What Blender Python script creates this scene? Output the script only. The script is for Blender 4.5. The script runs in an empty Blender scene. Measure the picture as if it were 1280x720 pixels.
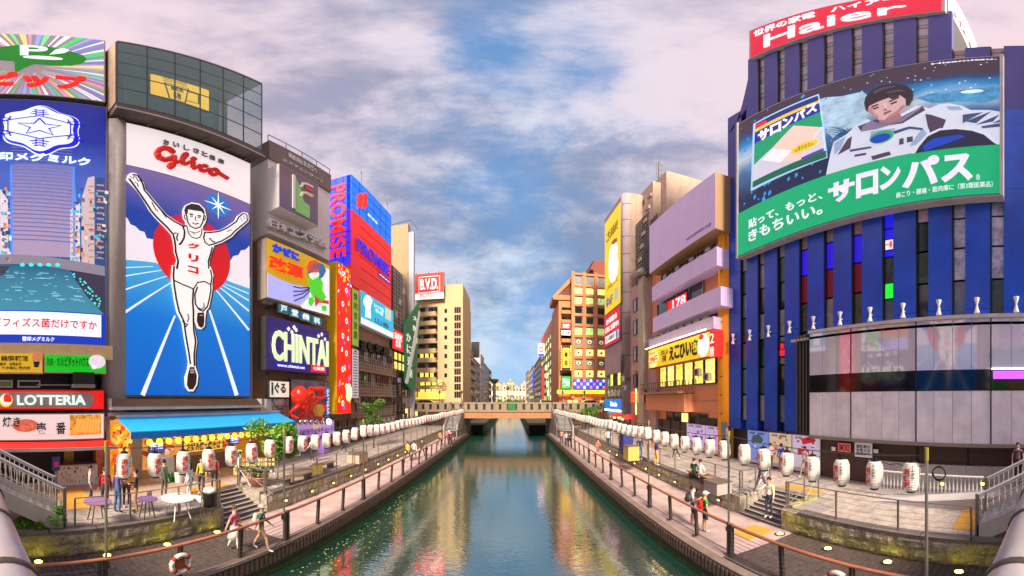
import bpy, math, random
from mathutils import Vector, Matrix, noise
D = bpy.data; sc = bpy.context.scene; COL = sc.collection
RND = random.Random(11)
E = 6.0            # eye height above the water
F = 407.44         # photograph pixels per radian (180 degrees over 1280 px)
PI = math.pi
# ------------------------------------------------------------------ camera
cam = D.cameras.new('camera'); camo = D.objects.new('camera', cam); COL.objects.link(camo)
cam.type = 'PANO'; cam.panorama_type = 'EQUIRECTANGULAR'
cam.longitude_min = -PI/2; cam.longitude_max = PI/2
cam.latitude_max = 500/F; cam.latitude_min = -220/F
cam.clip_start = 0.02; cam.clip_end = 3000
camo.location = (0, 0, E); camo.rotation_euler = (PI/2, 0, 0)
sc.camera = camo
sc.view_settings.view_transform = 'Standard'; sc.view_settings.look = 'None'
sc.view_settings.exposure = 1.02; sc.view_settings.gamma = 1
sc.cycles.use_denoising = True
sc.cycles.max_bounces = 6; sc.cycles.diffuse_bounces = 2; sc.cycles.glossy_bounces = 3
sc.cycles.transmission_bounces = 4; sc.cycles.transparent_max_bounces = 6
sc.cycles.caustics_reflective = False; sc.cycles.caustics_refractive = False
sc.cycles.sample_clamp_indirect = 4

def lin(c):
    r = []
    for v in c[:3]:
        v = v/255
        r.append(v/12.92 if v <= .04045 else ((v+.055)/1.055)**2.4)
    return (r[0], r[1], r[2], 1)

# ------------------------------------------------------------------ sky and sun
SUN_EL, SUN_AZ = math.radians(36), math.radians(181)      # low sun behind the camera, to its left
wd = D.worlds.new('World'); sc.world = wd; wd.use_nodes = True
nt = wd.node_tree; nt.nodes.clear(); N = nt.nodes.new; LK = nt.links.new
def math_node(op, a, b=None, c=None, clamp=False):
    n = N('ShaderNodeMath'); n.operation = op; n.use_clamp = clamp
    for i, v in enumerate((a, b, c)):
        if v is None: continue
        if isinstance(v, (int, float)): n.inputs[i].default_value = v
        else: LK(v, n.inputs[i])
    return n.outputs[0]
def ramp_node(fac, stops, interp='EASE'):
    n = N('ShaderNodeValToRGB'); cr = n.color_ramp; cr.interpolation = interp
    while len(cr.elements) < len(stops): cr.elements.new(.5)
    for e, (p, c) in zip(cr.elements, stops): e.position = p; e.color = c if len(c) == 4 else lin(c)
    LK(fac, n.inputs[0]); return n.outputs[0]
def mix_node(f, a, b):
    n = N('ShaderNodeMix'); n.data_type = 'RGBA'
    for s, v in ((n.inputs[0], f), (n.inputs[6], a), (n.inputs[7], b)):
        if isinstance(v, (int, float)): s.default_value = v
        elif isinstance(v, tuple): s.default_value = v
        else: LK(v, s)
    return n.outputs[2]
tc = N('ShaderNodeTexCoord'); sp = N('ShaderNodeSeparateXYZ'); LK(tc.outputs['Generated'], sp.inputs[0])
X, Y, Z = sp.outputs
def sky_noise(scale, detail, rough=.55, off=(0, 0, 0), st=(1, 1, 1.9), dist=0):
    mp = N('ShaderNodeMapping'); LK(tc.outputs['Generated'], mp.inputs[0]); mp.inputs['Location'].default_value = off; mp.inputs['Scale'].default_value = st
    n = N('ShaderNodeTexNoise'); LK(mp.outputs[0], n.inputs['Vector']); n.inputs['Scale'].default_value = scale
    n.inputs['Detail'].default_value = detail; n.inputs['Roughness'].default_value = rough; n.inputs['Distortion'].default_value = dist
    return n.outputs[0]
n1 = sky_noise(2.0, 9, .58, (1.3, .2, .4), (1, 1, 1.6), .25); n2 = sky_noise(5.0, 9, .62, (4, 1, 2), (1, 1, 2.2), .2); n3 = sky_noise(1.3, 5, .55, (9, 4, 1), (1, 1, 1.8))
side = math_node('ABSOLUTE', X)
cover = math_node('ADD', math_node('MULTIPLY', n1, .7), math_node('MULTIPLY', n2, .3))
cover = math_node('ADD', cover, math_node('SUBTRACT', math_node('MULTIPLY', side, .24), .03))
cover = math_node('ADD', cover, math_node('MULTIPLY', Z, .06))
def opening(th, ph, w, amt):         # a gap in the cloud around one direction
    d = (math.sin(th)*math.cos(ph), math.cos(th)*math.cos(ph), math.sin(ph)); vm = N('ShaderNodeVectorMath'); vm.operation = 'DOT_PRODUCT'; LK(tc.outputs['Generated'], vm.inputs[0]); vm.inputs[1].default_value = d
    mr = N('ShaderNodeMapRange'); mr.interpolation_type = 'SMOOTHSTEP'; mr.inputs['From Min'].default_value = math.cos(w); mr.inputs['From Max'].default_value = 1; mr.inputs['To Max'].default_value = amt; LK(vm.outputs['Value'], mr.inputs[0]); return mr.outputs[0]
for q in ((.06, 1.08, .2, .11), (.5, .8, .2, .07), (-.4, .62, .14, .05)): cover = math_node('SUBTRACT', cover, opening(*q))
mask = ramp_node(cover, [(.38, (0, 0, 0, 1)), (.58, (1, 1, 1, 1))])
# open sky: NISHITA
st = N('ShaderNodeTexSky'); st.sky_type = 'NISHITA'; st.sun_disc = False
st.sun_elevation = SUN_EL; st.sun_rotation = SUN_AZ
bg1 = N('ShaderNodeBackground'); bg1.inputs[1].default_value = .062
LK(mix_node(.6, st.outputs[0], (1.6, 3.7, 7.4, 1)), bg1.inputs[0])
# clouds: pink and white at the sides, slate blue in the middle
shade = math_node('ADD', math_node('MULTIPLY', n2, .4), math_node('MULTIPLY', n3, .7))
shade = math_node('ADD', shade, math_node('MULTIPLY', side, .06))
warmth = math_node('ADD', math_node('MULTIPLY', side, .75), math_node('MULTIPLY', math_node('MAXIMUM', Z, 0.0), .62), clamp=True)
warmth = math_node('POWER', warmth, 1.3)
pale = mix_node(warmth, lin((198, 222, 244)), lin((250, 216, 222)))
dark = mix_node(warmth, lin((92, 140, 180)), lin((188, 172, 194)))
ccol = mix_node(ramp_node(shade, [(.44, (0, 0, 0, 1)), (.63, (1, 1, 1, 1))]), dark, pale)
bg2 = N('ShaderNodeBackground'); LK(ccol, bg2.inputs[0]); bg2.inputs[1].default_value = .52
ms = N('ShaderNodeMixShader'); LK(mask, ms.inputs[0]); LK(bg1.outputs[0], ms.inputs[1]); LK(bg2.outputs[0], ms.inputs[2])
wo = N('ShaderNodeOutputWorld'); LK(ms.outputs[0], wo.inputs[0])
sl = D.lights.new('sun', 'SUN'); sl.energy = 3.9; sl.angle = math.radians(14); sl.color = (1, .85, .68)
so = D.objects.new('sun', sl); COL.objects.link(so)
# sky_rotation is measured from +Y clockwise seen from above
sd = Vector((math.sin(SUN_AZ)*math.cos(SUN_EL), math.cos(SUN_AZ)*math.cos(SUN_EL), math.sin(SUN_EL)))
so.rotation_euler = (-sd).to_track_quat('-Z', 'Y').to_euler()

# ------------------------------------------------------------------ materials
MATS = {}
def mat(name, col, rough=.7, emit=0, ecol=None, metal=0, var=.12, vscale=3, bump=.0, bscale=30, spec=.5, dirt=0, dcol=(60, 50, 40), dscale=1.2, alpha=1):
    if name in MATS: return MATS[name]
    m = D.materials.new(name); m.use_nodes = True; t = m.node_tree; b = t.nodes['Principled BSDF']
    m.diffuse_color = lin(col)
    def nn(k): return t.nodes.new(k)
    b.inputs['Roughness'].default_value = rough; b.inputs['Metallic'].default_value = metal
    b.inputs['Specular IOR Level'].default_value = spec
    base = lin(col); src = None
    if var or dirt:
        co = nn('ShaderNodeTexCoord')
        oi = nn('ShaderNodeObjectInfo'); ad = nn('ShaderNodeVectorMath'); ad.operation = 'ADD'
        ml = nn('ShaderNodeVectorMath'); ml.operation = 'SCALE'; ml.inputs['Scale'].default_value = 37
        cx = nn('ShaderNodeCombineXYZ'); t.links.new(oi.outputs['Random'], cx.inputs[0]); t.links.new(oi.outputs['Random'], cx.inputs[2])
        t.links.new(cx.outputs[0], ml.inputs[0]); t.links.new(co.outputs['Object'], ad.inputs[0]); t.links.new(ml.outputs[0], ad.inputs[1])
    if var:
        nz = nn('ShaderNodeTexNoise'); nz.inputs['Scale'].default_value = vscale; nz.inputs['Detail'].default_value = 6; nz.inputs['Roughness'].default_value = .65
        t.links.new(ad.outputs[0], nz.inputs['Vector'])
        mr = nn('ShaderNodeMapRange'); mr.inputs['From Min'].default_value = .3; mr.inputs['From Max'].default_value = .7
        mr.inputs['To Min'].default_value = 1-var; mr.inputs['To Max'].default_value = 1+var; t.links.new(nz.outputs[0], mr.inputs[0])
        hs = nn('ShaderNodeHueSaturation'); hs.inputs['Color'].default_value = base; t.links.new(mr.outputs[0], hs.inputs['Value'])
        src = hs.outputs[0]
    if dirt:
        mp = nn('ShaderNodeMapping'); mp.inputs['Scale'].default_value = (1, 1, .35); t.links.new(ad.outputs[0], mp.inputs[0])
        nz = nn('ShaderNodeTexNoise'); nz.inputs['Scale'].default_value = dscale; nz.inputs['Detail'].default_value = 9; nz.inputs['Roughness'].default_value = .7
        t.links.new(mp.outputs[0], nz.inputs['Vector'])
        mr = nn('ShaderNodeMapRange'); mr.inputs['From Min'].default_value = .45; mr.inputs['From Max'].default_value = .72
        mr.inputs['To Max'].default_value = dirt; t.links.new(nz.outputs[0], mr.inputs[0])
        mx = nn('ShaderNodeMix'); mx.data_type = 'RGBA'; t.links.new(mr.outputs[0], mx.inputs[0])
        if src: t.links.new(src, mx.inputs[6])
        else: mx.inputs[6].default_value = base
        mx.inputs[7].default_value = lin(dcol); src = mx.outputs[2]
    if src: t.links.new(src, b.inputs['Base Color'])
    else: b.inputs['Base Color'].default_value = base
    if emit:
        if var >= .3: t.links.new(src, b.inputs['Emission Color'])
        b.inputs['Emission Color'].default_value = lin(ecol or col); b.inputs['Emission Strength'].default_value = emit
    if bump:
        co = nn('ShaderNodeTexCoord'); nz = nn('ShaderNodeTexNoise'); nz.inputs['Scale'].default_value = bscale; nz.inputs['Detail'].default_value = 5
        t.links.new(co.outputs['Object'], nz.inputs['Vector'])
        bp = nn('ShaderNodeBump'); bp.inputs['Strength'].default_value = min(1, bump*4); bp.inputs['Distance'].default_value = bump*.25
        t.links.new(nz.outputs[0], bp.inputs['Height']); t.links.new(bp.outputs[0], b.inputs['Normal'])
    if alpha < 1: b.inputs['Alpha'].default_value = alpha
    MATS[name] = m; return m
def C(c, emit=0, rough=.6):          # flat print or lit colour, named by its value
    return mat('print_%02x%02x%02x_%d' % (c[0], c[1], c[2], int(emit*10)), c, rough, emit=emit*.62 if emit < 1.2 else emit*.8, var=.05, vscale=6)
def mat_grad(name, stops, z0, z1, emit=.6, rough=.5, var=0, vscale=2, axis=2):   # printed gradient along z of the object
    m = D.materials.new(name); m.use_nodes = True; t = m.node_tree; b = t.nodes['Principled BSDF']
    co = t.nodes.new('ShaderNodeTexCoord'); s = t.nodes.new('ShaderNodeSeparateXYZ'); t.links.new(co.outputs['Object'], s.inputs[0])
    mr = t.nodes.new('ShaderNodeMapRange'); mr.inputs['From Min'].default_value = z0; mr.inputs['From Max'].default_value = z1
    t.links.new(s.outputs[axis], mr.inputs[0]); fac = mr.outputs[0]
    if var:
        nz = t.nodes.new('ShaderNodeTexNoise'); nz.inputs['Scale'].default_value = vscale; nz.inputs['Detail'].default_value = 6; t.links.new(co.outputs['Object'], nz.inputs['Vector'])
        a = t.nodes.new('ShaderNodeMath'); a.operation = 'MULTIPLY_ADD'; t.links.new(nz.outputs[0], a.inputs[0]); a.inputs[1].default_value = var; 
        a2 = t.nodes.new('ShaderNodeMath'); a2.operation = 'SUBTRACT'; t.links.new(fac, a2.inputs[0]); a2.inputs[1].default_value = var/2; t.links.new(a2.outputs[0], a.inputs[2]); fac = a.outputs[0]
    r = t.nodes.new('ShaderNodeValToRGB'); cr = r.color_ramp
    while len(cr.elements) < len(stops): cr.elements.new(.5)
    for e, (p, c) in zip(cr.elements, stops): e.position = p; e.color = lin(c)
    t.links.new(fac, r.inputs[0]); t.links.new(r.outputs[0], b.inputs['Base Color']); t.links.new(r.outputs[0], b.inputs['Emission Color'])
    b.inputs['Emission Strength'].default_value = emit*.62; b.inputs['Roughness'].default_value = rough
    return m

# ------------------------------------------------------------------ frames: u to the right, z up, n towards the viewer
class Fr:
    def __init__(s, o, u):
        s.o = Vector((o[0], o[1], 0)); s.u = Vector((u[0], u[1], 0)).normalized(); s.n = s.u.cross(Vector((0, 0, 1)))
        s.ang = math.atan2(s.u.y, s.u.x)
    def w(s, u, z, n=0): return s.o + s.u*u + s.n*n + Vector((0, 0, z))
    def at(s, px, py, n=0):          # where the line of sight meets this plane
        th = (px-640)/F; d = Vector((math.sin(th), math.cos(th), 0))
        o = s.o + s.n*n
        t = o.dot(s.n)/d.dot(s.n)
        return ((d*t-s.o).dot(s.u), E+t*math.tan((500-py)/F))
    def uu(s, px, n=0): return s.at(px, 500, n)[0]
    def rect(s, x0, y0, x1, y1, n=0):
        a = s.at(x0, y0, n); b = s.at(x1, y1, n); return (a[0], b[0], b[1], a[1])   # u0,u1,z0,z1
WXY = Fr((0, 0), (1, 0))
def left(d): return Fr((-d, 0), (0, 1))
def right(d): return Fr((d, 0), (0, -1))
def front(y): return Fr((0, y), (1, 0))
def through(a, b): return Fr(a, (b[0]-a[0], b[1]-a[1]))

# ------------------------------------------------------------------ mesh builder
class MB:
    def __init__(s): s.v = []; s.f = []
    def poly(s, pts):
        i = len(s.v); s.v += [tuple(p) for p in pts]; s.f.append(tuple(range(i, i+len(pts)))); return s
    def hexa(s, a, b):               # two quads of 4 points: bottom loop a, top loop b
        i = len(s.v); s.v += [tuple(p) for p in a+b]
        s.f += [(i+3, i+2, i+1, i), (i+4, i+5, i+6, i+7)] + [(i+k, i+(k+1) % 4, i+4+(k+1) % 4, i+4+k) for k in range(4)]; return s
    def box(s, fr, u0, u1, z0, z1, n0, n1):
        q = [(u0, n0), (u0, n1), (u1, n1), (u1, n0)]
        return s.hexa([fr.w(u, z0, n) for u, n in q], [fr.w(u, z1, n) for u, n in q])
    def bx(s, x0, x1, y0, y1, z0, z1): 
        q = [(x0, y0), (x1, y0), (x1, y1), (x0, y1)]
        return s.hexa([Vector((x, y, z0)) for x, y in q], [Vector((x, y, z1)) for x, y in q])
    def prism(s, fr, pts, n0, n1):   # polygon in (u,z) with thickness
        area = sum(pts[i-1][0]*pts[i][1]-pts[i][0]*pts[i-1][1] for i in range(len(pts)))
        if area < 0: pts = pts[::-1]
        k = len(pts); i = len(s.v)
        s.v += [tuple(fr.w(u, z, n1)) for u, z in pts] + [tuple(fr.w(u, z, n0)) for u, z in pts]
        s.f.append(tuple(range(i, i+k))); s.f.append(tuple(range(i+2*k-1, i+k-1, -1)))
        s.f += [(i+j, i+k+j, i+k+(j+1) % k, i+(j+1) % k) for j in range(k)]; return s
    def pp(s, fr, px, n0, n1):       # polygon given by its corners' sight lines on the plane n1
        return s.prism(fr, [fr.at(x, y, n1) for x, y in px], n0, n1)
    def ell(s, fr, u, z, a, b, n0, n1, k=24, ph=0):
        return s.prism(fr, [(u+a*math.cos(ph+2*PI*i/k), z+b*math.sin(ph+2*PI*i/k)) for i in range(k)], n0, n1)
    def stroke(s, fr, pts, w, n0, n1):   # brush line of width w through (u,z) points
        for i in range(len(pts)-1):
            a = Vector(pts[i]); b = Vector(pts[i+1]); d = b-a
            if d.length < 1e-6: continue
            d.normalize(); q = Vector((-d.y, d.x))*w/2
            s.prism(fr, [tuple(a+q), tuple(a-q), tuple(b-q), tuple(b+q)], n0, n1-(i % 2)*.002)
        for i, p in enumerate(pts): s.ell(fr, p[0], p[1], w/2, w/2, n0, n1-.004, 10)
        return s
    def line(s, fr, pts, w, n0, n1):     # mitred flat line, no caps
        P = [Vector(p) for p in pts]; L = []; Rr = []
        for i, p in enumerate(P):
            d = (P[min(i+1, len(P)-1)]-P[max(i-1, 0)]).normalized(); q = Vector((-d.y, d.x))*w/2; L.append(p+q); Rr.append(p-q)
        for i in range(len(P)-1): s.prism(fr, [tuple(L[i]), tuple(Rr[i]), tuple(Rr[i+1]), tuple(L[i+1])], n0, n1)
        return s
    def tube(s, pts, r, k=8, caps=True):
        P = [Vector(p) for p in pts]; rr = r if isinstance(r, (list, tuple)) else [r]*len(P); i0 = len(s.v)
        up = Vector((0, 0, 1))
        for i, p in enumerate(P):
            d = (P[min(i+1, len(P)-1)]-P[max(i-1, 0)]).normalized()
            a = d.cross(up)
            if a.length < .05: a = d.cross(Vector((1, 0, 0)))
            a.normalize(); b = d.cross(a)
            for j in range(k):
                t = 2*PI*j/k; s.v.append(tuple(p+(a*math.cos(t)+b*math.sin(t))*rr[i]))
        for i in range(len(P)-1):
            for j in range(k):
                s.f.append((i0+i*k+j, i0+(i+1)*k+j, i0+(i+1)*k+(j+1) % k, i0+i*k+(j+1) % k))
        if caps: s.f.append(tuple(range(i0, i0+k))); s.f.append(tuple(range(i0+len(P)*k-1, i0+(len(P)-1)*k-1, -1)))
        return s
    def lathe(s, c, prof, k=16):
        i0 = len(s.v); m = len(prof)
        for r, z in prof:
            for j in range(k): t = 2*PI*j/k; s.v.append((c[0]+r*math.cos(t), c[1]+r*math.sin(t), c[2]+z))
        for i in range(m-1):
            for j in range(k): s.f.append((i0+i*k+j, i0+i*k+(j+1) % k, i0+(i+1)*k+(j+1) % k, i0+(i+1)*k+j))
        s.f.append(tuple(range(i0+k-1, i0-1, -1))); s.f.append(tuple(range(i0+(m-1)*k, i0+m*k))); return s
    def blob(s, c, r, sx=1, sy=1, sz=1, k=8, amp=.0, seed=0):
        prof = [(math.sin(PI*i/k), -math.cos(PI*i/k)) for i in range(k+1)]; i0 = len(s.v); q = k*2
        for (rr, z) in prof:
            for j in range(q):
                t = 2*PI*j/q; p = Vector((rr*math.cos(t), rr*math.sin(t), z))
                f = 1+amp*noise.noise(p*1.7+Vector((seed, seed*.7, 0)))
                s.v.append((c[0]+p.x*r*sx*f, c[1]+p.y*r*sy*f, c[2]+p.z*r*sz*f))
        for i in range(k):
            for j in range(q): s.f.append((i0+i*q+j, i0+i*q+(j+1) % q, i0+(i+1)*q+(j+1) % q, i0+(i+1)*q+j))
        return s
    def mesh(s, name, m, off=Vector((0, 0, 0)), smooth=False):
        me = D.meshes.new(name); me.from_pydata([(v[0]-off[0], v[1]-off[1], v[2]-off[2]) for v in s.v], [], s.f)
        if m: me.materials.append(m)
        if smooth: me.polygons.foreach_set('use_smooth', [True]*len(me.polygons))
        me.update(); return me
    def build(s, name, m, parent=None, smooth=False, **kw):
        off = BASE.get(parent.name, Vector((0, 0, 0))) if parent else Vector((0, 0, 0))
        if parent is None and 'at' in kw: off = Vector(kw.pop('at'))
        me = s.mesh(name, m, off, smooth); o = D.objects.new(name, me); COL.objects.link(o)
        if parent: o.parent = parent
        else: o.location = off
        BASE[o.name] = off
        for k, v in kw.items(): o[k] = v
        return o
BASE = {}
def thing(name, label, cat, loc=(0, 0, 0), group=None, rz=0):
    o = D.objects.new(name, None); COL.objects.link(o); o.location = loc; o.rotation_euler = (0, 0, rz); o.empty_display_size = .3
    o['label'] = label; o['category'] = cat
    if group: o['group'] = group
    BASE[o.name] = Vector(loc); return o
def struct(name, mb, m, smooth=False, kind='structure'):
    o = mb.build(name, m, None, smooth); o['kind'] = kind; return o
def inst(name, me, parent, loc, rz=0, scale=None, rot=None):      # piece sharing mesh data; loc in world
    o = D.objects.new(name, me); COL.objects.link(o)
    off = BASE.get(parent.name, Vector((0, 0, 0))) if parent else Vector((0, 0, 0))
    o.location = Vector(loc)-off; o.rotation_euler = rot or (0, 0, rz)
    if scale: o.scale = scale
    if parent: o.parent = parent
    BASE[o.name] = Vector(loc); return o
def kids(o): return [c for c in KID.get(o.name, o.children)]
KID = {}
def tree_of(o):
    K = {}
    for x in D.objects:
        if x.parent: K.setdefault(x.parent.name, []).append(x)
    return K
def dup(src, loc, rz=0, label=None, group=None, scale=None, K=None):
    def cp(o, parent):
        c = o.copy(); COL.objects.link(c)
        if parent: c.parent = parent
        for ch in K.get(o.name, []): cp(ch, c)
        return c
    r = cp(src, None); r.location = loc; r.rotation_euler = (0, 0, rz)
    if scale: r.scale = scale
    if label: r['label'] = label
    if group: r['group'] = group
    BASE[r.name] = Vector(loc); return r

# ------------------------------------------------------------------ lettering, fitted to boxes at the end in one pass
PEND = []
def text(fr, s, rect, n, m, parent, name='lettering', depth=.04, bold=.0, rot=0, keep=False, mirror=False):
    cu = D.curves.new('t', 'FONT'); cu.body = s; cu.size = 1; cu.extrude = .5; cu.offset = min(bold, .045 if all(0x3040 <= ord(c) <= 0x30ff for c in s) else .02) if any(ord(c) > 999 for c in s) else min(bold, .022); cu.resolution_u = 3
    if '\n' in s: cu.align_x = 'CENTER'
    o = D.objects.new('t', cu); COL.objects.link(o)
    PEND.append((o, fr, rect, n, m, parent, name, depth, rot, keep, mirror)); return o
def flush_text():
    bpy.context.view_layer.update(); dg = bpy.context.evaluated_depsgraph_get()
    for (o, fr, (u0, u1, z0, z1), n, m, parent, name, depth, rot, keep, mirror) in PEND:
        me = D.meshes.new_from_object(o.evaluated_get(dg)); 
        vs = [v.co.copy() for v in me.vertices]
        if not vs: D.objects.remove(o); continue
        if rot == 90: vs = [Vector((v.y, -v.x, v.z)) for v in vs]       # reads downwards
        xa = min(v.x for v in vs); xb = max(v.x for v in vs); ya = min(v.y for v in vs); yb = max(v.y for v in vs)
        sx = (u1-u0)/max(xb-xa, 1e-6); sy = (z1-z0)/max(yb-ya, 1e-6)
        cu, cz = u0, z0
        if keep:
            k = min(abs(sx), abs(sy)); cu = (u0+u1)/2-k*(xb-xa)/2; cz = (z0+z1)/2-k*(yb-ya)/2; sx = sy = k
        off = BASE[parent.name]
        for v, p in zip(me.vertices, vs):
            v.co = fr.w(cu+(p.x-xa)*sx, cz+(p.y-ya)*sy, n+(p.z+.5)*depth)-off
        me.materials.clear(); me.materials.append(m); me.name = name
        ob = D.objects.new(name, me); COL.objects.link(ob); ob.parent = parent
        c = o.data; D.objects.remove(o); D.curves.remove(c)
    PEND.clear()
# ================================================================== materials of the setting
M = {}
M['concrete'] = mat('concrete', (168, 158, 152), .85, var=.14, vscale=1.5, bump=.05, bscale=25, dirt=.5, dcol=(104, 96, 92))
M['pale_concrete'] = mat('pale_concrete', (205, 198, 196), .8, var=.1, vscale=1.2, bump=.03, dirt=.35, dcol=(140, 130, 126))
M['deck_pink'] = mat('deck_pink', (196, 170, 162), .75, var=.1, vscale=2.2, dirt=.45, dcol=(150, 122, 116), bump=.03)
M['plank'] = mat('dark_plank', (92, 78, 72), .65, var=.35, vscale=5, bump=.06, bscale=18, dirt=.6, dcol=(58, 48, 46), dscale=4)
M['fascia'] = mat('fascia_timber', (92, 74, 64), .8, var=.3, vscale=4, bump=.05)
M['stone'] = mat('quay_stone', (176, 166, 146), .9, var=.3, vscale=5, bump=.35, bscale=9, dirt=.75, dcol=(66, 62, 56), dscale=3)
M['moss_glow_stone'] = mat('mossy_glow_quay_stone', (178, 170, 112), .9, var=.3, vscale=4, bump=.35, bscale=9, dirt=.7, dcol=(120, 118, 34), dscale=2.4)  # moss, with the lamps' yellow-green glow painted into the colour
M['coping'] = mat('coping_stone', (122, 112, 106), .8, var=.2, bump=.08, dirt=.5, dcol=(64, 58, 56))
M['slime'] = mat('canal_wall', (70, 72, 48), .85, var=.3, bump=.1, dirt=.7, dcol=(36, 40, 26))
M['steel'] = mat('steel', (164, 158, 150), .35, metal=.7, var=.1)
M['dark_steel'] = mat('dark_steel', (92, 84, 80), .45, metal=.4, var=.15)
M['cream_paint'] = mat('cream_paint', (216, 210, 196), .5, var=.06, dirt=.25, dcol=(150, 140, 120))
M['handrail'] = mat('wood_handrail', (206, 128, 96), .4, var=.15, vscale=6, dirt=.3, dcol=(150, 84, 60))
M['tile'] = mat('paving_slab', (192, 178, 166), .7, var=.18, vscale=4, bump=.04, dirt=.75, dcol=(124, 110, 106), dscale=2)
M['tile_warm'] = mat('warm_paving_slab', (186, 160, 138), .7, var=.12, vscale=4, bump=.03, dirt=.4, dcol=(140, 112, 96), dscale=2)
M['tactile'] = mat('tactile_yellow', (228, 166, 66), .6, var=.1, bump=.1, bscale=60, dirt=.3, dcol=(180, 120, 60))
M['brown_fence'] = mat('brown_fence', (88, 66, 56), .6, var=.12, dirt=.3, dcol=(54, 40, 34))
M['white'] = mat('white_paint', (236, 234, 232), .5, var=.04)
M['black'] = mat('black_paint', (24, 22, 22), .5, var=.1)
M['glass_dark'] = mat('dark_glass', (34, 38, 42), .08, var=.3, vscale=.8, spec=.8)
M['glow_yellow'] = mat('lamp_glow_yellow', (255, 240, 120), .4, emit=9, ecol=(240, 220, 60), var=0)

def brick_mat(name, c1, c2, cm, sx, bw, bh, rough=.8, mortar=.012):
    m = D.materials.new(name); m.use_nodes = True; t = m.node_tree; b = t.nodes['Principled BSDF']
    co = t.nodes.new('ShaderNodeTexCoord'); br = t.nodes.new('ShaderNodeTexBrick'); mp = t.nodes.new('ShaderNodeMapping')
    mp.inputs['Rotation'].default_value = (0, 0, PI/2)
    t.links.new(co.outputs['Object'], mp.inputs[0]); t.links.new(mp.outputs[0], br.inputs[0])
    br.inputs['Color1'].default_value = lin(c1); br.inputs['Color2'].default_value = lin(c2); br.inputs['Mortar'].default_value = lin(cm)
    br.inputs['Scale'].default_value = sx; br.inputs['Mortar Size'].default_value = mortar; br.inputs['Brick Width'].default_value = bw; br.inputs['Row Height'].default_value = bh
    nz = t.nodes.new('ShaderNodeTexNoise'); nz.inputs['Scale'].default_value = 1.3; nz.inputs['Detail'].default_value = 8; t.links.new(co.outputs['Object'], nz.inputs[0])
    mr = t.nodes.new('ShaderNodeMapRange'); mr.inputs['From Min'].default_value = .3; mr.inputs['From Max'].default_value = .7; mr.inputs['To Min'].default_value = .75; mr.inputs['To Max'].default_value = 1.15
    t.links.new(nz.outputs[0], mr.inputs[0]); hs = t.nodes.new('ShaderNodeHueSaturation'); t.links.new(br.outputs[0], hs.inputs['Color']); t.links.new(mr.outputs[0], hs.inputs['Value'])
    t.links.new(hs.outputs[0], b.inputs['Base Color']); b.inputs['Roughness'].default_value = rough
    return m
M['paving'] = brick_mat('paving', (186, 172, 160), (170, 158, 148), (122, 112, 104), 1, 1.2, .9)
M['deckpave'] = brick_mat('deck_paving', (204, 178, 170), (194, 168, 162), (168, 142, 136), 1, 2.4, 1.2, mortar=.008)

# ------------------------------------------------------------------ water
m = D.materials.new('canal_water'); m.use_nodes = True; t = m.node_tree; b = t.nodes['Principled BSDF']
b.inputs['Base Color'].default_value = (.01, .055, .038, 1); b.inputs['Roughness'].default_value = .015; b.inputs['IOR'].default_value = 4.8
co = t.nodes.new('ShaderNodeTexCoord')
def wn(scale, sy, dist, det):
    mp = t.nodes.new('ShaderNodeMapping'); mp.inputs['Scale'].default_value = (scale, scale*sy, 1); t.links.new(co.outputs['Object'], mp.inputs[0])
    n = t.nodes.new('ShaderNodeTexNoise'); n.inputs['Scale'].default_value = 1; n.inputs['Detail'].default_value = det; n.inputs['Distortion'].default_value = dist; t.links.new(mp.outputs[0], n.inputs[0]); return n.outputs[0]
a = t.nodes.new('ShaderNodeMath'); a.operation = 'MULTIPLY_ADD'; t.links.new(wn(.5, 1.9, .4, 2), a.inputs[0]); a.inputs[1].default_value = 1.2; t.links.new(wn(3.4, 2.4, .5, 3), a.inputs[2])
bp = t.nodes.new('ShaderNodeBump'); bp.inputs['Strength'].default_value = .2; bp.inputs['Distance'].default_value = .03
t.links.new(a.outputs[0], bp.inputs['Height']); t.links.new(bp.outputs[0], b.inputs['Normal'])
struct('canal_water', MB().bx(-7.2, 6.2, -30, 260, -.05, 0), m)

# ------------------------------------------------------------------ ground, quays, decks
DL, DR, WL, WR, FL_, FR_ = 6.85, 5.5, 9.65, 9.0, 15.3, 14.5      # deck edges, quay walls, building lines
ZB, ZP = .9, 1.78
struct('ground', MB().bx(-900, 900, -300, 1500, -2.2, -2), M['concrete'])
struct('street_level_left', MB().bx(-700, -WL-2.02, -60, 700, -1.99, ZP-.02).bx(-WL-2.02, -WL-.35, -60, 7.7, -1.99, ZP-.02).bx(-WL-2.02, -WL-.35, 10.5, 700, -1.99, ZP-.02), M['concrete'])
struct('street_level_right', MB().bx(WR+2.02, 700, -60, 700, -1.98, ZP-.02).bx(WR+.35, WR+2.02, -60, 8.1, -1.98, ZP-.02).bx(WR+.35, WR+2.02, 10.9, 700, -1.98, ZP-.02), M['concrete'])
struct('far_quay', MB().bx(-9.9, 9.2, 261, 700, -1.97, ZP-.03), M['concrete'])
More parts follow.
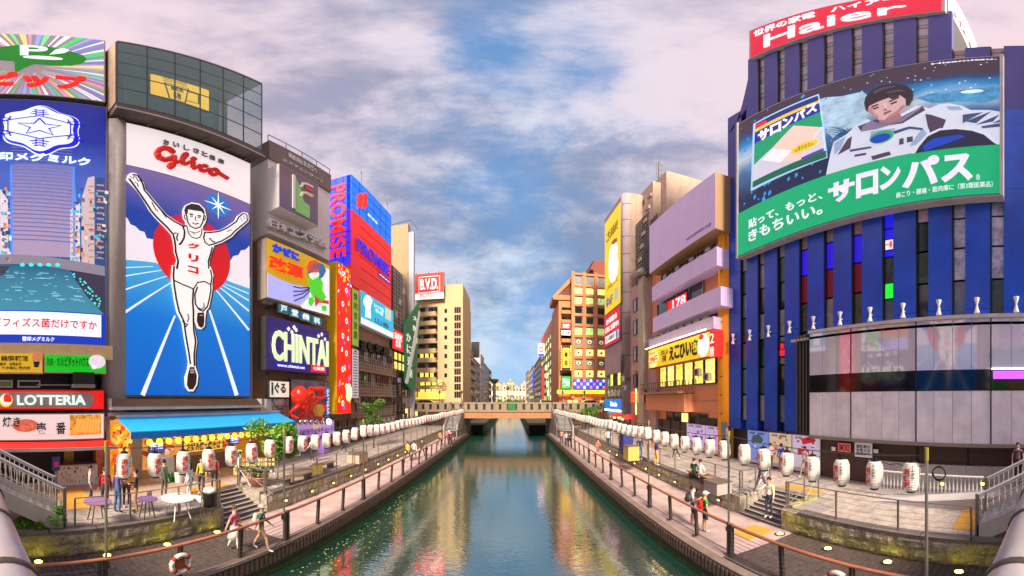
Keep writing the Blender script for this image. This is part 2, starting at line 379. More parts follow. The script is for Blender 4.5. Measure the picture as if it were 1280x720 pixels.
# promenade paving sheets (sheets laid on the street level), near slabs are pieces of their own
pl = struct('promenade_left', MB().bx(-FL_-1.2, -WL-.36, 14.01, 49, ZP-.02, ZP+.012), M['paving'])
pr = struct('promenade_right', MB().bx(WR+.36, FR_+.3, 14.01, 49, ZP-.02, ZP+.012), M['paving'])
def slab_mesh(name, w, l, h, m, bev=.012):
    mb = MB(); a = [Vector((x, y, 0)) for x, y in ((0, 0), (w, 0), (w, l), (0, l))]
    b_ = [Vector((x, y, h-bev)) for x, y in ((0, 0), (w, 0), (w, l), (0, l))]
    c = [Vector((x, y, h)) for x, y in ((bev, bev), (w-bev, bev), (w-bev, l-bev), (bev, l-bev))]
    mb.hexa(a, b_); mb.hexa(b_, c); return mb.mesh(name, m)
sl_cool = slab_mesh('paving_slab', .885, 1.185, .035, M['tile']); sl_warm = slab_mesh('paving_slab', .885, 1.185, .035, M['tile_warm'])
for (sgn, x0, cols, par) in ((-1, -WL-.36-.9, 6, pl), (1, WR+.36, 6, pr)):
    for i in range(cols):
        for j in range(13):
            y = 14-(j+1)*1.2+(.6 if i % 2 else 0)
            if y+1.2 > 14.02: y -= 0
            x = x0 - i*.9 if sgn < 0 else x0+i*.9
            xx = x if sgn < 0 else x
            if y+1.2 > 14.3: continue
            if 7.7 < y+1.2 and y < 11.0 and i < 2: continue              # stair wells
            warm = sgn < 0 and i >= 3 and RND.random() < .9
            inst('paving_slab', sl_warm if warm else sl_cool, par, (xx+.008, y+.008, ZP-.022+RND.uniform(0, .004)))
# decks
def deck(side, name):
    s = side; xe = -DL if s < 0 else DR; xw = -WL if s < 0 else WR; yn = 8.55 if s < 0 else 7.7
    x0, x1 = min(xe, xw), max(xe, xw)
    d = struct(name, MB().bx(x0, x1, -14, 49, ZB-.2, ZB-.045), M['deckpave'])
    MB().bx(x0+.0, x1, yn, 49, ZB-.044, ZB).build('paved_surface', M['deckpave'], d)
    k = 0; y = yn-.2
    pm = slab_mesh('plank', x1-x0-.02, .185, .045, M['plank'], .006)
    while y > -8:
        inst('plank', pm, d, (x0+.01, y, ZB-.044+RND.uniform(-.003, .003))); y -= .2; k += 1
    # edge timber: kerb beam, notched fascia, slimy wall below
    e = xe + (.02 if s < 0 else -.02)
    MB().bx(*( (xe-.28, xe+.03) if s < 0 else (xe-.03, xe+.28)), -14, 49, ZB+.002, ZB+.075).build('edge_beam', mat('edge_beam', (150, 128, 116), .8, var=.2, dirt=.5, dcol=(96, 76, 66)), d)
    MB().bx(*((xe, xe+.02) if s < 0 else (xe-.02, xe)), -14, 49, .38, ZB).build('fascia', M['fascia'], d)
    f = MB(); y = -6
    while y < 48.5:
        f.bx(*((xe+.021, xe+.05) if s < 0 else (xe-.05, xe-.021)), y, y+.11, .46+RND.uniform(-.02, .02), ZB-.03); y += .2
    f.build('fascia_slats', mat('slat_timber', (120, 98, 84), .8, var=.3, bump=.04), d, kind='stuff')
    struct('quay_foot', MB().bx(*((xe-.5, xe-.04) if s < 0 else (xe+.04, xe+.5)), -30, 260, -1.9, .37), M['slime'])
    return d
dl = deck(-1, 'boardwalk_left'); dr = deck(1, 'boardwalk_right')
# quay walls of rough stone blocks
def rock(name, l, h, dpt, m, seed):
    mb = MB(); nu, nz_ = 6, 4; i0 = 0
    for i in range(nu+1):
        for j in range(nz_+1):
            u = i/nu; v = j/nz_; edge = min(u, 1-u, v, 1-v)
            n_ = (.045+.05*noise.noise(Vector((u*4+seed*3, v*3, seed)))) if edge > .01 else 0
            mb.v.append((u*l, -n_*1.0, v*h))
    for i in range(nu):
        for j in range(nz_):
            a = i*(nz_+1)+j; mb.f.append((a, a+nz_+1, a+nz_+2, a+1))
    return mb.mesh(name, m)
rocks = [rock('stone', 1.08, .4, .1, M['stone'], k) for k in range(4)]; mossy_glow = [rock('stone', 1.08, .4, .1, M['moss_glow_stone'], k+7) for k in range(3)]
def quay_wall(s):
    X0 = -WL if s < 0 else WR; name = 'quay_wall'
    gap = (7.9, 10.3) if s < 0 else (8.3, 10.7)
    W_ = MB()
    for (a, c) in ((-14, gap[0]), (gap[1], 49)):
        W_.bx(*((X0-.36, X0-.0) if s < 0 else (X0, X0+.36)), a, c, .3, ZP-.06)
    w = struct(name, W_, M['stone'])
    cp = slab_mesh('coping', .42, 1.46, .11, M['coping'], .01)
    y = -6.0
    while y < 47.4:
        if y+1.5 <= gap[0]+.1 or y >= gap[1]-.1: inst('coping', cp, w, (X0-.38 if s < 0 else X0-.04, y, ZP-.06))
        y += 1.5 if not (y < gap[0] <= y+1.51 and False) else 1.5
    y = -5.5; row = 0
    for row in range(2):
        y = -5.5 + row*.5
        while y < 30:
            if y+1.1 <= gap[0]+.15 or y >= gap[1]-.1:
                near = ((y+.55-1.1) % 2.07) < .75 or ((y+.55-1.1) % 2.07) > 1.5  # blocks beside a lamp more often take the stone with painted glow
                me = (RND.choice(mossy_glow) if near and RND.random() < (.75 if y < 8 else .25) else RND.choice(rocks))
                # the block's own -y faces out
                inst('stone', me, w, (X0+.004 if s < 0 else X0-.004, y if s < 0 else y+1.08, ZB+row*.41), rz=PI/2 if s < 0 else -PI/2)
            y += 1.1
    far = MB(); y = 30.2
    for row in range(2):
        y = 30.2+row*.5
        while y < 48:
            far.bx(*((X0, X0+.05) if s < 0 else (X0-.05, X0)), y, y+1.06, ZB+row*.41+.01, ZB+row*.41+.39); y += 1.1
    far.build('far_stones', M['stone'], w, kind='stuff')
    # recessed stairs up to the promenade
    n = 8; 
    stair = thing('quay_steps', 'grey stone steps climbing from the %s-hand boardwalk through the gap in the quay wall' % ('left' if s < 0 else 'right'), 'steps', (X0, gap[0], ZB))
    for k in range(n):
        x_in = X0 + s*(.25*k+.02); x_out = X0+s*2.01
        MB().bx(min(x_in, x_out), max(x_in, x_out), gap[0]+.06, gap[1]-.06, ZB+.11*k, ZB+.11*(k+1)-.004).build('step', M['coping'], stair)
        MB().bx(min(x_in-s*.012, x_in+s*.05), max(x_in-s*.012, x_in+s*.05), gap[0]+.07, gap[1]-.07, ZB+.11*(k+1)-.003, ZB+.11*(k+1)+.012).build('nosing', mat('nosing', (214, 206, 204), .5, var=.08), stair)
    MB().bx(min(X0+s*.37, X0+s*2), max(X0+s*.37, X0+s*2), gap[0]-.25, gap[0]+.055, ZB, ZP+.06).build('side_wall', M['moss_glow_stone'], stair)
    MB().bx(min(X0+s*.37, X0+s*2), max(X0+s*.37, X0+s*2), gap[1]-.055, gap[1]+.25, ZB, ZP+.06).build('side_wall', M['stone'], stair)
    return gap
gapL = quay_wall(-1); gapR = quay_wall(1)
# tactile strips
for nm, x0, x1, y0, y1, z in (('tactile_paving', -14.4, -11.7, 2.5, 3.7, ZP+.02), ('tactile_paving', 9.8, 12.2, 1.5, 2.2, ZP+.02), ('tactile_paving', 11.3, 12.0, 8.4, 10.6, ZP+.02), ('tactile_paving', -12.6, -11.9, 7.9, 10.2, ZP+.02), ('tactile_paving', 7.4, 8.6, 8.3, 9.3, ZB+.004)):
    struct(nm, MB().bx(x0, x1, y0, y1, z-.01, z+.012), M['tactile'])

# ------------------------------------------------------------------ deck lamps
ORD = ['', 'first', 'second', 'third', 'fourth', 'fifth', 'sixth', 'seventh', 'eighth', 'ninth', 'tenth', 'eleventh', 'twelfth', 'thirteenth', 'fourteenth', 'fifteenth', 'sixteenth', 'seventeenth', 'eighteenth', 'nineteenth']
TENS = {2: 'twenty', 3: 'thirty', 4: 'forty', 5: 'fifty', 6: 'sixty'}
def ordinal(n):
    if n < 20: return ORD[n]
    t_, u_ = divmod(n, 10)
    return (TENS[t_][:-1]+'ieth') if u_ == 0 else TENS[t_]+'-'+ORD[u_]
for s, xs in ((-1, -9.3), (1, 8.55)):
    y0 = 1.1 if s < 0 else 1.73; k = 0; y = y0
    while y < 30:
        gap = gapL if s < 0 else gapR
        if not gap[0]-.3 < y < gap[1]+.3:
            k += 1; side = 'left' if s < 0 else 'right'
            if y < 8:
                l = thing('deck_lamp', 'round yellow deck lamp on the %s boardwalk, %s from the near end' % (side, ordinal(k)), 'lamp', (xs, y, ZB+.012), group='yellow lamps sunk in the boardwalks')
                MB().lathe((xs, y, ZB+.01), [(.19, 0), (.19, .02), (.13, .025)], 20).build('rim', M['dark_steel'], l)
                MB().lathe((xs, y, ZB+.036), [(.115, 0), (.1, .012)], 20).build('lens', M['glow_yellow'], l)
            else:
                xw = (-WL+.09) if s < 0 else WR-.09
                l = thing('wall_lamp', 'small yellow lamp low on the %s quay wall, %s from the near end' % (side, ordinal(k)), 'lamp', (xw, y, ZB+.35), group='yellow lamps along the quay walls')
                MB().bx(xw-.05, xw+.05, y-.09, y+.09, ZB+.3, ZB+.4).build('housing', M['dark_steel'], l)
                MB().bx(xw-s*.051-.012, xw-s*.051+.012, y-.06, y+.06, ZB+.32, ZB+.38).build('lens', M['glow_yellow'], l)
        y += 2.07

# ------------------------------------------------------------------ canal-side railings: paired curved posts, wooden handrail, cables
def canal_rail(s):
    xp = -7.05 if s < 0 else 6.1; side = 'left' if s < 0 else 'right'; yb = 8.5 if s < 0 else 7.7
    r = thing('canal_railing', 'steel railing with an orange wooden handrail along the %s boardwalk edge' % side, 'railing', (xp, 20, ZB))
    top = ZB+1.15
    MB().tube([(xp-s*-.0, y, top) for y in (-8, 0, 10, 20, 30, 40, 48.8)], .052, 8).build('handrail', M['handrail'], r, True)
    pm = MB()
    for dy in (-.045, .045):         # two bent plates
        for a, c, za, zb_ in ((.06, .02, 0, .7), (.02, 0, .7, 1.02), (0, .0, 1.02, 1.1)):
            q0 = [(s*a-.05, dy-.014), (s*a+.05, dy-.014), (s*a+.05, dy+.014), (s*a-.05, dy+.014)]; q1 = [(s*c-.045, dy-.014), (s*c+.045, dy-.014), (s*c+.045, dy+.014), (s*c-.045, dy+.014)]
            pm.hexa([Vector((p[0], p[1], za)) for p in q0], [Vector((p[0], p[1], zb_)) for p in q1])
    pm.bx(-.09, .09, -.08, .08, 0, .015)
    me = pm.mesh('post', M['dark_steel'])
    big = MB(); big.bx(-.06, .06, -.11, -.03, 0, 1.12); big.bx(-.06, .06, .03, .11, 0, 1.12); big.bx(-.1, .1, -.15, .15, 0, .02); bigm = big.mesh('post', M['dark_steel'])
    y = yb; k = 0
    ys = [yb+1.96*i for i in range(21)] + [yb-2.07*i for i in range(1, 7)]
    for i, y in enumerate(ys): inst('post', bigm if y in (yb, yb+1.96*3, yb+1.96*6, yb+1.96*9, yb-2.07*3) else me, r, (xp, y, ZB+.07 if y >= yb else ZB+.02))
    for z in (.18, .32, .46, .6, .74, .88):
        MB().tube([(xp, -8, ZB+z), (xp, yb, ZB+z)], .008, 5).build('cable', M['steel'], r)
    MB().tube([(xp, yb, ZB+.18), (xp, 48.8, ZB+.18)], .014, 6).build('lower_bar', M['dark_steel'], r)
    MB().bx(xp-s*.22-.04, xp-s*.22+.04, -8, yb, ZB+.046, ZB+.075).build('deck_strip', M['steel'], r)
canal_rail(-1); canal_rail(1)

# ------------------------------------------------------------------ promenade railings on the quay coping
def prom_rail(s, y0, y1, lab, step=2.07):
    xp = (-WL-.18) if s < 0 else WR+.18
    r = thing('promenade_railing', lab, 'railing', (xp, y0, ZP+.05))
    n = max(1, round((y1-y0)/step)); me = MB().bx(-.025, .025, -.03, .03, 0, 1.02).bx(-.05, .05, -.06, .06, 0, .015).mesh('post', M['steel'])
    for i in range(n+1): inst('post', me, r, (xp, y0+(y1-y0)*i/n, ZP+.05))
    MB().tube([(xp, y0, ZP+1.08), (xp, y1, ZP+1.08)], .022, 8).build('top_rail', M['steel'], r)
    for z in (.25, .45, .65, .85): MB().tube([(xp, y0, ZP+.05+z), (xp, y1, ZP+.05+z)], .006, 4).build('cable', M['steel'], r)
    return r
prom_rail(-1, 2.3, 7.85, 'thin steel railing on the left quay wall in front of the tables')
prom_rail(-1, 10.35, 47, 'long steel railing on the left quay wall beyond the steps')
prom_rail(1, 1.5, 8.2, 'thin steel railing on the right quay wall near the yellow tactile patch')
prom_rail(1, 10.75, 47, 'long steel railing on the right quay wall beyond the steps')
# railings beside the stair wells, running inland, with diagonal braces
for s, y, lab in ((-1, 7.75, 'steel stair railing beside the left steps, nearer side'), (-1, 10.5, 'steel stair railing beside the left steps, farther side'), (1, 8.1, 'steel stair railing beside the right steps, nearer side'), (1, 10.95, 'steel stair railing beside the right steps, farther side')):
    xa = (-WL-.2) if s < 0 else WR+.2
    r = thing('stair_railing', lab, 'railing', (xa, y, ZP))
    for k in range(3): MB().bx(xa+s*.95*k-.025, xa+s*.95*k+.025, y-.025, y+.025, ZP, ZP+1.05).build('post', M['steel'], r)
    MB().tube([(xa, y, ZP+1.06), (xa+s*1.9, y, ZP+1.06)], .025, 8).build('top_rail', M['steel'], r)
    MB().tube([(xa, y, ZP+.5), (xa+s*1.9, y, ZP+.5)], .012, 6).build('mid_rail', M['steel'], r)
    MB().tube([(xa-s*.4, y, ZB+.9), (xa+s*1.9, y, ZP+1.0)], .02, 8).build('sloping_rail', M['steel'], r)
    MB().tube([(xa+s*.95, y, ZP+.1), (xa+s*1.9, y, ZP+1.0)], .012, 6).build('brace', M['steel'], r)
# cable reels of hose on posts etc. come with the small things

# ------------------------------------------------------------------ big stairs down from the near bridge, both corners
def near_stair(s):
    side = 'left' if s < 0 else 'right'
    xa, xb = (9.95, 11.6) if s < 0 else (9.35, 11.5)     # near and far side from the canal
    y0 = 2.0 if s < 0 else 1.35; slope = .53; ytop = -6
    t_ = thing('bridge_stair', 'cream steel stair with baluster railings rising out of frame at the %s edge' % side, 'stair', (s*xa, y0, ZP))
    L = y0-ytop
    fr = Fr((s*xa, y0), (0, -1))
    def Zs(u): return ZP+.1+slope*u
    for x in (xa, xb):
        f2 = Fr((s*x, y0), (0, -1))
        MB().prism(f2, [(0, ZP), (0, ZP+.42), (L, ZP+.42+slope*L), (L, ZP-.02+slope*L), (.35, ZP)], -.05, .05).build('stringer', M['cream_paint'], t_)
    n = int(L/.3)
    for i in range(n):
        z = ZP+.16*(i+1)
        MB().bx(min(s*xa, s*xb)+.06, max(s*xa, s*xb)-.06, y0-.3*(i+1), y0-.3*i+.02, z-.04, z).build('tread', M['pale_concrete'], t_)
    bal = MB().lathe((0, 0, 0), [(.012, 0), (.012, .25), (.045, .42), (.03, .5), (.012, .56), (.012, .84)], 8).mesh('baluster', M['cream_paint'], smooth=True)
    for x in (xa, xb):
        a = Vector((s*x, y0, ZP+.42)); 
        for h, rr in ((.16, .018), (1.02, .04), (.94, .02)):
            MB().tube([(s*x, y0, ZP+.35+h), (s*x, ytop, ZP+.35+h+slope*L)], rr, 8).build('rail', M['white'], t_)
        u = .12
        while u < L-.1:
            inst('baluster', bal, t_, (s*x, y0-u, ZP+.47+slope*u)); u += .17
        MB().bx(s*x-.05, s*x+.05, y0-.05, y0+.05, ZP, ZP+1.42).build('newel', M['steel'], t_)
    return t_
near_stair(-1); near_stair(1)
struct('painted_stair_shade', MB().bx(-13.5, -13.3, -6, 1.0, ZP, 3.2), mat('stair_shade_dark', (40, 40, 38), .9))  # dark slab put here as the shade under the stair
# ------------------------------------------------------------------ right: plinth, slatted fence, door panels, balustrade
pw = thing('plinth_wall', 'low pale concrete wall under the slatted fence, right background', 'wall', (14.4, 2, ZP))
for i in range(9): MB().bx(14.25, 14.62, -3.4+i*1.2, -2.215+i*1.2, ZP-.01, 3.03).build('panel', M['pale_concrete'], pw)
fe = thing('slatted_fence', 'long brown fence of horizontal slats below the grey glass box', 'fence', (14.45, 2, 3.05))
sm = MB().bx(0, .03, 0, 2.36, 0, .115).mesh('slat', M['brown_fence'])
for j in range(5):
    for i in range(8): inst('slat', sm, fe, (14.42, -3.5+j*2.4+.02-1.2+0*i, 3.06+i*.132))
for j in range(6): MB().bx(14.38, 14.46, -4.75+2.4*j, -4.65+2.4*j, 3.04, 4.12).build('post', M['black'], fe)
bl = thing('white_balustrade', 'white baluster railing along the ramp in front of the low concrete wall', 'railing', (12.8, 4.2, ZP))
bm = MB().lathe((0, 0, 0), [(.02, 0), (.014, .2), (.05, .5), (.014, .8), (.02, 1.02)], 8).mesh('baluster', M['white'], smooth=True)
for i in range(31): inst('baluster', bm, bl, (12.8, 1.7+i*.16, ZP+.06))
for z, r_ in ((.06, .03), (.55, .015), (1.1, .045)): MB().tube([(12.8, 1.6, ZP+z), (12.8, 6.6, ZP+z)], r_, 8).build('rail', M['white'], bl)
def fence_run(x, ya, yb, s, lab):
    f = thing('board_fence', lab, 'fence', (x, ya, ZP)); n = int((yb-ya)/1.8)
    for i in range(n): MB().bx(x-.04, x+.04, ya+i*1.8+.01, ya+(i+1)*1.8-.01, ZP, 4.08).build('panel', M['brown_fence'], f)
    for i in range(n+1): MB().bx(x-s*.085-.03, x-s*.085+.03, ya+i*1.8-.03, ya+i*1.8+.03, ZP, 4.14).build('post', M['black'], f)
    return f
fence_run(14.45, 7.35, 16.3, 1, 'brown board fence with notices under the blue building')
fence_run(14.45, 18.2, 46, 1, 'long dark brown fence along the right promenade')
fence_run(-15.25, 23.9, 46.5, -1, 'long dark brown fence behind the left promenade')
# ================================================================== sign and building helpers
def sign(fr, label, px, n, depth, face, edge=None, name='billboard', cat='sign', group=None, uz=None, frame=.06):
    u0, u1, z0, z1 = uz or fr.rect(*px, n)
    t = thing(name, label, cat, fr.w((u0+u1)/2, z0, n), group)
    MB().box(fr, u0, u1, z0, z1, n-depth, n-.03).build('casing', edge or M['dark_steel'], t)
    MB().box(fr, u0+frame, u1-frame, z0+frame, z1-frame, n-.029, n).build('panel', face, t)
    return t, (u0, u1, z0, z1)
def sub(r, a, b, c, d):              # fraction of a rectangle: a..b along u, c..d up z
    u0, u1, z0, z1 = r; return (u0+(u1-u0)*a, u0+(u1-u0)*b, z0+(z1-z0)*c, z0+(z1-z0)*d)
WINM = {}
def window_mesh(w, h, fmat, pmat, d=.08, mull=1, rows=1):
    k = (round(w, 2), round(h, 2), fmat.name, pmat.name, mull, rows)
    if k in WINM: return WINM[k]
    f = MB(); t = max(.035, min(w, h)*.06)
    f.box(WXY, 0, w, 0, t, 0, d).box(WXY, 0, w, h-t, h, 0, d).box(WXY, 0, t, t, h-t, 0, d).box(WXY, w-t, w, t, h-t, 0, d)
    for i in range(1, mull): f.box(WXY, w*i/mull-t*.3, w*i/mull+t*.3, t, h-t, 0, d*.8)
    for i in range(1, rows): f.box(WXY, t, w-t, h*i/rows-t*.3, h*i/rows+t*.3, 0, d*.7)
    fm = f.mesh('window', fmat); pm = MB().box(WXY, t*.9, w-t*.9, t*.9, h-t*.9, .0, d*.35).mesh('pane', pmat)
    WINM[k] = (fm, pm); return WINM[k]
def window(t, fr, u, z, w, h, n=0, fmat=None, pmat=None, mull=1, rows=1, name='window'):
    fm, pm = window_mesh(w, h, fmat or M['dark_steel'], pmat or M['glass_dark'], .08, mull, rows)
    o = inst(name, fm, t, fr.w(u, z, n), rz=fr.ang); c = D.objects.new('pane', pm); COL.objects.link(c); c.parent = o; BASE[c.name] = Vector(); return o
G = {'dark': M['glass_dark'], 'warm': mat('lit_pane_warm', (255, 206, 110), .3, emit=.9, var=.7, vscale=3),
     'yellow': mat('lit_pane_yellow', (232, 220, 96), .3, emit=.6, var=.75, vscale=3), 'green': mat('lit_pane_green', (170, 206, 120), .3, emit=.4, var=.7, vscale=3),
     'grey': mat('curtained_pane', (140, 142, 146), .2, var=.3, vscale=1.5, spec=.8), 'blue': mat('sky_pane', (96, 112, 134), .12, var=.3, vscale=1.5, spec=.8)}
W_ = {}
W_['grey'] = mat('grey_cladding', (176, 168, 162), .7, var=.07, dirt=.35, dcol=(120, 110, 104))
W_['beige'] = mat('beige_wall', (196, 180, 156), .8, var=.08, dirt=.35, dcol=(140, 122, 100))
W_['brown'] = mat('brown_wall', (164, 136, 112), .8, var=.12, dirt=.4, dcol=(96, 78, 64), bump=.03)
W_['dark'] = mat('dark_cladding', (58, 52, 50), .6, var=.15, dirt=.3)
W_['pinkbrown'] = mat('pink_brown_concrete', (200, 172, 152), .8, var=.1, dirt=.4, dcol=(128, 100, 90), bump=.03)
E_RED = C((236, 28, 20), .55); E_WHITE = C((250, 246, 240), .55); E_BLUE = C((16, 40, 190), .5)
FL = left(15.3); FG = left(14.75)

# ================================================================== LEFT 1: building with the tall video wall
b = thing('corner_building', 'tall dark building behind the blue video wall at the left edge', 'building', (-17, -2, ZP))
uR = FL.uu(140)
MB().box(FL, -14, uR, 1.7, 37.3, -9, -.9).build('wall', W_['dark'], b)
MB().box(FL, FL.uu(132), FL.uu(140), 2, 26, -.9, -.3).build('pillar', W_['grey'], b)
MB().box(FL, -7, FL.uu(140), FL.at(100, 449)[1], FL.at(100, 431)[1], -.9, .12).build('cream_band', mat('cream_band', (226, 196, 146), .6, var=.08), b)
# roof sign with holographic rays
r = (-7.5, FL.uu(132), FL.at(132, 128)[1], FL.at(132, 50.6)[1])
t, r = sign(FL, 'roof sign with green speech bubble, white P and red katakana on rainbow rays', None, 0, .7, C((176, 166, 170), .25), M['steel'], uz=r)
cu, cz = FL.at(38, 84)
cols = [(60, 220, 110), (110, 130, 235), (250, 240, 250), (240, 150, 190), (120, 235, 150), (240, 220, 130), (150, 170, 240)]
rays = {}
for i in range(96):
    a = 2*PI*i/96+RND.uniform(-.02, .02); wv = RND.uniform(.008, .03); c = RND.choice(cols); pts = []
    def hit(a):
        dx, dz = math.cos(a), math.sin(a); tt = 1e9
        if dx > 0: tt = min(tt, (r[1]-.1-cu)/dx)
        if dx < 0: tt = min(tt, (r[0]+.1-cu)/dx)
        if dz > 0: tt = min(tt, (r[3]-.1-cz)/dz)
        if dz < 0: tt = min(tt, (r[2]+.1-cz)/dz)
        return (cu+dx*tt, cz+dz*tt)
    p1, p2 = hit(a-wv), hit(a+wv)
    k = RND.uniform(.15, .45); q = (cu+(p1[0]-cu)*k, cz+(p1[1]-cz)*k)
    rays.setdefault(c, MB()).prism(FL, [q, p1, p2], 0, .012+.001*(i % 7))
for c, mb in rays.items(): mb.build('rays', C(c, .55), t, kind='stuff')
MB().pp(FL, [(-60, 64), (-20, 58), (0, 58.5), (24, 56), (48, 56.5), (70, 59.5), (90, 64.5), (104, 69), (108.5, 74), (104, 78.5), (90, 81.5), (65, 81), (42, 79.5), (30, 84.5), (19, 91), (18, 76), (-20, 73)], 0, .05).build('speech_bubble', C((8, 140, 24), .35), t)
text(FL, 'P', FL.rect(25, 56, 60, 70, .1), .055, C((245, 250, 245), .6), t, 'letter', bold=.05)
g = MB().pp(FL, [(62, 68), (70, 61.5), (80, 60), (87, 63), (80, 66)], .05, .09); g.ell(FL, *FL.at(54, 71.8, .09), .95, .3, .05, .09); g.build('exclamation_mark', C((245, 250, 245), .6), t)
text(FL, 'ピップ', FL.rect(-14, 90, 108, 114.5, .12), .06, C((240, 30, 10), .55), t, bold=.05, depth=.15)
# video wall
r = (-7.5, FL.uu(134), FL.at(134, 434)[1], FL.at(132, 133.7)[1])
t, r = sign(FL, 'huge blue video wall with snow crystal emblem above a canal view', None, 0, .7, mat_grad('video_blue', [(0, (10, 50, 140)), (.3, (30, 100, 160)), (.55, (70, 100, 190)), (.75, (8, 40, 150)), (1, (4, 30, 130))], 0, 18, .55, var=.06, vscale=1.2), M['steel'], uz=r)
def P(mb, pts, n=.02, nb=0): return mb.pp(FL, pts, nb, n)
P(MB(), [(13, 205), (92, 208), (96, 260), (92, 322), (13, 320)], .012).build('tower_picture', mat_grad('video_tower', [(0, (176, 156, 186)), (.5, (120, 124, 186)), (1, (20, 60, 170))], 6, 16, .5, var=.3, vscale=3), t)
g = MB()
for k in range(26): g.box(FL, FL.uu(14), FL.uu(90), 9+k*.27+5.2, 9+k*.27+5.27, .013, .02)
g.build('tower_lines', C((110, 116, 180), .5), t, kind='stuff')
g = MB(); P(g, [(88, 262), (100, 254), (100, 338), (88, 330)]); P(g, [(0, 236), (10, 250), (10, 325), (0, 325)]); g.build('white_buildings', C((226, 216, 226), .5), t)
g = MB(); P(g, [(102, 250), (110, 222), (118, 220), (118, 336), (102, 336)], .024); g.build('beige_buildings', C((214, 190, 190), .5), t)
g = MB(); P(g, [(120, 222), (131, 222), (131, 345), (120, 340)], .026); g.build('blue_buildings', C((50, 80, 140), .45), t)
g = MB()
for k in range(14): P(g, [(121, 230+k*7), (130, 231+k*7), (130, 233+k*7), (121, 232+k*7)], .03)
for k in range(12): P(g, [(111, 232+k*8), (117, 232+k*8), (117, 234+k*8), (111, 234+k*8)], .03)
for k in range(9): P(g, [(89, 270+k*6.5), (98, 269+k*6.5), (98, 271+k*6.5), (89, 272+k*6.5)], .03)
g.build('window_marks', C((190, 150, 120), .5), t, kind='stuff')
P(MB(), [(-30, 330), (82, 331), (90, 345), (110, 372), (131, 392), (131, 400), (-30, 392)], .016).build('canal_picture', mat_grad('video_canal', [(0, (70, 150, 175)), (.6, (60, 130, 160)), (1, (20, 90, 120))], 1.3, 4.5, .5, var=.1), t)
g = MB(); rv = random.Random(4)
for k in range(60):
    x = rv.uniform(2, 100); y = rv.uniform(338, 378); g.box(FL, FL.uu(x), FL.uu(x)+rv.uniform(.05, .5), FL.at(x, y)[1], FL.at(x, y)[1]+.03, .016, .0175)
g.build('ripple_print', C((150, 210, 224), .6), t, kind='stuff')
P(MB(), [(-30, 331), (12, 333), (6, 342), (-30, 360)], .018).build('left_bank_print', C((70, 66, 90), .4), t)
g = {}
for k in range(150):
    x = rv.choice((rv.uniform(86, 131), rv.uniform(0, 11))); y = rv.uniform(238, 330); q = FL.at(x, y); c = rv.choice(((240, 230, 220), (120, 110, 150), (60, 60, 110), (226, 150, 90), (90, 200, 220)))
    g.setdefault(c, MB()).box(FL, q[0], q[0]+rv.uniform(.05, .2), q[1], q[1]+rv.uniform(.05, .3), .012, .031+k*.00004)
for c, mb in g.items(): mb.build('city_print', C(c, .5), t, kind='stuff')
for x in (13.5, 92): P(MB(), [(x-1, 208), (x+1.4, 208), (x+2.4, 320), (x-.6, 320)], .025).build('glow_edge_print', C((60, 130, 240), .9), t)
P(MB(), [(84, 333), (131, 338), (131, 394), (108, 370)], .018).build('bank_picture', C((66, 60, 84), .4), t)
P(MB(), [(-30, 318), (20, 318), (60, 321), (131, 333), (131, 345), (90, 338), (40, 330), (-30, 331)], .034).build('bridge_picture', C((150, 144, 160), .4), t)
g = MB()
for k in range(26):
    y = 340+RND.random()*48; x = 84+(y-335)*.75+RND.uniform(0, 12)
    if x < 129: g.ell(FL, *FL.at(x, y, .03), .05, .05, .018, .03, 6)
for k in range(5): g.ell(FL, *FL.at(28+k*11, 331, .04), .12, .1, .03, .045, 8)
g.build('lights_picture', C((60, 230, 220), .8), t, kind='stuff')
MB().box(FL, r[0]+.1, r[1]-.08, r[2]+.08, FL.at(60, 389)[1], .03, .05).build('blue_band', C((20, 60, 190), .5), t)
MB().box(FL, r[0]+.1, FL.uu(126), FL.at(60, 419)[1], FL.at(60, 390.5)[1], .05, .07).build('white_band', C((240, 240, 248), .7), t)
text(FL, 'ビフィズス菌だけですか', FL.rect(-8, 397, 121, 412.5, .08), .07, C((214, 30, 50), .5), t, bold=.01)
text(FL, '雪印メグミルク', FL.rect(28, 420.5, 68, 427, .08), .05, C((240, 240, 250), .7), t, bold=.02)
# emblem
cu, cz = FL.at(49.5, 158.5, .1); ru = (FL.uu(99)-FL.uu(0))/2; rz = (FL.at(49, 131)[1]-FL.at(49, 185)[1])/2
def flower(k, s=1, du=0, dz=0): return [(cu+du+ru*s*(1+.07*math.cos(6*a+PI))*math.cos(a)*.97, cz+dz+rz*s*(1+.09*math.cos(6*a+PI))*math.sin(a)) for a in [2*PI*i/k for i in range(k)]]
MB().prism(FL, flower(72, 1.03, .12, -.1), 0, .05).build('emblem_rim', C((235, 240, 255), .7), t)
MB().prism(FL, flower(72, 1, .12, -.1), .05, .07).build('emblem_shadow', C((14, 20, 220), .6), t)
MB().prism(FL, flower(72, .93), .07, .1).build('emblem_plate', C((222, 230, 250), .7), t)
ink = MB()
def star(c, ro, ri, k, ph=PI/2): return [(c[0]+(ro if i % 2 == 0 else ri)*math.cos(ph+PI*i/k)*1.18, c[1]+(ro if i % 2 == 0 else ri)*math.sin(ph+PI*i/k)) for i in range(2*k+1)]
s5 = star((cu, cz), rz*.4, rz*.17, 5); ink.line(FL, s5, .09, .1, .12)
hx = [(cu+rz*.62*1.2*math.cos(PI/2+PI*i/3), cz+rz*.52*math.sin(PI/2+PI*i/3)) for i in range(7)]; ink.line(FL, hx, .08, .1, .118)
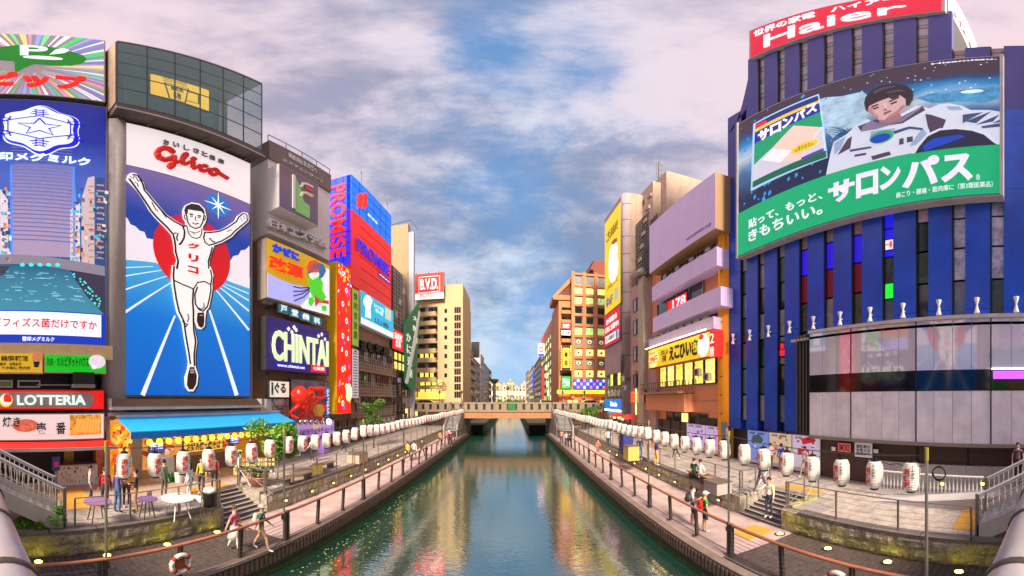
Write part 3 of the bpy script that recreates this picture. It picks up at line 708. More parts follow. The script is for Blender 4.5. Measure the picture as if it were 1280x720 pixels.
for i in range(6):
    a = PI/2+PI*i/3; ca, sa = math.cos(a)*1.25, math.sin(a)
    p0 = (cu+rz*.55*ca, cz+rz*.5*sa); p1 = (cu+rz*.82*ca, cz+rz*.8*sa); tx, tz = -math.sin(a)*1.2, math.cos(a)
    for k, wv in ((.58, .16), (.68, .13), (.78, .1)):
        c0 = (cu+rz*k*ca, cz+rz*k*sa); ink.line(FL, [(c0[0]-tx*rz*wv+ca*.12, c0[1]-tz*rz*wv+sa*.12), (c0[0], c0[1]), (c0[0]+tx*rz*wv+ca*.12, c0[1]+tz*rz*wv+sa*.12)], .08, .1, .116)
    for sgn in (-1, 1): ink.line(FL, [(p0[0]+sgn*tx*.14, p0[1]+sgn*tz*.14), (p1[0]+sgn*tx*.14, p1[1]+sgn*tz*.14)], .06, .1, .114)
ink.build('emblem_drawing', C((24, 30, 200), .5), t)
text(FL, '雪印メグミルク', FL.rect(-22, 190.5, 113, 208, .1), .06, C((225, 240, 255), .8), t, bold=.025, depth=.08)
# strips under the video wall
t, r = sign(FL, 'yellow notice strip with small figure and dark characters', (-60, 441, 54, 467.2), .2, .25, C((226, 184, 36), .4), mat('cream_band', (226, 196, 146)))
text(FL, '鍋情報館', FL.rect(1, 444.5, 35, 451.5, .2), .205, C((60, 30, 20)), t, depth=.02, bold=.03)
text(FL, '営業中　お問合せ', FL.rect(-4, 453, 27, 457.2, .2), .205, C((70, 30, 20)), t, depth=.02, bold=.03)
text(FL, '年中無休 案内所', FL.rect(2, 458, 38, 462, .2), .205, C((70, 30, 20)), t, depth=.02, bold=.03)
MB().ell(FL, *FL.at(46, 447, .23), .22, .3, .2, .22, 14).build('face_picture', C((226, 140, 90), .3), t)
MB().pp(FL, [(41.5, 452), (50, 452), (48, 459), (43, 459)], .2, .222).build('jacket_picture', C((30, 26, 60), .3), t)
t, r = sign(FL, 'bright green house agency strip with white speech bubble', (55.5, 441.5, 133, 467.5), .2, .25, C((18, 196, 30), .5), mat('cream_band', (226, 196, 146)))
text(FL, '自由・生活', FL.rect(58.5, 447, 79.5, 457, .2), .205, C((10, 80, 20)), t, depth=.02, bold=.0)
text(FL, 'ピタットハウス', FL.rect(81, 445.5, 111, 459, .2), .205, C((10, 50, 20)), t, depth=.02, bold=.02)
g = MB().ell(FL, *FL.at(121.5, 452, .23), .42, .33, .2, .23); g.ell(FL, *FL.at(117.5, 459, .23), .12, .1, .2, .23); g.build('speech_bubble', C((236, 220, 230), .5), t)
for i, (xa, xb) in enumerate(((-16, 16), (22, 50.5))):
    t, r = sign(FL, ('small yellowish notice box' if i == 0 else 'small dark notice box')+' in white frame above the red burger sign', (xa, 475, xb, 484.6), -.6, .3, C((110, 110, 50), .2) if i == 0 else C((40, 50, 30)), M['white'], frame=.08)
ac = thing('air_duct', 'black boxy duct above the right end of the red burger sign', 'duct', FL.w(FL.uu(106), FL.at(106, 485)[1], 0))
MB().box(FL, *FL.rect(93, 465, 118, 484.5, .5), -.9, .5).build('body', M['black'], ac); MB().box(FL, *FL.rect(92, 480, 119, 485, .55), -.2, .55).build('tray', M['steel'], ac)
MB().tube([FL.w(FL.uu(46), FL.at(46, 481.5)[1], 0), FL.w(FL.uu(93), FL.at(93, 481.5)[1], 0)], .03, 6).build('pipe', M['steel'], ac)
t, r = sign(FL, 'red burger restaurant sign with rounded silver plate', (-50, 486.5, 131, 512.5), .25, .5, E_RED, C((150, 20, 16)))
u1 = FL.uu(118, .3); za = FL.at(60, 509.5)[1]; zb_ = FL.at(60, 490.5)[1]; rr = (zb_-za)/2
MB().prism(FL, [(-6, za), (u1-rr, za)]+[(u1-rr+rr*math.sin(a), (za+zb_)/2-rr*math.cos(a)) for a in [PI*i/12 for i in range(1, 12)]]+[(u1-rr, zb_), (-6, zb_)], .25, .3).build('plate', mat('silver_plate', (190, 170, 164), .4, metal=.3), t)
text(FL, 'LOTTERIA', FL.rect(21.5, 493.8, 107, 506.2, .33), .31, C((214, 250, 240), .7), t, bold=.04, depth=.06)
cu, cz = FL.at(7.5, 500, .33); rr = .3
MB().ell(FL, cu, cz-.03, rr, rr, .3, .34, 28).build('emblem_ring', C((240, 214, 40), .5), t)
MB().ell(FL, cu+.02, cz+.02, rr*.92, rr*.85, .34, .36, 28).build('emblem_crescent', C((250, 240, 230), .6), t)
MB().prism(FL, [(cu-.1, cz-.08), (cu+.24, cz-.1), (cu+.27, cz+.08), (cu+.18, cz+.24), (cu, cz+.28), (cu-.1, cz+.2)], .36, .38).build('emblem_heart', C((235, 40, 16), .6), t)
t, r = sign(FL, 'white grill restaurant sign with meat pictures and black characters', (-50, 516.5, 131, 549, ), .25, .5, C((238, 230, 226), .45), M['steel'])
text(FL, '焼き', FL.rect(3, 521, 25.5, 533.5, .25), .26, C((40, 30, 26)), t, bold=.03, depth=.03); text(FL, '壱　番', FL.rect(46, 528, 82, 542.5, .25), .26, C((40, 34, 26)), t, bold=.03, depth=.03)
meat = mat('meat_print', (206, 110, 84), .4, emit=.3, var=.5, vscale=6); yaki = mat('skewer_print', (226, 160, 60), .4, emit=.3, var=.7, vscale=5)
MB().ell(FL, *FL.at(32, 532, .28), .62, .3, .25, .27).build('meat_picture', meat, t)
MB().box(FL, *FL.rect(87.5, 518.5, 126.5, 543, .27), .25, .27).build('food_picture', yaki, t)
g = MB()
for k in range(9): g.pp(FL, [(92+k*3.6, 540), (97+k*3.2, 522+(k % 3)), (99+k*3.2, 522.5+(k % 3)), (95+k*3.6, 541)], .27, .28)
g.build('skewer_drawing', C((250, 196, 90), .4), t)
aw = thing('red_awning', 'red awning over the grill stall under the white sign', 'awning', FL.w(2, 4.1, .3))
zt = FL.at(120, 549.5)[1]; zb_ = FL.at(135, 559, 1.3)[1]; ua, ub = -6, FL.uu(133)
MB().hexa([FL.w(ua, zb_, 1.3), FL.w(ub+.05, zb_, 1.3), FL.w(ub, zt-.06, .26), FL.w(ua, zt-.06, .26)], [FL.w(ua, zb_+.05, 1.3), FL.w(ub+.05, zb_+.05, 1.3), FL.w(ub, zt, .26), FL.w(ua, zt, .26)]).build('canopy', C((240, 26, 14), .15), aw)
MB().box(FL, ua, ub+.05, zb_-.1, zb_+.04, 1.3, 1.33).build('edge_trim', M['pale_concrete'], aw)
# grill stall below
st_ = thing('grill_stall', 'warmly lit grill stall with a white menu counter under the red awning', 'stall', FL.w(1, ZP, 0))
MB().box(FL, -6, FL.uu(133), ZP, 4.3, -3, -2.6).build('back_wall', mat('stall_back_glow', (150, 90, 50), .7, emit=.7, ecol=(240, 150, 60), var=.5, vscale=3), st_)  # wall glows by itself to stand in for the warm lighting inside
MB().box(FL, FL.uu(122), FL.uu(135), ZP, 4.4, -2.6, -.3).build('side_wall', mat('stall_side', (196, 120, 90), .7, var=.3), st_)
MB().box(FL, FL.uu(72), FL.uu(122), ZP, ZP+1.02, -.9, .0).build('counter', M['white'], st_)
MB().box(FL, FL.uu(50), FL.uu(122), 4.0, 4.06, -2.0, -1.7).build('light_tube', C((255, 206, 130), 9), st_)
MB().box(FL, FL.uu(72)-.03, FL.uu(122)+.03, ZP+1.02, ZP+1.07, -.95, .06).build('counter_top', M['steel'], st_)
g = MB()
for k in range(60):
    u = FL.uu(76)+RND.random()*(FL.uu(120)-FL.uu(76)); z = ZP+.15+RND.random()*.75; g.box(FL, u, u+.02, z, z+.1, 0, .008)
g.build('menu_lines', C((60, 50, 50)), st_, kind='stuff')
text(FL, '←　→', FL.rect(84, 583.5, 98, 586.5, 0), .004, C((30, 30, 30)), st_, depth=.01, bold=.04); text(FL, '氷', FL.rect(66.5, 575.5, 72.5, 582.5, -.2), .01, C((226, 30, 60), .4), st_, depth=.02, bold=.05)
MB().box(FL, *FL.rect(65, 571, 75, 588, 0), -.04, 0.005).build('ice_banner', C((60, 60, 130), .2), st_)
g = MB()
for k in range(40): g.blob(FL.w(FL.uu(56)+RND.random()*(FL.uu(100)-FL.uu(56)), 3.05+RND.random()*.75, -1.8-RND.random()*.6), .1+RND.random()*.1, k=4)
g.build('hanging_packets', C((238, 190, 50), .5), st_, kind='stuff')
MB().box(FL, FL.uu(84), FL.uu(97), ZP+1.07, ZP+1.8, -1.6, -.8).build('fryer', mat('brass', (176, 140, 60), .4, metal=.5), st_)

# ================================================================== LEFT 2: the runner sign and its glass box
b = thing('runner_building', 'beige building carrying the tall runner sign and the glass box', 'building', (-18, 10, ZP))
uA, uB = FL.uu(157), FL.uu(316)
MB().box(FL, uA-.9, uB+.4, 5.4, 24.5, -8, -.45).build('wall', W_['grey'], b)
MB().box(FL, uA-1, uB+.4, 5.2, 5.38, -5, .2).build('shop_cornice', M['pale_concrete'], b)
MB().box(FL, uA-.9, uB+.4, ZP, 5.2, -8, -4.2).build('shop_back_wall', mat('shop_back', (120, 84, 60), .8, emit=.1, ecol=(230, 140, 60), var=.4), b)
MB().lathe(FL.w(uA-.42, 5.4, -.55), [(.72, 0), (.72, FL.at(157, 152)[1]-5.4)], 28).build('round_column', W_['grey'], b, True)
t, r = sign(FL, 'tall backlit sign of a white runner on a blue track below red script', (155.5, 152, 314, 497), .0, 2.2, C((244, 236, 236), .5), W_['grey'], frame=.1)
RS = t
bz0 = FL.at(157, 494)[1]; bz1 = FL.at(157, 206.5)[1]; bu0, bu1 = FL.uu(155.8), FL.uu(312.3)
blue = mat_grad('runner_sky', [(0, (0, 100, 200)), (.3, (0, 120, 215)), (.52, (70, 176, 226)), (.56, (150, 205, 235)), (.575, (20, 70, 170)), (.75, (12, 60, 160)), (.86, (84, 84, 160)), (1, (120, 100, 160))], bz0-r[2], bz1-r[2], .5)
MB().box(FL, bu0-.06, bu1+.06, bz0-.05, bz1+.06, 0, .012).build('picture_frame', M['black'], t)
MB().box(FL, bu0, bu1, bz0, bz1, .012, .02).build('track_picture', blue, t)
z = 2.7706
def Z2(p): return [(x/z, 240+y/z) for x, y in p]
g = MB(); g.pp(FL, Z2([(434, 85), (442, 92), (452, 112), (468, 118), (484, 134), (500, 138), (508, 160), (530, 164), (545, 200), (560, 250), (520, 242), (434, 234)]), .02, .03)
g.pp(FL, Z2([(864, 186), (850, 200), (835, 202), (826, 218), (808, 222), (796, 242), (780, 252), (776, 300), (800, 312), (864, 334)]), .02, .03); g.build('clouds_picture', C((236, 228, 236), .55), t)
g = MB()
for a, b_, w0, w1 in (((434, 416), (592, 314), 9, 3), ((434, 338), (582, 290), 5, 2), ((434, 291), (560, 271), 4, 2), ((434, 262), (530, 258), 3, 2), ((494, 704), (606, 428), 16, 6), ((820, 704), (724, 405), 14, 6), ((862, 478), (742, 332), 7, 3), ((862, 412), (756, 326), 5, 2.5), ((862, 376), (768, 322), 4, 2), ((862, 352), (778, 318), 3, 2)):
    d = Vector((b_[0]-a[0], b_[1]-a[1])).normalized(); q = Vector((-d.y, d.x))
    g.pp(FL, Z2([(a[0]+q.x*w0/2, a[1]+q.y*w0/2), (a[0]-q.x*w0/2, a[1]-q.y*w0/2), (b_[0]-q.x*w1/2, b_[1]-q.y*w1/2), (b_[0]+q.x*w1/2, b_[1]+q.y*w1/2)]), .03, .036)
g.build('track_lines', C((232, 240, 248), .6), t)
ud0, ud1 = FL.uu(190.8), FL.uu(287); cz = FL.at(238, 315)[1]; R_ = (ud1-ud0)/2
MB().ell(FL, (ud0+ud1)/2, cz, R_, R_*1.02, .03, .06, 48).build('red_sun', mat_grad('sun_red', [(0, (226, 20, 10)), (.6, (210, 10, 30)), (1, (196, 10, 70))], cz-R_-r[2], cz+R_-r[2], .5), t)
cu, cz = FL.at(273.2, 256.5, .06)
s8 = [(cu+(1.15 if i % 4 == 0 else .75 if i % 2 == 0 else .13)*math.cos(PI*i/8)*.9, cz+(1.15 if i % 4 == 0 else .75 if i % 2 == 0 else .13)*math.sin(PI*i/8)) for i in range(16)]
MB().ell(FL, cu, cz, .9, .9, .02, .026, 28).build('star_halo', C((40, 120, 205), .5), t); MB().prism(FL, s8, .03, .05).build('star', C((250, 252, 255), .9), t)
# runner figure: outline plate, then black contour lines
def A_(p): return [(x/5.141+150, y/5.143+200) for x, y in p]
def B_(p): return [(x/4.235+180, y/4.235+330) for x, y in p]
outl = A_([(50, 95), (66, 84), (84, 80), (110, 90), (122, 104), (138, 125), (155, 150), (165, 190), (215, 250), (265, 310), (300, 350), (350, 385), (405, 418), (424, 420), (425, 398), (410, 372), (403, 330), (420, 290), (460, 272), (510, 280), (545, 315), (558, 370), (548, 405), (532, 430), (535, 455), (580, 458), (640, 450), (690, 425), (740, 390), (755, 360), (790, 335), (820, 340), (832, 372), (825, 398), (790, 428), (750, 462), (720, 495), (660, 530), (607, 548), (590, 600), (575, 650), (578, 720)]) + \
    B_([(350, 12), (360, 30), (368, 60), (362, 95), (363, 130), (355, 180), (345, 230), (330, 248), (325, 290), (322, 330), (305, 346), (285, 338), (272, 305), (274, 262), (266, 300), (270, 350), (282, 410), (272, 480), (274, 545), (288, 590), (282, 640), (262, 674), (240, 674), (222, 650), (218, 600), (232, 560), (238, 520), (228, 460), (214, 380), (204, 310), (176, 255), (163, 190), (150, 110), (146, 60), (152, 5)]) + \
    A_([(352, 690), (368, 640), (352, 590), (346, 530), (335, 480), (290, 430), (230, 370), (190, 320), (150, 250), (115, 200), (75, 155), (42, 125)])
sh = [(x+1.6, y+1.6) for x, y in outl]
MB().pp(FL, outl, .06, .16).build('runner_plate', C((246, 236, 232), .6), t)
ucx, ucz = FL.at(240, 345, .16)
MB().pp(FL, sh, .05, .075).build('runner_shadow_line', C((60, 50, 60), .1), t)
K_ = MB()
def L1(p, w=.1): K_.line(FL, [FL.at(x, y, .17) for x, y in A_(p)], w, .16, .17)
def L2(p, w=.1): K_.line(FL, [FL.at(x, y, .17) for x, y in B_(p)], w, .16, .17)
L1([(58, 118), (110, 190), (160, 262), (200, 325), (240, 372), (300, 428), (342, 478), (354, 530), (358, 590), (374, 650), (366, 700)], .13)
L1([(80, 92), (112, 98), (132, 124), (148, 156), (158, 194), (212, 260), (262, 318), (298, 358), (346, 392), (404, 424), (430, 424)], .12)
L1([(62, 104), (86, 118), (92, 100)], .06); L1([(100, 104), (120, 140), (128, 128)], .06); L1([(92, 140), (112, 150), (118, 172)], .06)
L1([(404, 424), (416, 460), (412, 500), (396, 530), (380, 545)], .12); L1([(346, 470), (374, 470), (364, 500), (372, 520)], .1); L1([(204, 270), (232, 320), (246, 330)], .07); L1([(250, 300), (280, 350), (300, 372)], .05)
L1([(432, 428), (440, 470), (462, 496), (490, 504), (514, 496), (526, 470), (526, 440)], .07); L1([(446, 458), (482, 470), (516, 458)], .05); L1([(470, 460), (478, 478)], .05)
L1([(546, 464), (538, 500), (548, 530), (572, 548), (602, 540), (655, 520), (712, 486), (744, 452), (784, 420), (818, 392), (824, 370), (812, 348), (790, 344), (764, 366), (748, 396), (694, 434), (640, 458), (580, 466), (546, 464)], .1)
L1([(574, 500), (592, 520), (612, 528)], .1); L1([(690, 460), (712, 448), (720, 452)], .06); L1([(776, 366), (784, 392)], .05); L1([(794, 356), (800, 380)], .05); L1([(810, 356), (814, 380)], .05)
L1([(594, 560), (584, 600), (568, 650), (572, 700)], .11)
L2([(160, 10), (156, 60), (160, 110), (172, 188), (186, 250), (212, 304), (222, 380), (238, 470), (246, 530)], .11)
L2([(162, 88), (205, 108), (240, 122), (262, 132)], .08); L2([(262, 132), (258, 200), (262, 250), (262, 300), (264, 350), (274, 410), (266, 480), (268, 540)], .12)
L2([(262, 132), (284, 98), (320, 92), (352, 108)], .08); L2([(352, 30), (360, 70), (354, 108), (354, 140), (346, 186), (336, 226), (312, 250), (290, 240), (272, 210), (270, 160), (284, 120)], .1)
L2([(316, 206), (320, 226), (306, 240), (290, 232)], .07); L2([(232, 264), (238, 290), (228, 306)], .07); L2([(204, 300), (216, 316), (232, 318), (220, 332)], .1)
K_.build('contour_lines', C((52, 44, 48)), t)
face = MB()
hair = A_([(420, 350), (414, 320), (424, 296), (458, 280), (508, 288), (538, 318), (546, 345), (540, 350), (524, 330), (470, 322), (438, 316), (436, 340), (428, 352)])
MB().pp(FL, hair, .16, .18).build('runner_hair', C((66, 56, 60)), t)
def L3(p, w=.06): face.line(FL, [FL.at(x, y, .185) for x, y in A_(p)], w, .16, .185)
L3([(428, 352), (436, 396), (452, 424), (486, 440), (516, 430), (532, 400), (542, 352)], .08); L3([(448, 346), (470, 350)], .1); L3([(500, 358), (522, 360)], .1); L3([(452, 360), (468, 362)], .06); L3([(502, 370), (518, 372)], .06); L3([(488, 362), (484, 386), (494, 388)], .05); L3([(466, 402), (484, 412), (506, 406)], .07); L3([(418, 352), (412, 362), (422, 384)], .06); L3([(546, 356), (552, 370), (542, 388)], .06)
face.build('face_lines', C((52, 44, 48)), t)
sh_ = MB(); sh_.pp(FL, B_([(232, 590), (244, 545), (266, 545), (280, 592), (276, 636), (260, 664), (240, 664), (228, 640)]), .16, .18); sh_.pp(FL, B_([(284, 258), (318, 256), (320, 300), (316, 330), (304, 338), (290, 328), (280, 300)]), .16, .18); sh_.build('shoes', C((58, 36, 30), .1), t)
sh_ = MB(); 
for k in range(3): sh_.pp(FL, B_([(246, 556+k*9), (266, 556+k*9), (267, 559+k*9), (246, 559+k*9)]), .18, .19)
sh_.pp(FL, B_([(296, 270), (312, 270), (312, 273), (296, 273)]), .18, .19); sh_.build('laces', C((235, 225, 215), .4), t)
for ch, (x0, y0, x1, y1) in zip('グリコ', ((234.5, 302, 249.5, 313.5), (235.5, 316.5, 248, 329), (235, 331.5, 248, 343))):
    text(FL, ch, FL.rect(x0, y0, x1, y1, .18), .175, C((214, 24, 30), .4), t, 'character', bold=.06, depth=.03)
lx = [(204.5, 173.6), (217, 176.6), (230, 180.4), (242, 184), (252.5, 188), (262, 192.4), (273, 197)]
for ch, (x0, y0) in zip('おいしさと健康', lx): text(FL, ch, FL.rect(x0, y0, x0+7.4, y0+8.2, .12), .03, mat('silver_letters', (130, 122, 124), .3, metal=.5), t, 'character', depth=.1, bold=.02)
def G_(p): return [FL.at(140+x/6, 140+y/6, .2) for x, y in p]
g = MB()
g.stroke(FL, G_([(462, 292), (440, 272), (400, 262), (362, 276), (345, 304), (360, 336), (402, 352), (440, 346), (462, 332)]), .34, .0, .2)
g.stroke(FL, G_([(478, 330), (474, 372), (466, 402), (448, 412), (434, 400), (444, 384), (480, 374), (512, 366), (540, 350), (568, 322), (566, 308), (546, 312), (534, 344), (540, 378), (560, 384), (590, 372), (616, 362)]), .24, .0, .2)
g.stroke(FL, G_([(620, 378), (612, 402), (626, 416), (650, 404), (664, 396)]), .24, 0, .2); g.ell(FL, *FL.at(140+620/6, 140+346/6, .2), .2, .17, 0, .2)
g.stroke(FL, G_([(716, 402), (694, 396), (672, 412), (676, 432), (704, 438), (736, 424)]), .24, 0, .2)
g.stroke(FL, G_([(780, 424), (754, 428), (744, 450), (764, 466), (794, 462), (804, 442), (788, 426), (800, 446), (830, 466), (872, 492)]), .24, 0, .2)
g.build('script_letters', C((214, 38, 26), .25), t, True)
# slatted soffit below the sign
sf = thing('slatted_soffit', 'brown slatted ledge in a pale frame right below the runner sign', 'ledge', FL.w(uA, 5.4, .2))
zt = FL.at(157, 498)[1]; zb_ = FL.at(142, 508.5)[1]
for k in range(7):
    za = zb_+(zt-zb_)*k/7; MB().box(FL, uA-.9, uB+.3, za, za+.045, -.4+.2*(1-k/7), .5-.07*k).build('slat', W_['brown'], sf)
MB().box(FL, uA-1, uB+.4, zb_-.14, zb_-.01, -.3, .62).build('edge_beam', M['pale_concrete'], sf)
for u in (uA-1, uB+.3): MB().box(FL, u, u+.08, zb_, zt, -.3, .5).build('end_frame', M['pale_concrete'], sf)
# glass box
FB = left(14.3); gz0, gz1 = FB.at(146, 128)[1], FB.at(146, 52)[1]; gu0, gu1 = FB.uu(146), FB.uu(327.5)
gb = thing('glass_box', 'greenish glass display box with a yellow glowing screen on top of the runner sign', 'glass box', FB.w(gu0, gz0, 0))
gl = D.materials.new('box_glass'); gl.use_nodes = True; b_ = gl.node_tree.nodes['Principled BSDF']; b_.inputs['Base Color'].default_value = lin((96, 150, 146)); b_.inputs['Transmission Weight'].default_value = 0; b_.inputs['Alpha'].default_value = .42; b_.inputs['Roughness'].default_value = .05; b_.inputs['Specular IOR Level'].default_value = .9
n_ = 6
for j in range(5):
    for i in range(n_):
        a = gu0+(gu1-gu0)*i/n_; c = gu0+(gu1-gu0)*(i+1)/n_; za = gz0+(gz1-gz0)*j/5; zc = gz0+(gz1-gz0)*(j+1)/5
        MB().box(FB, a+.02, c-.02, za+.02, zc-.02, -.02, 0).build('pane', gl, gb)
g = MB()
for i in range(n_+1): u = gu0+(gu1-gu0)*i/n_; g.box(FB, u-.025, u+.025, gz0, gz1, -.06, .012)
for j in range(6): zz_ = gz0+(gz1-gz0)*j/5; g.box(FB, gu0, gu1, zz_-.025, zz_+.025, -.055, .009)
g.build('mullions', M['black'], gb)
MB().box(FB, gu0, gu1, gz1+.03, gz1+.22, -4, .05).build('roof_edge', M['steel'], gb)
MB().box(FB, gu0, gu1, gz0+.03, gz0+.12, -4, -.07).build('floor', W_['grey'], gb)
MB().box(FB, gu0, gu1, gz0, gz1, -4.1, -3.4).build('back_wall', mat('box_back', (120, 150, 146), .6, var=.25, vscale=.5, dirt=.4, dcol=(60, 78, 96)), gb)
MB().box(FB, gu0-.08, gu0-.03, gz0, gz1, -3.4, 0).build('side_wall', W_['brown'], gb)
for k in range(5): MB().box(FB, gu0+.8+k*1.75, gu0+2.1+k*1.75, gz0+.13, gz0+.95, -2.6, -1.2).build('cabinet', M['pale_concrete'], gb)
for k in range(4): MB().box(FB, gu0+1.6+k*2.3, gu0+1.75+k*2.3, gz0+.13, gz1, -3.3, -3.1).build('back_strut', M['steel'], gb)
MB().box(FB, gu0, gu1+.1, gz0-.62, gz0-.04, -2.6, .0).build('soffit', mat('soffit_brown', (92, 80, 72), .6, var=.15), gb)
MB().tube([FB.w(gu0-.1, gz0-.66, .1), FB.w(gu1+.2, gz0-.66, .1)], .05, 8).build('edge_pipe', M['pale_concrete'], gb)
for k in range(6): MB().tube([FB.w(gu0+.6+k*1.7, gz0-.6, -.3), FB.w(gu0+.3+k*1.7, gz0-.9, -1.1)], .05, 6).build('bracket', M['dark_steel'], gb)
F3 = left(15.2); 
t, r = sign(F3, 'yellow glowing screen with brown mug drawing inside the glass box', (188, 92, 261.5, 139), 0, .3, C((255, 200, 0), 1.3), M['black'], frame=.02)
uz = F3.rect(206, 100, 243, 132, .03); g = MB(); a0, a1, c0, c1 = uz
g.line(F3, [(a0, c1-.4), (a0+.3, c0), (a1-.6, c0), (a1-.4, c1-.4), (a0, c1-.4)], .09, 0, .03); g.line(F3, [(a1-.45, c1-.8), (a1+.3, c1-.8), (a1+.3, c0+.5), (a1-.5, c0+.4)], .09, 0, .03)
for k in range(3): g.line(F3, [(a0-.1, c1+.25*k-.1), (a0+.8, c1+.25*k+.1), (a1-.5, c1+.25*k-.1)], .05, 0, .03)
g.build('mug_drawing', C((96, 60, 10), .2), t)
text(F3, '道頓堀', (a0+.35, a1-.75, (c0+c1)/2+.0, c1-.6), .03, C((96, 60, 10), .2), t, depth=.03, bold=.04); text(F3, '名物', (a0+.5, a1-.9, c0+.15, (c0+c1)/2-.15), .03, C((96, 60, 10), .2), t, depth=.03, bold=.04)

# ------------------------------------------------------------------ blue awning restaurant under it
aw = thing('blue_awning', 'long bright blue awning over the lit food stalls below the runner', 'awning', FL.w(8, 4.4, 1))
u0, u1 = FL.uu(144), FL.uu(343); zt = FL.at(144, 521.5)[1]; zf = 4.56; nf = 2.0
u1f = u1-.2
MB().hexa([FL.w(u0, zf-.02, nf), FL.w(u1f, zf-.02, nf), FL.w(u1, zt-.05, .3), FL.w(u0, zt-.05, .3)], [FL.w(u0, zf+.03, nf), FL.w(u1f, zf+.03, nf), FL.w(u1, zt, .3), FL.w(u0, zt, .3)]).build('canopy', mat('awning_blue', (40, 170, 240), .6, var=.05, emit=.12), aw)  # cloth given a faint glow of its own, as if light came through
g = MB(); n_ = 26
for i in range(n_):
    a = u0+(u1f-u0)*i/n_; c = u0+(u1f-u0)*(i+1)/n_; dip = .0 if i % 2 else .05
    g.box(FL, a, c, zf-.3-dip*.4, zf-.01, nf-.01+.012*(i % 2), nf+.012*(i % 2)+.01)
g.build('valance', mat('awning_valance', (8, 110, 190), .6, var=.05, emit=.1), aw)
for k in range(6): MB().tube([FL.w(u0+.3+(u1f-u0)*k/5*.97, zf, nf-.05), FL.w(u0+.3+(u1f-u0)*k/5*.97, zt-.35, .3)], .02, 6).build('arm', M['steel'], aw)
MB().box(FL, u0-.05, u1+.05, zt, zt+.14, .1, .45).build('head_box', M['pale_concrete'], aw)
# interior
rest = thing('restaurant_front', 'brightly lit open restaurant front packed with menus under the blue awning', 'restaurant', FL.w(8, ZP, 0))
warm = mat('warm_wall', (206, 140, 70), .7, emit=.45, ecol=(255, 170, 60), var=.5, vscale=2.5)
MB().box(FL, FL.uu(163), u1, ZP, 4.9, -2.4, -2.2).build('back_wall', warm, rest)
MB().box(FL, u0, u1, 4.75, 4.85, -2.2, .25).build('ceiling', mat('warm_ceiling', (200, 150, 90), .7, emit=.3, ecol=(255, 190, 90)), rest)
MB().box(FL, FL.uu(166), FL.uu(180), ZP, 4.7, -.6, -.2).build('beige_pillar', W_['beige'], rest)
MB().box(FL, FL.uu(299), FL.uu(312), ZP, 4.7, -.5, .0).build('orange_pillar', C((214, 140, 40), .3), rest)
MB().box(FL, FL.uu(199), FL.uu(214), ZP, ZP+1.15, -.2, .35).build('freezer', M['white'], rest)
MB().box(FL, FL.uu(230), FL.uu(298), ZP, ZP+.95, -1.2, -.5).build('counter', W_['brown'], rest)
foodc = [(226, 60, 40), (245, 190, 60), (60, 130, 60), (240, 230, 210), (200, 90, 40), (120, 60, 40)]
fm = {}
for k in range(230):
    u = FL.uu(182)+RND.random()*(u1-FL.uu(182)-.3); z_ = ZP+.95+RND.random()*1.9; w_ = RND.uniform(.06, .2); c = RND.choice(foodc)
    fm.setdefault(c, MB()).box(FL, u, u+w_, z_, z_+RND.uniform(.08, .25), -1.9, -1.86+RND.random()*.6)
for c, mb in fm.items(): mb.build('menu_cards', C(c, .4), rest, kind='stuff')
for k in range(14):
    MB().box(FL, FL.uu(230)+k*.42, FL.uu(230)+k*.42+.05, 3.95, 4.0, -1, -.9).build('spot_lamp', C((255, 210, 130), 6), rest)
booth = thing('takoyaki_booth', 'narrow orange and yellow snack booth left of the blue awning', 'stall', FL.w(FL.uu(150), ZP, .3))
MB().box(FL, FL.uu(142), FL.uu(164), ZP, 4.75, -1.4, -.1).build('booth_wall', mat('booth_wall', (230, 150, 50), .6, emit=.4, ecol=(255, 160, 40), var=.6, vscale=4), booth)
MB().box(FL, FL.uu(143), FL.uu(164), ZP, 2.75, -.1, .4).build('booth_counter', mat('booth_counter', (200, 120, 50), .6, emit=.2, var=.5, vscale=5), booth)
fm = {}
for k in range(90):
    u = FL.uu(142)+RND.random()*(FL.uu(163)-FL.uu(142)); z_ = 2.9+RND.random()*1.7; c = RND.choice([(250, 190, 40), (240, 90, 40), (255, 220, 120), (120, 60, 30), (250, 140, 40)])
    fm.setdefault(c, MB()).blob(FL.w(u, z_, -.08), RND.uniform(.06, .16), 1, 1, 1, 3)
for c, mb in fm.items(): mb.build('food_models', C(c, .55), booth, kind='stuff')
# round paper lamps along the awning
lm = MB().blob((0, 0, 0), .16, 1, 1, 1.08, 6).mesh('globe', mat('round_lamp', (250, 160, 50), .6, emit=1.5, ecol=(255, 150, 40), var=.3)); lm2 = MB().blob((0, 0, 0), .16, 1, 1, 1.08, 6).mesh('globe', mat('round_lamp_yellow', (252, 200, 40), .6, emit=1.5, ecol=(255, 196, 40), var=.3))
cap = MB().lathe((0, 0, .15), [(.05, 0), (.05, .04)], 8).mesh('cap', M['black']); k = 0; u = FL.uu(187, 1.7)
while u < u1-1.2:
    k += 1; l = thing('round_paper_lamp', 'small round %s lamp under the blue awning, %s from the left' % ('yellow' if k % 3 == 2 else 'orange', ordinal(k)), 'lantern', FL.w(u, 4.02, 1.7), group='round paper lamps under the blue awning')
    inst('globe', lm2 if k % 3 == 2 else lm, l, FL.w(u, 4.02, 1.7)); inst('cap', cap, l, FL.w(u, 4.02, 1.7)); u += .52
def small_sign(fr, label, px, n, face, txt=None, tc_=None, rows=1, **kw):
    t, r = sign(fr, label, px, n, .12, face, **kw)
    if txt: text(fr, txt, sub(r, .08, .92, .15, .85), n+.004, tc_, t, depth=.02, bold=.02)
    return t
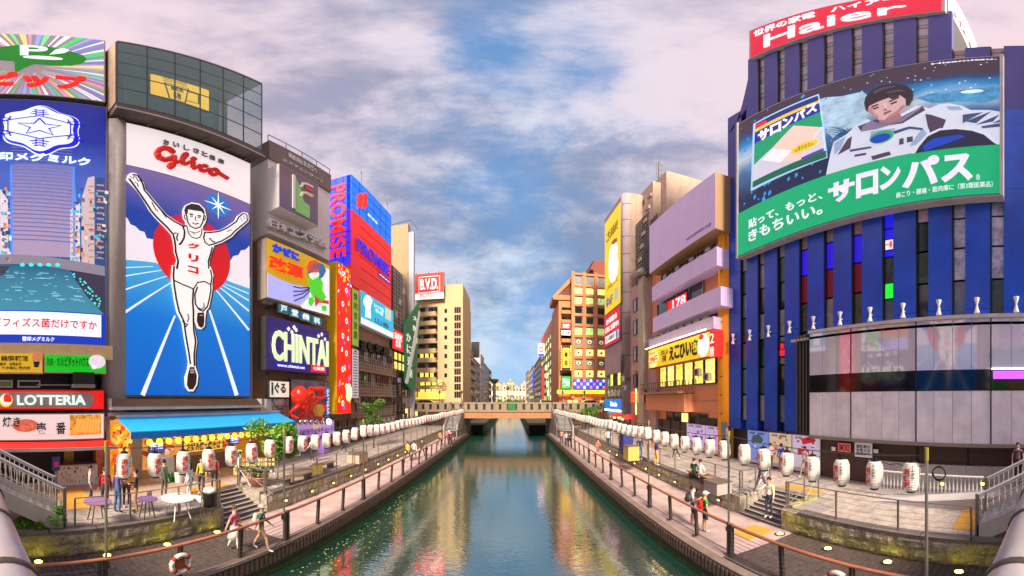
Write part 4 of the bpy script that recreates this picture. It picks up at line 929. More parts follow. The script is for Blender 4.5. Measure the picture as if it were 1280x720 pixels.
small_sign(FL, 'blue menu screen hanging below the awning, left one', (186, 551, 206, 566), 1.2, C((70, 90, 200), .7), '定食\n酒場', C((240, 240, 250), .8))
small_sign(FL, 'blue violet screen hanging below the awning, right one', (287, 543, 299, 554.5), 1.2, C((96, 100, 214), .8), '酒', C((250, 250, 255), .8))
small_sign(FL, 'long yellow menu board reading okonomiyaki and yakisoba in brown', (229, 552, 279, 562), 1.0, C((240, 200, 96), .5), 'お好み焼・焼そば', C((110, 40, 20)))
small_sign(FL, 'blue board at the lower left under the awning screens', (187, 560.5, 206.5, 566), 1.25, C((50, 70, 190), .8))
# ================================================================== LEFT 3: grey tower with the E box and its stack of signs
FC_ = through((-15.3, FL.w(FL.uu(328), 0).y), (-14.75, left(14.75).uu(412)))
uA, uB = FC_.uu(335), FC_.uu(412)
b = thing('grey_tower', 'light grey tower with dark banner top and big silver characters', 'building', FC_.w((uA+uB)/2, ZP, -4))
zt = FC_.at(335, 177)[1]; zb_ = FC_.at(333, 290)[1]
MB().box(FC_, uA, uB, zb_, zt-.0, -6, 0).build('upper_wall', mat('tower_pale', (238, 232, 230), .7, var=.05, dirt=.25, dcol=(196, 186, 182)), b)
MB().box(FC_, uA-.02, uB+.02, FC_.at(336, 199)[1], zt+.1, -6.1, .15).build('banner_band', mat('banner_brown', (128, 112, 102), .6, var=.1), b)
MB().box(FC_, uA+.3, uB, ZP, zb_, -6, -.6).build('lower_wall', W_['brown'], b)
for k in range(9): MB().box(FC_, uA+.32, uA+.5, 3+k*1.6, 3.1+k*1.6, -.6, -.3).build('bracket', M['dark_steel'], b)
MB().tube([FC_.w(uA, zt+1, 0), FC_.w(uB+.1, zt+1, 0)], .04, 6).build('roof_rail', M['dark_steel'], b)
for k in range(5): MB().tube([FC_.w(uA+(uB-uA)*k/4, zt, 0), FC_.w(uA+(uB-uA)*k/4, zt+1, 0)], .03, 6).build('roof_post', M['dark_steel'], b)
text(FC_, 'エステムシリーズ', FC_.rect(353, 197, 403, 229, .16), .16, M['white'], b, bold=.02, depth=.04)
text(FC_, '資産価値を未来へ', FC_.rect(360, 190, 396, 217, .16), .16, M['white'], b, bold=.02, depth=.04)
t, r = sign(FC_, 'purple-brown box sign with a big green and white letter E', (349, 204, 398, 283), 1.15, 1.15, mat_grad('e_box', [(0, (96, 88, 116)), (.5, (120, 92, 100)), (1, (96, 64, 90))], 0, 6, .2), mat('tower_pale', (212, 204, 202)))
MB().box(FC_, *sub(r, .3, .36, .1, .88), 1.15, 1.25).build('letter_edge', M['white'], t)
MB().prism(FC_, [(lambda q: (q[0], q[2]))(sub(r, a, a, c, c)) for a, c in ((.38, .06), (.74, .06), (.74, .34), (.60, .36), (.55, .44), (.56, .52), (.38, .84))], 1.15, 1.22).build('letter_green', C((126, 170, 96), .3), t)
g = MB()
for zc in (.8, .58): g.stroke(FC_, [(lambda q: (q[0], q[2]))(sub(r, a, a, c, c)) for a, c in ((.5, zc-.12), (.55, zc-.02), (.64, zc+.02), (.8, zc+.03))], .2, 1.22, 1.3)
g.build('letter_arms', M['white'], t)
MB().box(FC_, *sub(r, .62, .8, .7, .78), 1.2, 1.24).build('red_stripe', C((200, 60, 40), .3), t); MB().box(FC_, *sub(r, .62, .8, .56, .61), 1.2, 1.24).build('yellow_stripe', C((210, 170, 60), .3), t)
sv = mat('silver_3d', (226, 222, 220), .4, metal=.1)
for i, ch in enumerate('日本エステム'):
    x = 338+i*12.2; text(FC_, ch, FC_.rect(x, 273+i*4.6, x+11.3, 287+i*5.0, .45), .02, sv, b, 'character', bold=.05, depth=.42)
# the sign below: wind figure
t, r = sign(FC_, 'yellow and lilac medicine billboard with blue and red characters and green cloud figure', (333, 296.5, 413, 396), .55, .9, C((222, 176, 20), .35), mat('sign_casing', (176, 160, 148), .6))
def PC(mb, pts, n, nb): return mb.pp(FC_, pts, nb, n)
PC(MB(), [(334.5, 341), (345, 347), (365, 355), (384, 359), (392, 358), (386, 372), (376, 382), (334.5, 371)], .57, .55).build('lilac_cloth', C((168, 172, 240), .6), t)
PC(MB(), [(376, 382), (386, 372), (390, 350), (395, 330), (411.5, 337), (411.5, 394), (378, 385)], .575, .55).build('white_field', C((240, 238, 248), .55), t)
g = MB()
for p in ([(367, 358), (376, 360), (388, 359)], [(367, 364), (378, 364), (388, 360)], [(368, 376), (380, 371), (389, 362)], [(367, 370), (378, 367), (388, 361)]): g.line(FC_, [FC_.at(x, y, .6) for x, y in p], .09, .57, .59)
g.build('cloth_lines', C((40, 50, 120), .2), t)
text(FC_, 'かぜに', FC_.rect(341, 303, 374, 327, .62), .56, C((24, 60, 220), .5), t, bold=.07, depth=.1)
text(FC_, '改源', FC_.rect(337, 318, 379, 349.5, .64), .56, C((240, 50, 16), .55), t, bold=.09, depth=.12)
for nm, c, pts in (('blue_ribbon', (40, 110, 160), [(384, 343), (388, 333), (396, 328), (404, 330), (408, 338), (404, 346), (398, 350), (400, 342), (396, 336), (390, 340)]), ('red_curls', (220, 80, 30), [(383.5, 334), (387, 326), (395, 325), (400, 331), (400, 338), (394, 342), (386, 340)]),
                   ('green_cloud', (80, 210, 40), [(386, 350), (392, 344), (400, 346), (404, 354), (403, 362), (408, 372), (402, 378), (392, 372), (388, 364)]), ('green_puff', (80, 210, 40), [(386, 372), (391, 371), (393, 377), (389, 383), (386, 379)]), ('green_tail', (80, 210, 40), [(402, 382), (408, 382), (408, 389), (403, 388)]), ('red_sash', (190, 60, 50), [(393, 368), (400, 374), (411, 376), (411, 380), (399, 378), (395, 383)]), ('white_puff', (245, 245, 248), [(387, 342), (394, 340), (397, 347), (390, 350)])):
    PC(MB(), pts, .63, .57).build(nm, C(c, .5), t)
# teal characters
for i, ch in enumerate('戸堂歯科'):
    x = 348+i*13.8; t, r = sign(FC_, 'teal dentist panel with the white character %s, %s of four' % (ch, ordinal(i+1)), (x, 378.5+i*5, x+13, 393.5+i*4.9), .3, .15, C((10, 120, 150), .4), M['steel'], group='four teal dentist panels')
    text(FC_, ch, sub(r, .2, .8, .14, .86), .31, C((235, 245, 250), .6), t, 'character', depth=.03, bold=.03)
t, r = sign(FC_, 'dark violet rental agency billboard with big cream capital letters', (333, 394, 411.5, 469.5), .5, .8, mat('violet_board', (48, 36, 118), .5, emit=.25, var=.1), M['dark_steel'])
g = MB()
for k in range(7): g.box(FC_, *sub(r, .01, .99, k/7+.003, k/7+.008), .5, .506)
g.build('board_joints', M['black'], t, kind='stuff')
text(FC_, 'CHINTAI', FC_.rect(341, 411, 411, 459, .62), .51, C((206, 226, 176), .75), t, bold=.05, depth=.12)
g = MB()
for x, y in ((361.5, 411), (365.5, 415), (368.5, 409), (371, 412.5), (399, 420), (403, 418), (407, 424)): g.ell(FC_, *FC_.at(x, y, .6), .16, .16, .51, .58, 4)
g.build('white_squares', C((236, 230, 240), .6), t)
MB().box(FC_, *FC_.rect(345.5, 452.5, 382, 462, .53), .5, .53).build('blue_strip', C((20, 20, 190), .6), t)
text(FC_, 'www.chintai.net', FC_.rect(347, 454, 381, 461.5, .56), .54, C((235, 235, 250), .8), t, depth=.03)
MB().box(FC_, *FC_.rect(389, 455, 407.5, 466.5, .53), .5, .53).build('red_label', C((226, 30, 40), .6), t)
text(FC_, 'Q検索', FC_.rect(392, 457.5, 405.5, 464, .56), .54, C((250, 240, 240), .7), t, depth=.03)
t, r = sign(FC_, 'small pale square sign with black brushed hiragana', (337, 475, 362, 497.5), .3, .2, C((236, 230, 210), .5), M['dark_steel'])
text(FC_, 'ぐる', FC_.rect(343, 478, 357, 492, .31), .31, C((40, 34, 30)), t, bold=.03, depth=.03); text(FC_, '道頓堀', FC_.rect(339, 477, 341.5, 494, .31), .31, C((60, 50, 40)), t, depth=.02)
MB().box(FC_, *FC_.rect(333, 498.5, 361, 524, .1), -.5, .1).build('pale_wall', M['pale_concrete'], b)
gr = thing('wire_ornament', 'pale wall panel with wiry round ornament beside the octopus board', 'ornament', FC_.w(FC_.uu(347), 5, .2))
for k in range(7): MB().tube([FC_.w(FC_.uu(338)+k*.5, FC_.at(347, 521)[1], .2), FC_.w(FC_.uu(338)+k*.5, FC_.at(347, 506)[1], .2)], .025, 5).build('bar', M['dark_steel'], gr)
for k in range(4): zz_ = FC_.at(347, 520-k*4)[1]; MB().tube([FC_.w(FC_.uu(338), zz_, .2), FC_.w(FC_.uu(357), zz_, .2)], .025, 5).build('bar', M['dark_steel'], gr)
MB().tube([FC_.w(FC_.uu(347)+.7*math.cos(a), 6.1+.7*math.sin(a), .22) for a in [2*PI*i/16 for i in range(17)]], .04, 6).build('ring', M['dark_steel'], gr)
# octopus
t, r = sign(FC_, 'grey night scene board behind the giant red octopus', (363.5, 473, 412, 529), .15, .25, mat('night_print', (96, 92, 104), .6, emit=.15, var=.6, vscale=1.5), M['dark_steel'])
oc = thing('octopus_figure', 'giant glossy red octopus figure with curled arms on the grey board', 'octopus', FC_.w(FC_.uu(387), FC_.at(387, 525)[1], .5))
red = mat('octopus_red', (216, 40, 20), .3, emit=.12, var=.25, vscale=2, bump=.05, bscale=6)
u0, z0 = FC_.at(376, 495, .9); body = MB(); body.blob(FC_.w(u0-.1, z0, .9), .7, 1, .85, 1.05, 10, .12, 3); body.blob(FC_.w(u0+.1, z0-.62, .95), .45, 1, .8, .9, 8, .15, 5); body.build('head', red, oc, True)
def arm(pts, r0, r1, nm='arm'):
    P_ = []; 
    for i in range(len(pts)-1):
        for k in range(5):
            t_ = k/5; p0 = pts[max(i-1, 0)]; p1 = pts[i]; p2 = pts[i+1]; p3 = pts[min(i+2, len(pts)-1)]
            f = lambda a, b_, c_, d_: .5*((2*b_)+(-a+c_)*t_+(2*a-5*b_+4*c_-d_)*t_*t_+(-a+3*b_-3*c_+d_)*t_**3)
            P_.append((f(p0[0], p1[0], p2[0], p3[0]), f(p0[1], p1[1], p2[1], p3[1])))
    P_.append(pts[-1]); n_ = len(P_)
    MB().tube([FC_.w(*FC_.at(x, y, .8), .8+.25*math.sin(i*.5)) for i, (x, y) in enumerate(P_)], [.6*(r0+(r1-r0)*i/(n_-1)) for i in range(n_)], 8).build(nm, red, oc, True)
arm([(380, 502), (390, 496), (393, 488), (400, 486), (403, 492), (399, 498), (394, 497)], .38, .14); arm([(380, 503), (388, 503), (394, 500), (402, 497), (406, 492)], .34, .1); arm([(380, 505), (390, 505), (400, 504), (405, 510), (400, 516)], .36, .12)
arm([(378, 507), (386, 510), (392, 516), (398, 522), (405, 524)], .36, .14); arm([(376, 507), (380, 515), (388, 520), (390, 527)], .36, .14); arm([(374, 506), (374, 514), (380, 520), (378, 527)], .36, .14); arm([(373, 504), (368, 510), (366, 518), (371, 523)], .34, .12); arm([(386, 500), (386, 491), (391, 485), (395, 487)], .3, .12)
MB().ell(FC_, *FC_.at(401.5, 513, 1.3), .45, .45, .9, 1.25, 24).build('takoyaki_plate', C((200, 150, 60), .2), oc)
g = MB()
for k in range(6): g.blob(FC_.w(*FC_.at(372+k*6.5, 527, .7), 1.0), .22, k=5)
g.build('chrome_balls', mat('chrome', (190, 190, 196), .15, metal=.9), oc, True)
MB().blob(FC_.w(*FC_.at(408.5, 527, 1), 1.2), .22, k=6).build('spot_light', C((235, 235, 255), 8), oc)
t, r = sign(FC_, 'narrow blue vertical sign beside the octopus', (407.5, 483, 412, 521), .7, .15, C((30, 70, 170), .5), M['steel'])
text(FC_, 'GATEBAR', sub(r, .2, .8, .08, .92), .71, C((220, 230, 250), .6), t, rot=90, depth=.02)
t, r = sign(FC_, 'lilac poster wall below the octopus with purple characters', (371, 528.5, 418, 543), .3, .2, C((186, 150, 214), .45), M['steel'])
text(FC_, '道頓堀食べ歩きマップ', sub(r, .05, .95, .2, .6), .31, C((120, 40, 140), .3), t, depth=.02); MB().ell(FC_, *(lambda q: (q[0], q[2]))(sub(r, .5, .5, .7, .7)), .5, .25, .3, .315).build('picture', C((226, 190, 150), .4), t)
# yellow-cased vertical billboard
yb = left(14.2); t, r = sign(yb, 'tall glowing red billboard of strawberries in yellow casing', (421, 326, 439, 516.5), 0, 1.0, mat('red_vertical', (236, 26, 20), .5, emit=.6, ecol=(240, 26, 20), var=.5, vscale=.9), mat('yellow_casing', (206, 160, 20), .5, emit=.1))
for k in range(9):
    c = sub(r, .5, .5, .06+k*.108, .06+k*.108); u_, z_ = c[0]+(.35 if k % 2 else -.3), c[2]
    MB().ell(yb, u_, z_, .55, .7, 0, .02).build('red_round', C((250, 40, 20), .8), t); MB().ell(yb, u_, z_+.1, .2, .26, .02, .04).build('white_ring', C((250, 240, 250), .8), t); MB().ell(yb, u_, z_+.1, .1, .14, .04, .05).build('red_dot', C((220, 20, 60), .7), t)
g = {}
for k in range(46):
    c = RND.choice([(60, 220, 60), (250, 230, 60), (250, 160, 30), (60, 90, 230), (250, 250, 250)]); u_, z_ = RND.uniform(r[0]+.15, r[1]-.3), (r[3]-.3-RND.random()*1.6) if k < 16 else RND.uniform(r[2]+.2, r[3]-.3)
    g.setdefault(c, MB()).prism(yb, [(u_, z_), (u_+RND.uniform(.1, .35), z_+RND.uniform(-.1, .1)), (u_+RND.uniform(0, .2), z_+RND.uniform(.15, .5))], 0, .03+.0007*k)
for c, mb in g.items(): mb.build('confetti', C(c, .8), t, kind='stuff')
MB().ell(yb, r[1]-.5, r[2]+1.9, .5, .8, .0, .06).build('bright_flame', C((255, 240, 130), 1.5), t)

# ================================================================== LEFT 4: red and blue loan tower
FPp = FL; uA, uB = FL.uu(439), FL.uu(489); yA = FL.w(uA, 0).y
b = thing('loan_tower', 'office tower behind the blue and red loan billboards', 'building', FL.w((uA+uB)/2, ZP, -5))
MB().box(FL, uA+.05, uB-.05, ZP, FL.at(439, 221)[1], -11, -.5).build('wall', W_['brown'], b)
FS = front(yA)                       # side face towards the bridge
t = thing('loan_billboard', 'bright blue and red corner billboard with loan company letters on a grid frame', 'sign', FL.w(uA, 20, 0))
zt = FL.at(439.2, 218)[1]; zs = FL.at(439, 261)[1]; zb_ = FL.at(440, 356)[1]
gb_ = mat_grad('blue_glow', [(0, (20, 90, 230)), (.5, (30, 150, 240)), (1, (10, 110, 230))], 0, 6, .7, var=.5, vscale=.5)
MB().box(FL, uA, uB, zs+.03, zt, -.5, 0).build('blue_face', gb_, t)
MB().box(FL, uA, uB, zb_, zs, -.5, 0).build('red_face', mat_grad('red_glow', [(0, (240, 40, 16)), (.5, (200, 34, 26)), (1, (236, 30, 14))], -8, 4, .5, var=.4, vscale=.4), t)
zsb = FS.at(436, 331)[1]; xs0 = FS.uu(411)
MB().box(FS, xs0, FS.uu(438.6)-.02, zsb, zt, -.3, 0).build('side_face', mat('blue_side', (24, 50, 210), .5, emit=.65, ecol=(24, 48, 226), var=.25, vscale=1), t)
g = MB(); xe = FS.uu(438.6)
for k in range(1, 3): g.box(FS, xs0+(xe-xs0)*k/3-.03, xs0+(xe-xs0)*k/3+.03, zsb, zt, 0, .04)
for k in range(1, 9): zz_ = zsb+(zt-zsb)*k/9; g.box(FS, xs0, xe, zz_-.03, zz_+.03, 0, .035)
g.build('side_joints', C((20, 24, 110), .2), t)
g = MB()
for k in range(1, 6): u_ = uA+(uB-uA)*k/6; g.box(FL, u_-.04, u_+.04, zs, zt, 0, .03)
for k in range(1, 4): zz_ = zs+(zt-zs)*k/4; g.box(FL, uA, uB, zz_-.03, zz_+.03, 0, .03)
g.build('front_joints', C((20, 70, 150), .3), t)
g = MB()
for k in range(1, 7): zz_ = zb_+(zs-zb_)*k/7; g.box(FL, uA+2, uB, zz_-.04, zz_+.04, 0, .03)
g.build('red_joints', C((176, 24, 16), .4), t)
text(FS, 'PROMISE', FS.rect(413, 234, 432, 320, .1), .06, C((250, 40, 40), .8), t, rot=90, depth=.08, bold=.02)
text(FL, 'PROMISE', FL.rect(447, 297, 487, 346, .2), .1, C((60, 40, 190), .7), t, depth=.15, bold=.02)
MB().box(FL, *FL.rect(473.5, 339, 488, 356.5, .05), 0, .05).build('violet_label', C((110, 30, 140), .5), t)
text(FL, 'プロミス', FL.rect(474.5, 342, 487.5, 353.5, .1), .06, C((250, 250, 250), .9), t, depth=.04, bold=.05)
for a, c, col in ((447, 451.5, (250, 40, 30)), (452, 455, (240, 60, 50)), (455.5, 459, (250, 30, 30))): MB().pp(FL, [(a, 244), (c, 240.5), (c, 258), (a, 261)], .05, .12).build('red_bar', C(col, .8), t)
text(FL, 'SMBC\nGroup', FL.rect(460, 266, 472.5, 281, .1), .04, C((220, 235, 255), .9), t, depth=.04)
# below: green strip, cyan shirt board, mesh fronted floors
t, r = sign(left(14.6), 'tall yellow-green vertical sign board', (440, 359, 448.5, 434), 0, .3, C((150, 180, 60), .4), M['steel'])
for i, ch in enumerate('焼肉食放題'): text(left(14.6), ch, sub(r, .25, .75, .8-i*.17, .93-i*.17), .01, C((60, 80, 30)), t, 'character', depth=.02)
t, r = sign(left(14.6), 'tall lilac-white vertical directory board', (440, 435, 448.5, 498), 0, .3, C((214, 206, 216), .35), M['steel'])
g = MB()
for k in range(16): g.box(left(14.6), *sub(r, .2, .8, .05+k*.056, .07+k*.056), 0, .01)
g.build('print_lines', C((120, 110, 140)), t, kind='stuff'); MB().box(left(14.6), *sub(r, .3, .7, .93, .97), 0, .02).build('red_mark', C((200, 30, 30), .3), t)
t, r = sign(FL, 'cyan billboard with white shirt and dark characters', (450.8, 362, 492, 424), .6, .6, C((40, 180, 220), .6), M['white'])
MB().box(FL, r[0]+.1, r[1]-.1, r[2]+.1, r[2]+.75, .6, .62).build('white_band', C((240, 240, 250), .6), t)
MB().pp(FL, [(455, 374), (458, 369), (462, 370), (466, 376), (464, 381), (463, 388), (464, 398), (457, 396), (457.5, 384), (455, 380)], .6, .64).build('shirt_picture', C((246, 246, 250), .7), t)
text(FL, 'いつでも\n安い服', FL.rect(468, 379, 480, 396, .62), .61, C((230, 250, 255), .8), t, depth=.02)
MB().box(FL, *FL.rect(482, 384, 489, 402, .62), .6, .62).build('pale_panel', C((200, 220, 190), .5), t); text(FL, '山善', FL.rect(469, 396, 486, 412, .62), .61, C((80, 90, 120)), t, depth=.02)
b = thing('mesh_front_building', 'brown office block with mesh balconies and dark character shapes on its band', 'building', FL.w(FL.uu(466), ZP, -3))
uA, uB = FL.uu(440), FL.uu(491); MB().box(FL, uA, uB, ZP, 15.2, -8, -.05).build('wall', W_['brown'], b)
zsr = [FL.at(445, y)[1] for y in (496, 478, 458, 437)]
for j in range(3):
    for i in range(6): window(b, FL, uA+.8+i*1.75, 4.9+j*2.6, 1.25, 1.5, 0, pmat=G['dark'] if (i+j) % 3 else G['grey'], mull=2)
    g = MB(); za = 4.4+j*2.6
    for k in range(24): g.box(FL, uA+.3+k*.46, uA+.34+k*.46, za-.5, za+.9, .5, .53)
    for k in range(5): g.box(FL, uA+.3, uB-.1, za-.5+k*.34, za-.46+k*.34, .5, .54)
    g.build('balcony_mesh', W_['beige'], b); MB().box(FL, uA+.2, uB-.1, za-.62, za-.5, 0, .56).build('balcony_slab', W_['brown'], b)
for i, ch in enumerate('道頓堀座'): text(FL, ch, FL.rect(451.5+i*9.5, 424+i*2.5, 459.5+i*9.5, 440+i*2.1, .3), .0, M['black'], b, 'character', depth=.25, bold=.06)
for k in range(7): MB().box(FL, uA+.6+k*1.5, uA+1.5+k*1.5, 3.0, 3.9, -.05, .55).build('cooling_unit', M['pale_concrete'], b)
# next: dark lattice front with red sign
b = thing('lattice_front_building', 'narrow dark building with lattice front beside the loan tower', 'building', FL.w(FL.uu(497), ZP, -3))
uA, uB = FL.uu(490.5), FL.uu(505); MB().box(FL, uA, uB, ZP, FL.at(497, 336)[1], -7, -.2).build('wall', W_['dark'], b)
g = MB(); za, zc = FL.at(497, 412)[1], FL.at(497, 338)[1]
for k in range(8): g.box(FL, uA+.2+k*.62, uA+.28+k*.62, za, zc, .1, .16)
for k in range(14): g.box(FL, uA+.1, uB-.1, za+(zc-za)*k/14, za+(zc-za)*k/14+.08, .05, .1)
g.build('lattice', M['steel'], b)
for k in range(3): MB().box(FL, uA+.6+1.5*k, uA+1.5+1.5*k, za+1.5+2.2*k, za+2.4+2.2*k, .16, .2).build('pale_panel', G['grey'], b)
for j, pm in enumerate((G['warm'], G['yellow'])):
    for i in range(3): window(b, FL, uA+.5+i*1.6, FL.at(491, 461)[1]+j*1.3, 1.3, 1.1, .0, pmat=pm)
for j in range(2):
    for i in range(3): window(b, FL, uA+.5+i*1.6, 3.6+j*3, 1.3, 2.0, .0, pmat=G['dark'])
t, r = sign(FL, 'red square sign with white characters on the lattice building', (490.5, 409, 504.5, 441), .35, .3, E_RED, M['dark_steel']); text(FL, '鳥貴族\n焼鳥', sub(r, .15, .85, .15, .85), .36, C((250, 240, 235), .7), t, depth=.02, bold=.03)
b = thing('pale_tower', 'slim tower, orange-beige and pale blue, with a roof gantry behind the loan sign', 'building', (-16, 49, ZP))
FX = front(48); MB().bx(FX.uu(489), FX.uu(510), 48, 49.2, ZP, FX.at(500, 281)[1]).build('front_wall', mat('tower_beige', (188, 150, 116), .8, var=.05), b); MB().bx(FX.uu(510)+.01, FX.uu(516.5), 48.2, 48.9, ZP, FX.at(515, 289)[1]).build('side_wall', mat('tower_bluegrey', (186, 188, 200), .8, var=.05), b)
zt = FX.at(500, 281)[1]; MB().tube([(FX.uu(489), 47.9, zt+.2), (FX.uu(513), 47.9, zt+.6), (FX.uu(523), 47.9, zt-1.6)], .06, 6).build('gantry', M['dark_steel'], b)
b = thing('grey_shop_house', 'low grey building behind the green slanted banner', 'building', FL.w(FL.uu(514), ZP, -3))
uA, uB = FL.uu(505), FL.uu(521); MB().box(FL, uA, uB, ZP, FL.at(507, 400)[1], -7, -.3).build('wall', W_['grey'], b)
for j in range(2):
    for i in range(3): window(b, FL, uA+.8+i*2.6, 3.2+j*3.2, 1.8, 1.6, -.28, pmat=G['dark'] if j else G['warm'])
t = thing('green_banner', 'tall slanted dark green banner with white brushed characters', 'banner', FL.w(FL.uu(515), 8, .5))
MB().pp(FL, [(506.5, 405), (524, 377), (525, 400), (519, 487), (513, 487), (506.5, 477)], .3, .5).build('cloth', C((10, 96, 60), .3), t)
MB().pp(FL, [(524, 388), (525.5, 390), (520, 430), (510, 480), (506.5, 479), (516, 430)], .5, .54).build('white_fold', C((206, 206, 200), .2), t)
for i, ch in enumerate('かに道楽'): text(FL, ch, FL.rect(508+i*.6, 415+i*15, 514+i*.6, 429+i*14.6, .52), .5, C((220, 240, 226), .4), t, 'character', depth=.03, bold=.02)
for i, ch in enumerate('大阪店'): text(FL, ch, FL.rect(516.5+i*.3, 395+i*13-(2), 522+i*.2, 406+i*13-(2), .56), .5, C((220, 240, 226), .4), t, 'character', depth=.03, bold=.02)

# ================================================================== generic far block with windows that are parts
def block(name, label, x0, x1, y0, y1, z1, wall, rows=(0, 0, 0), side=None, z0=ZP, pm=('dark',), roof=True, side_sgn=None, ww=1.2, wh=1.3, floor0=1.2, cat='building', balc=False):
    """rows=(floors, windows on the face towards the camera, windows on the canal face)"""
    b = thing(name, label, cat, ((x0+x1)/2, (y0+y1)/2, z0)); MB().bx(x0, x1, y0, y1, z0, z1).build('wall', wall, b)
    nf, nc, ns = rows; fh = (z1-z0-floor0-.6)/max(nf, 1)
    ff = Fr((x0, y0), (1, 0))
    fs = Fr((x1, y0), (0, 1)) if side_sgn == 1 else Fr((x0, y1), (0, -1))
    for j in range(nf):
        z_ = z0+floor0+j*fh+(fh-wh)*.5
        for i in range(nc):
            p = (x1-x0)/nc; window(b, ff, p*(i+.5)-ww/2, z_, ww, wh, 0, pmat=G[pm[(i*7+j*5+i*j) % len(pm)]])
        for i in range(ns):
            p = (y1-y0)/ns; window(b, fs, p*(i+.5)-p*.3, z_, p*.6, wh, 0, pmat=G[pm[(i*3+j*7+i*j) % len(pm)]])
        if balc: MB().box(fs, .1, y1-y0-.1, z_-.5, z_+.25, .0, .7).build('balcony', wall, b)
    if roof:
        MB().bx(x0-.12, x1+.12, y0-.12, y1+.12, z1, z1+.35).build('parapet', wall, b)
        MB().bx(x0+(x1-x0)*.3, x0+(x1-x0)*.6, y0+1, min(y1-.5, y0+5), z1+.36, z1+2.4).build('roof_house', W_['grey'], b)
    return b
# ------------------------------------------------------------------ cream apartment tower with the red roof sign
YB = 60; FV = front(YB); vx = lambda p: FV.uu(p); vz = lambda x, y: FV.at(x, y)[1]
cream = mat('cream_tower', (206, 178, 134), .8, var=.06, dirt=.25, dcol=(190, 160, 120))
b = thing('cream_apartment_tower', 'tall cream apartment tower with rounded balconies at the far left bank', 'building', (-13, YB, ZP))
zt = vz(550, 356); MB().bx(vx(505), vx(578.5), YB, YB+12, ZP, vz(545, 372)).build('wall', cream, b)
MB().bx(vx(553), vx(578.5)-.01, YB+.3, YB+11, vz(545, 372)+.01, zt).build('upper_wall', cream, b)
g = MB()
for k, y in enumerate((388.4, 399.5, 410, 421.5, 433.7, 445, 457.4, 469)):
    z_ = vz(540, y)
    MB().box(FV, vx(522), vx(547), z_-.75, z_+.75, .0, .06).build('recess', M['glass_dark'], b)
    MB().box(FV, vx(523), vx(546)+.0, z_-1.3, z_-.45, .0, 1.1).build('balcony', cream, b)
    for i in range(3): window(b, FV, vx(525)+i*1.0, z_-.4, .8, 1.1, .08, pmat=G['yellow'] if k in (5, 7) else G['grey'] if (i+k) % 2 else G['dark'])
    window(b, FV, vx(555.5), vz(557, y+2.5), vx(559)-vx(555.5), .75, .0, pmat=G['dark'])
for k in range(12):
    z_ = vz(572, 388+k*9.6)
    for i in range(3): window(b, FV, vx(568)+i*.42, z_-.5, .38, 1.15, .0, pmat=G['dark'])
for k in range(2):
    for i in range(4): window(b, FV, vx(525)+i*1.15, vz(540, 482+k*12), 1.0, 1.2, .0, pmat=G['yellow'])
MB().bx(vx(520), vx(556), YB-.4, YB, vz(540, 499), vz(540, 490)).build('lit_band', C((246, 214, 90), .8), b)
w_ = thing('wheel_emblem', 'brown spoked wheel emblem on the cream tower', 'emblem', FV.w(vx(552.5), vz(552.5, 483), .1)); cu, cz = vx(552.5), vz(552.5, 483)
MB().tube([FV.w(cu+.8*math.cos(a), cz+.8*math.sin(a), .1) for a in [2*PI*i/20 for i in range(21)]], .1, 6).build('ring', W_['brown'], w_)
for i in range(8): a = 2*PI*i/8; MB().tube([FV.w(cu, cz, .1), FV.w(cu+.75*math.cos(a), cz+.75*math.sin(a), .1)], .05, 5).build('spoke', W_['brown'], w_)
t, r = sign(front(YB-1), 'red rooftop billboard with white letters above white strip', (518.5, 343, 555, 366), 0, .5, E_RED, M['dark_steel'])
text(front(YB-1), 'B.V.D.', sub(r, .2, .8, .2, .72), .02, C((250, 240, 235), .7), t, bold=.05, depth=.04)
g = MB()
for q in (sub(r, .14, .86, .82, .84), sub(r, .14, .86, .08, .1), sub(r, .14, .155, .08, .84), sub(r, .845, .86, .08, .84)): g.box(front(YB-1), *q, 0, .03)
g.build('white_outline', C((250, 235, 230), .6), t)
t2, r2 = sign(front(YB-1), 'white strip with red italic letters below the red rooftop billboard', (518.5, 366.5, 555, 373), 0, .5, E_WHITE, M['dark_steel']); text(front(YB-1), 'FUJIBO', sub(r2, .2, .75, .2, .8), .01, C((226, 40, 30), .4), t2, depth=.03)
for x in (522, 537, 551): MB().tube([FV.w(vx(x), vz(545, 375), .9), FV.w(vx(x), vz(545, 341), .9)], .06, 5).build('post', M['dark_steel'], t)
# far left bank
def side_block_l(name, label, pxa, pxb, ytop, X, wall, nf, nw, **kw):
    fr = left(X); ya, yb_ = fr.uu(pxa), fr.uu(pxb); z1 = fr.at(pxa, ytop)[1]
    return block(name, label, -X-9, -X, ya, yb_-.15, z1, wall, (nf, 0, nw), side_sgn=1, **kw)
side_block_l('dark_glass_block', 'narrow dark glass block right of the cream tower', 579, 584, 408, 9.9, W_['dark'], 9, 3, pm=('dark', 'blue'))
side_block_l('balcony_apartments', 'grey apartment block with long white balconies on the far left bank', 584, 592.5, 434, 9.9, W_['grey'], 7, 4, pm=('dark', 'grey'), balc=True)
side_block_l('brown_apartments', 'brown far block under the black rooftop screen', 593, 600, 450, 9.9, W_['brown'], 6, 4, pm=('dark', 'grey'))
t, r = sign(front(84), 'black rooftop screen on the far left bank', (588.7, 427, 599.5, 447), 0, .5, M['black'], W_['beige'])
side_block_l('white_block', 'pale block with white top on the far left bank', 600.4, 605, 443, 9.9, M['pale_concrete'], 6, 4, pm=('dark',))
side_block_l('narrow_grey_block', 'grey office block before the saucer roof', 605.4, 611, 455, 9.9, W_['grey'], 6, 5, pm=('dark',))
side_block_l('last_left_block', 'last dark block of the far left bank', 611.3, 614.3, 462, 9.9, W_['dark'], 5, 5, pm=('dark', 'warm'))
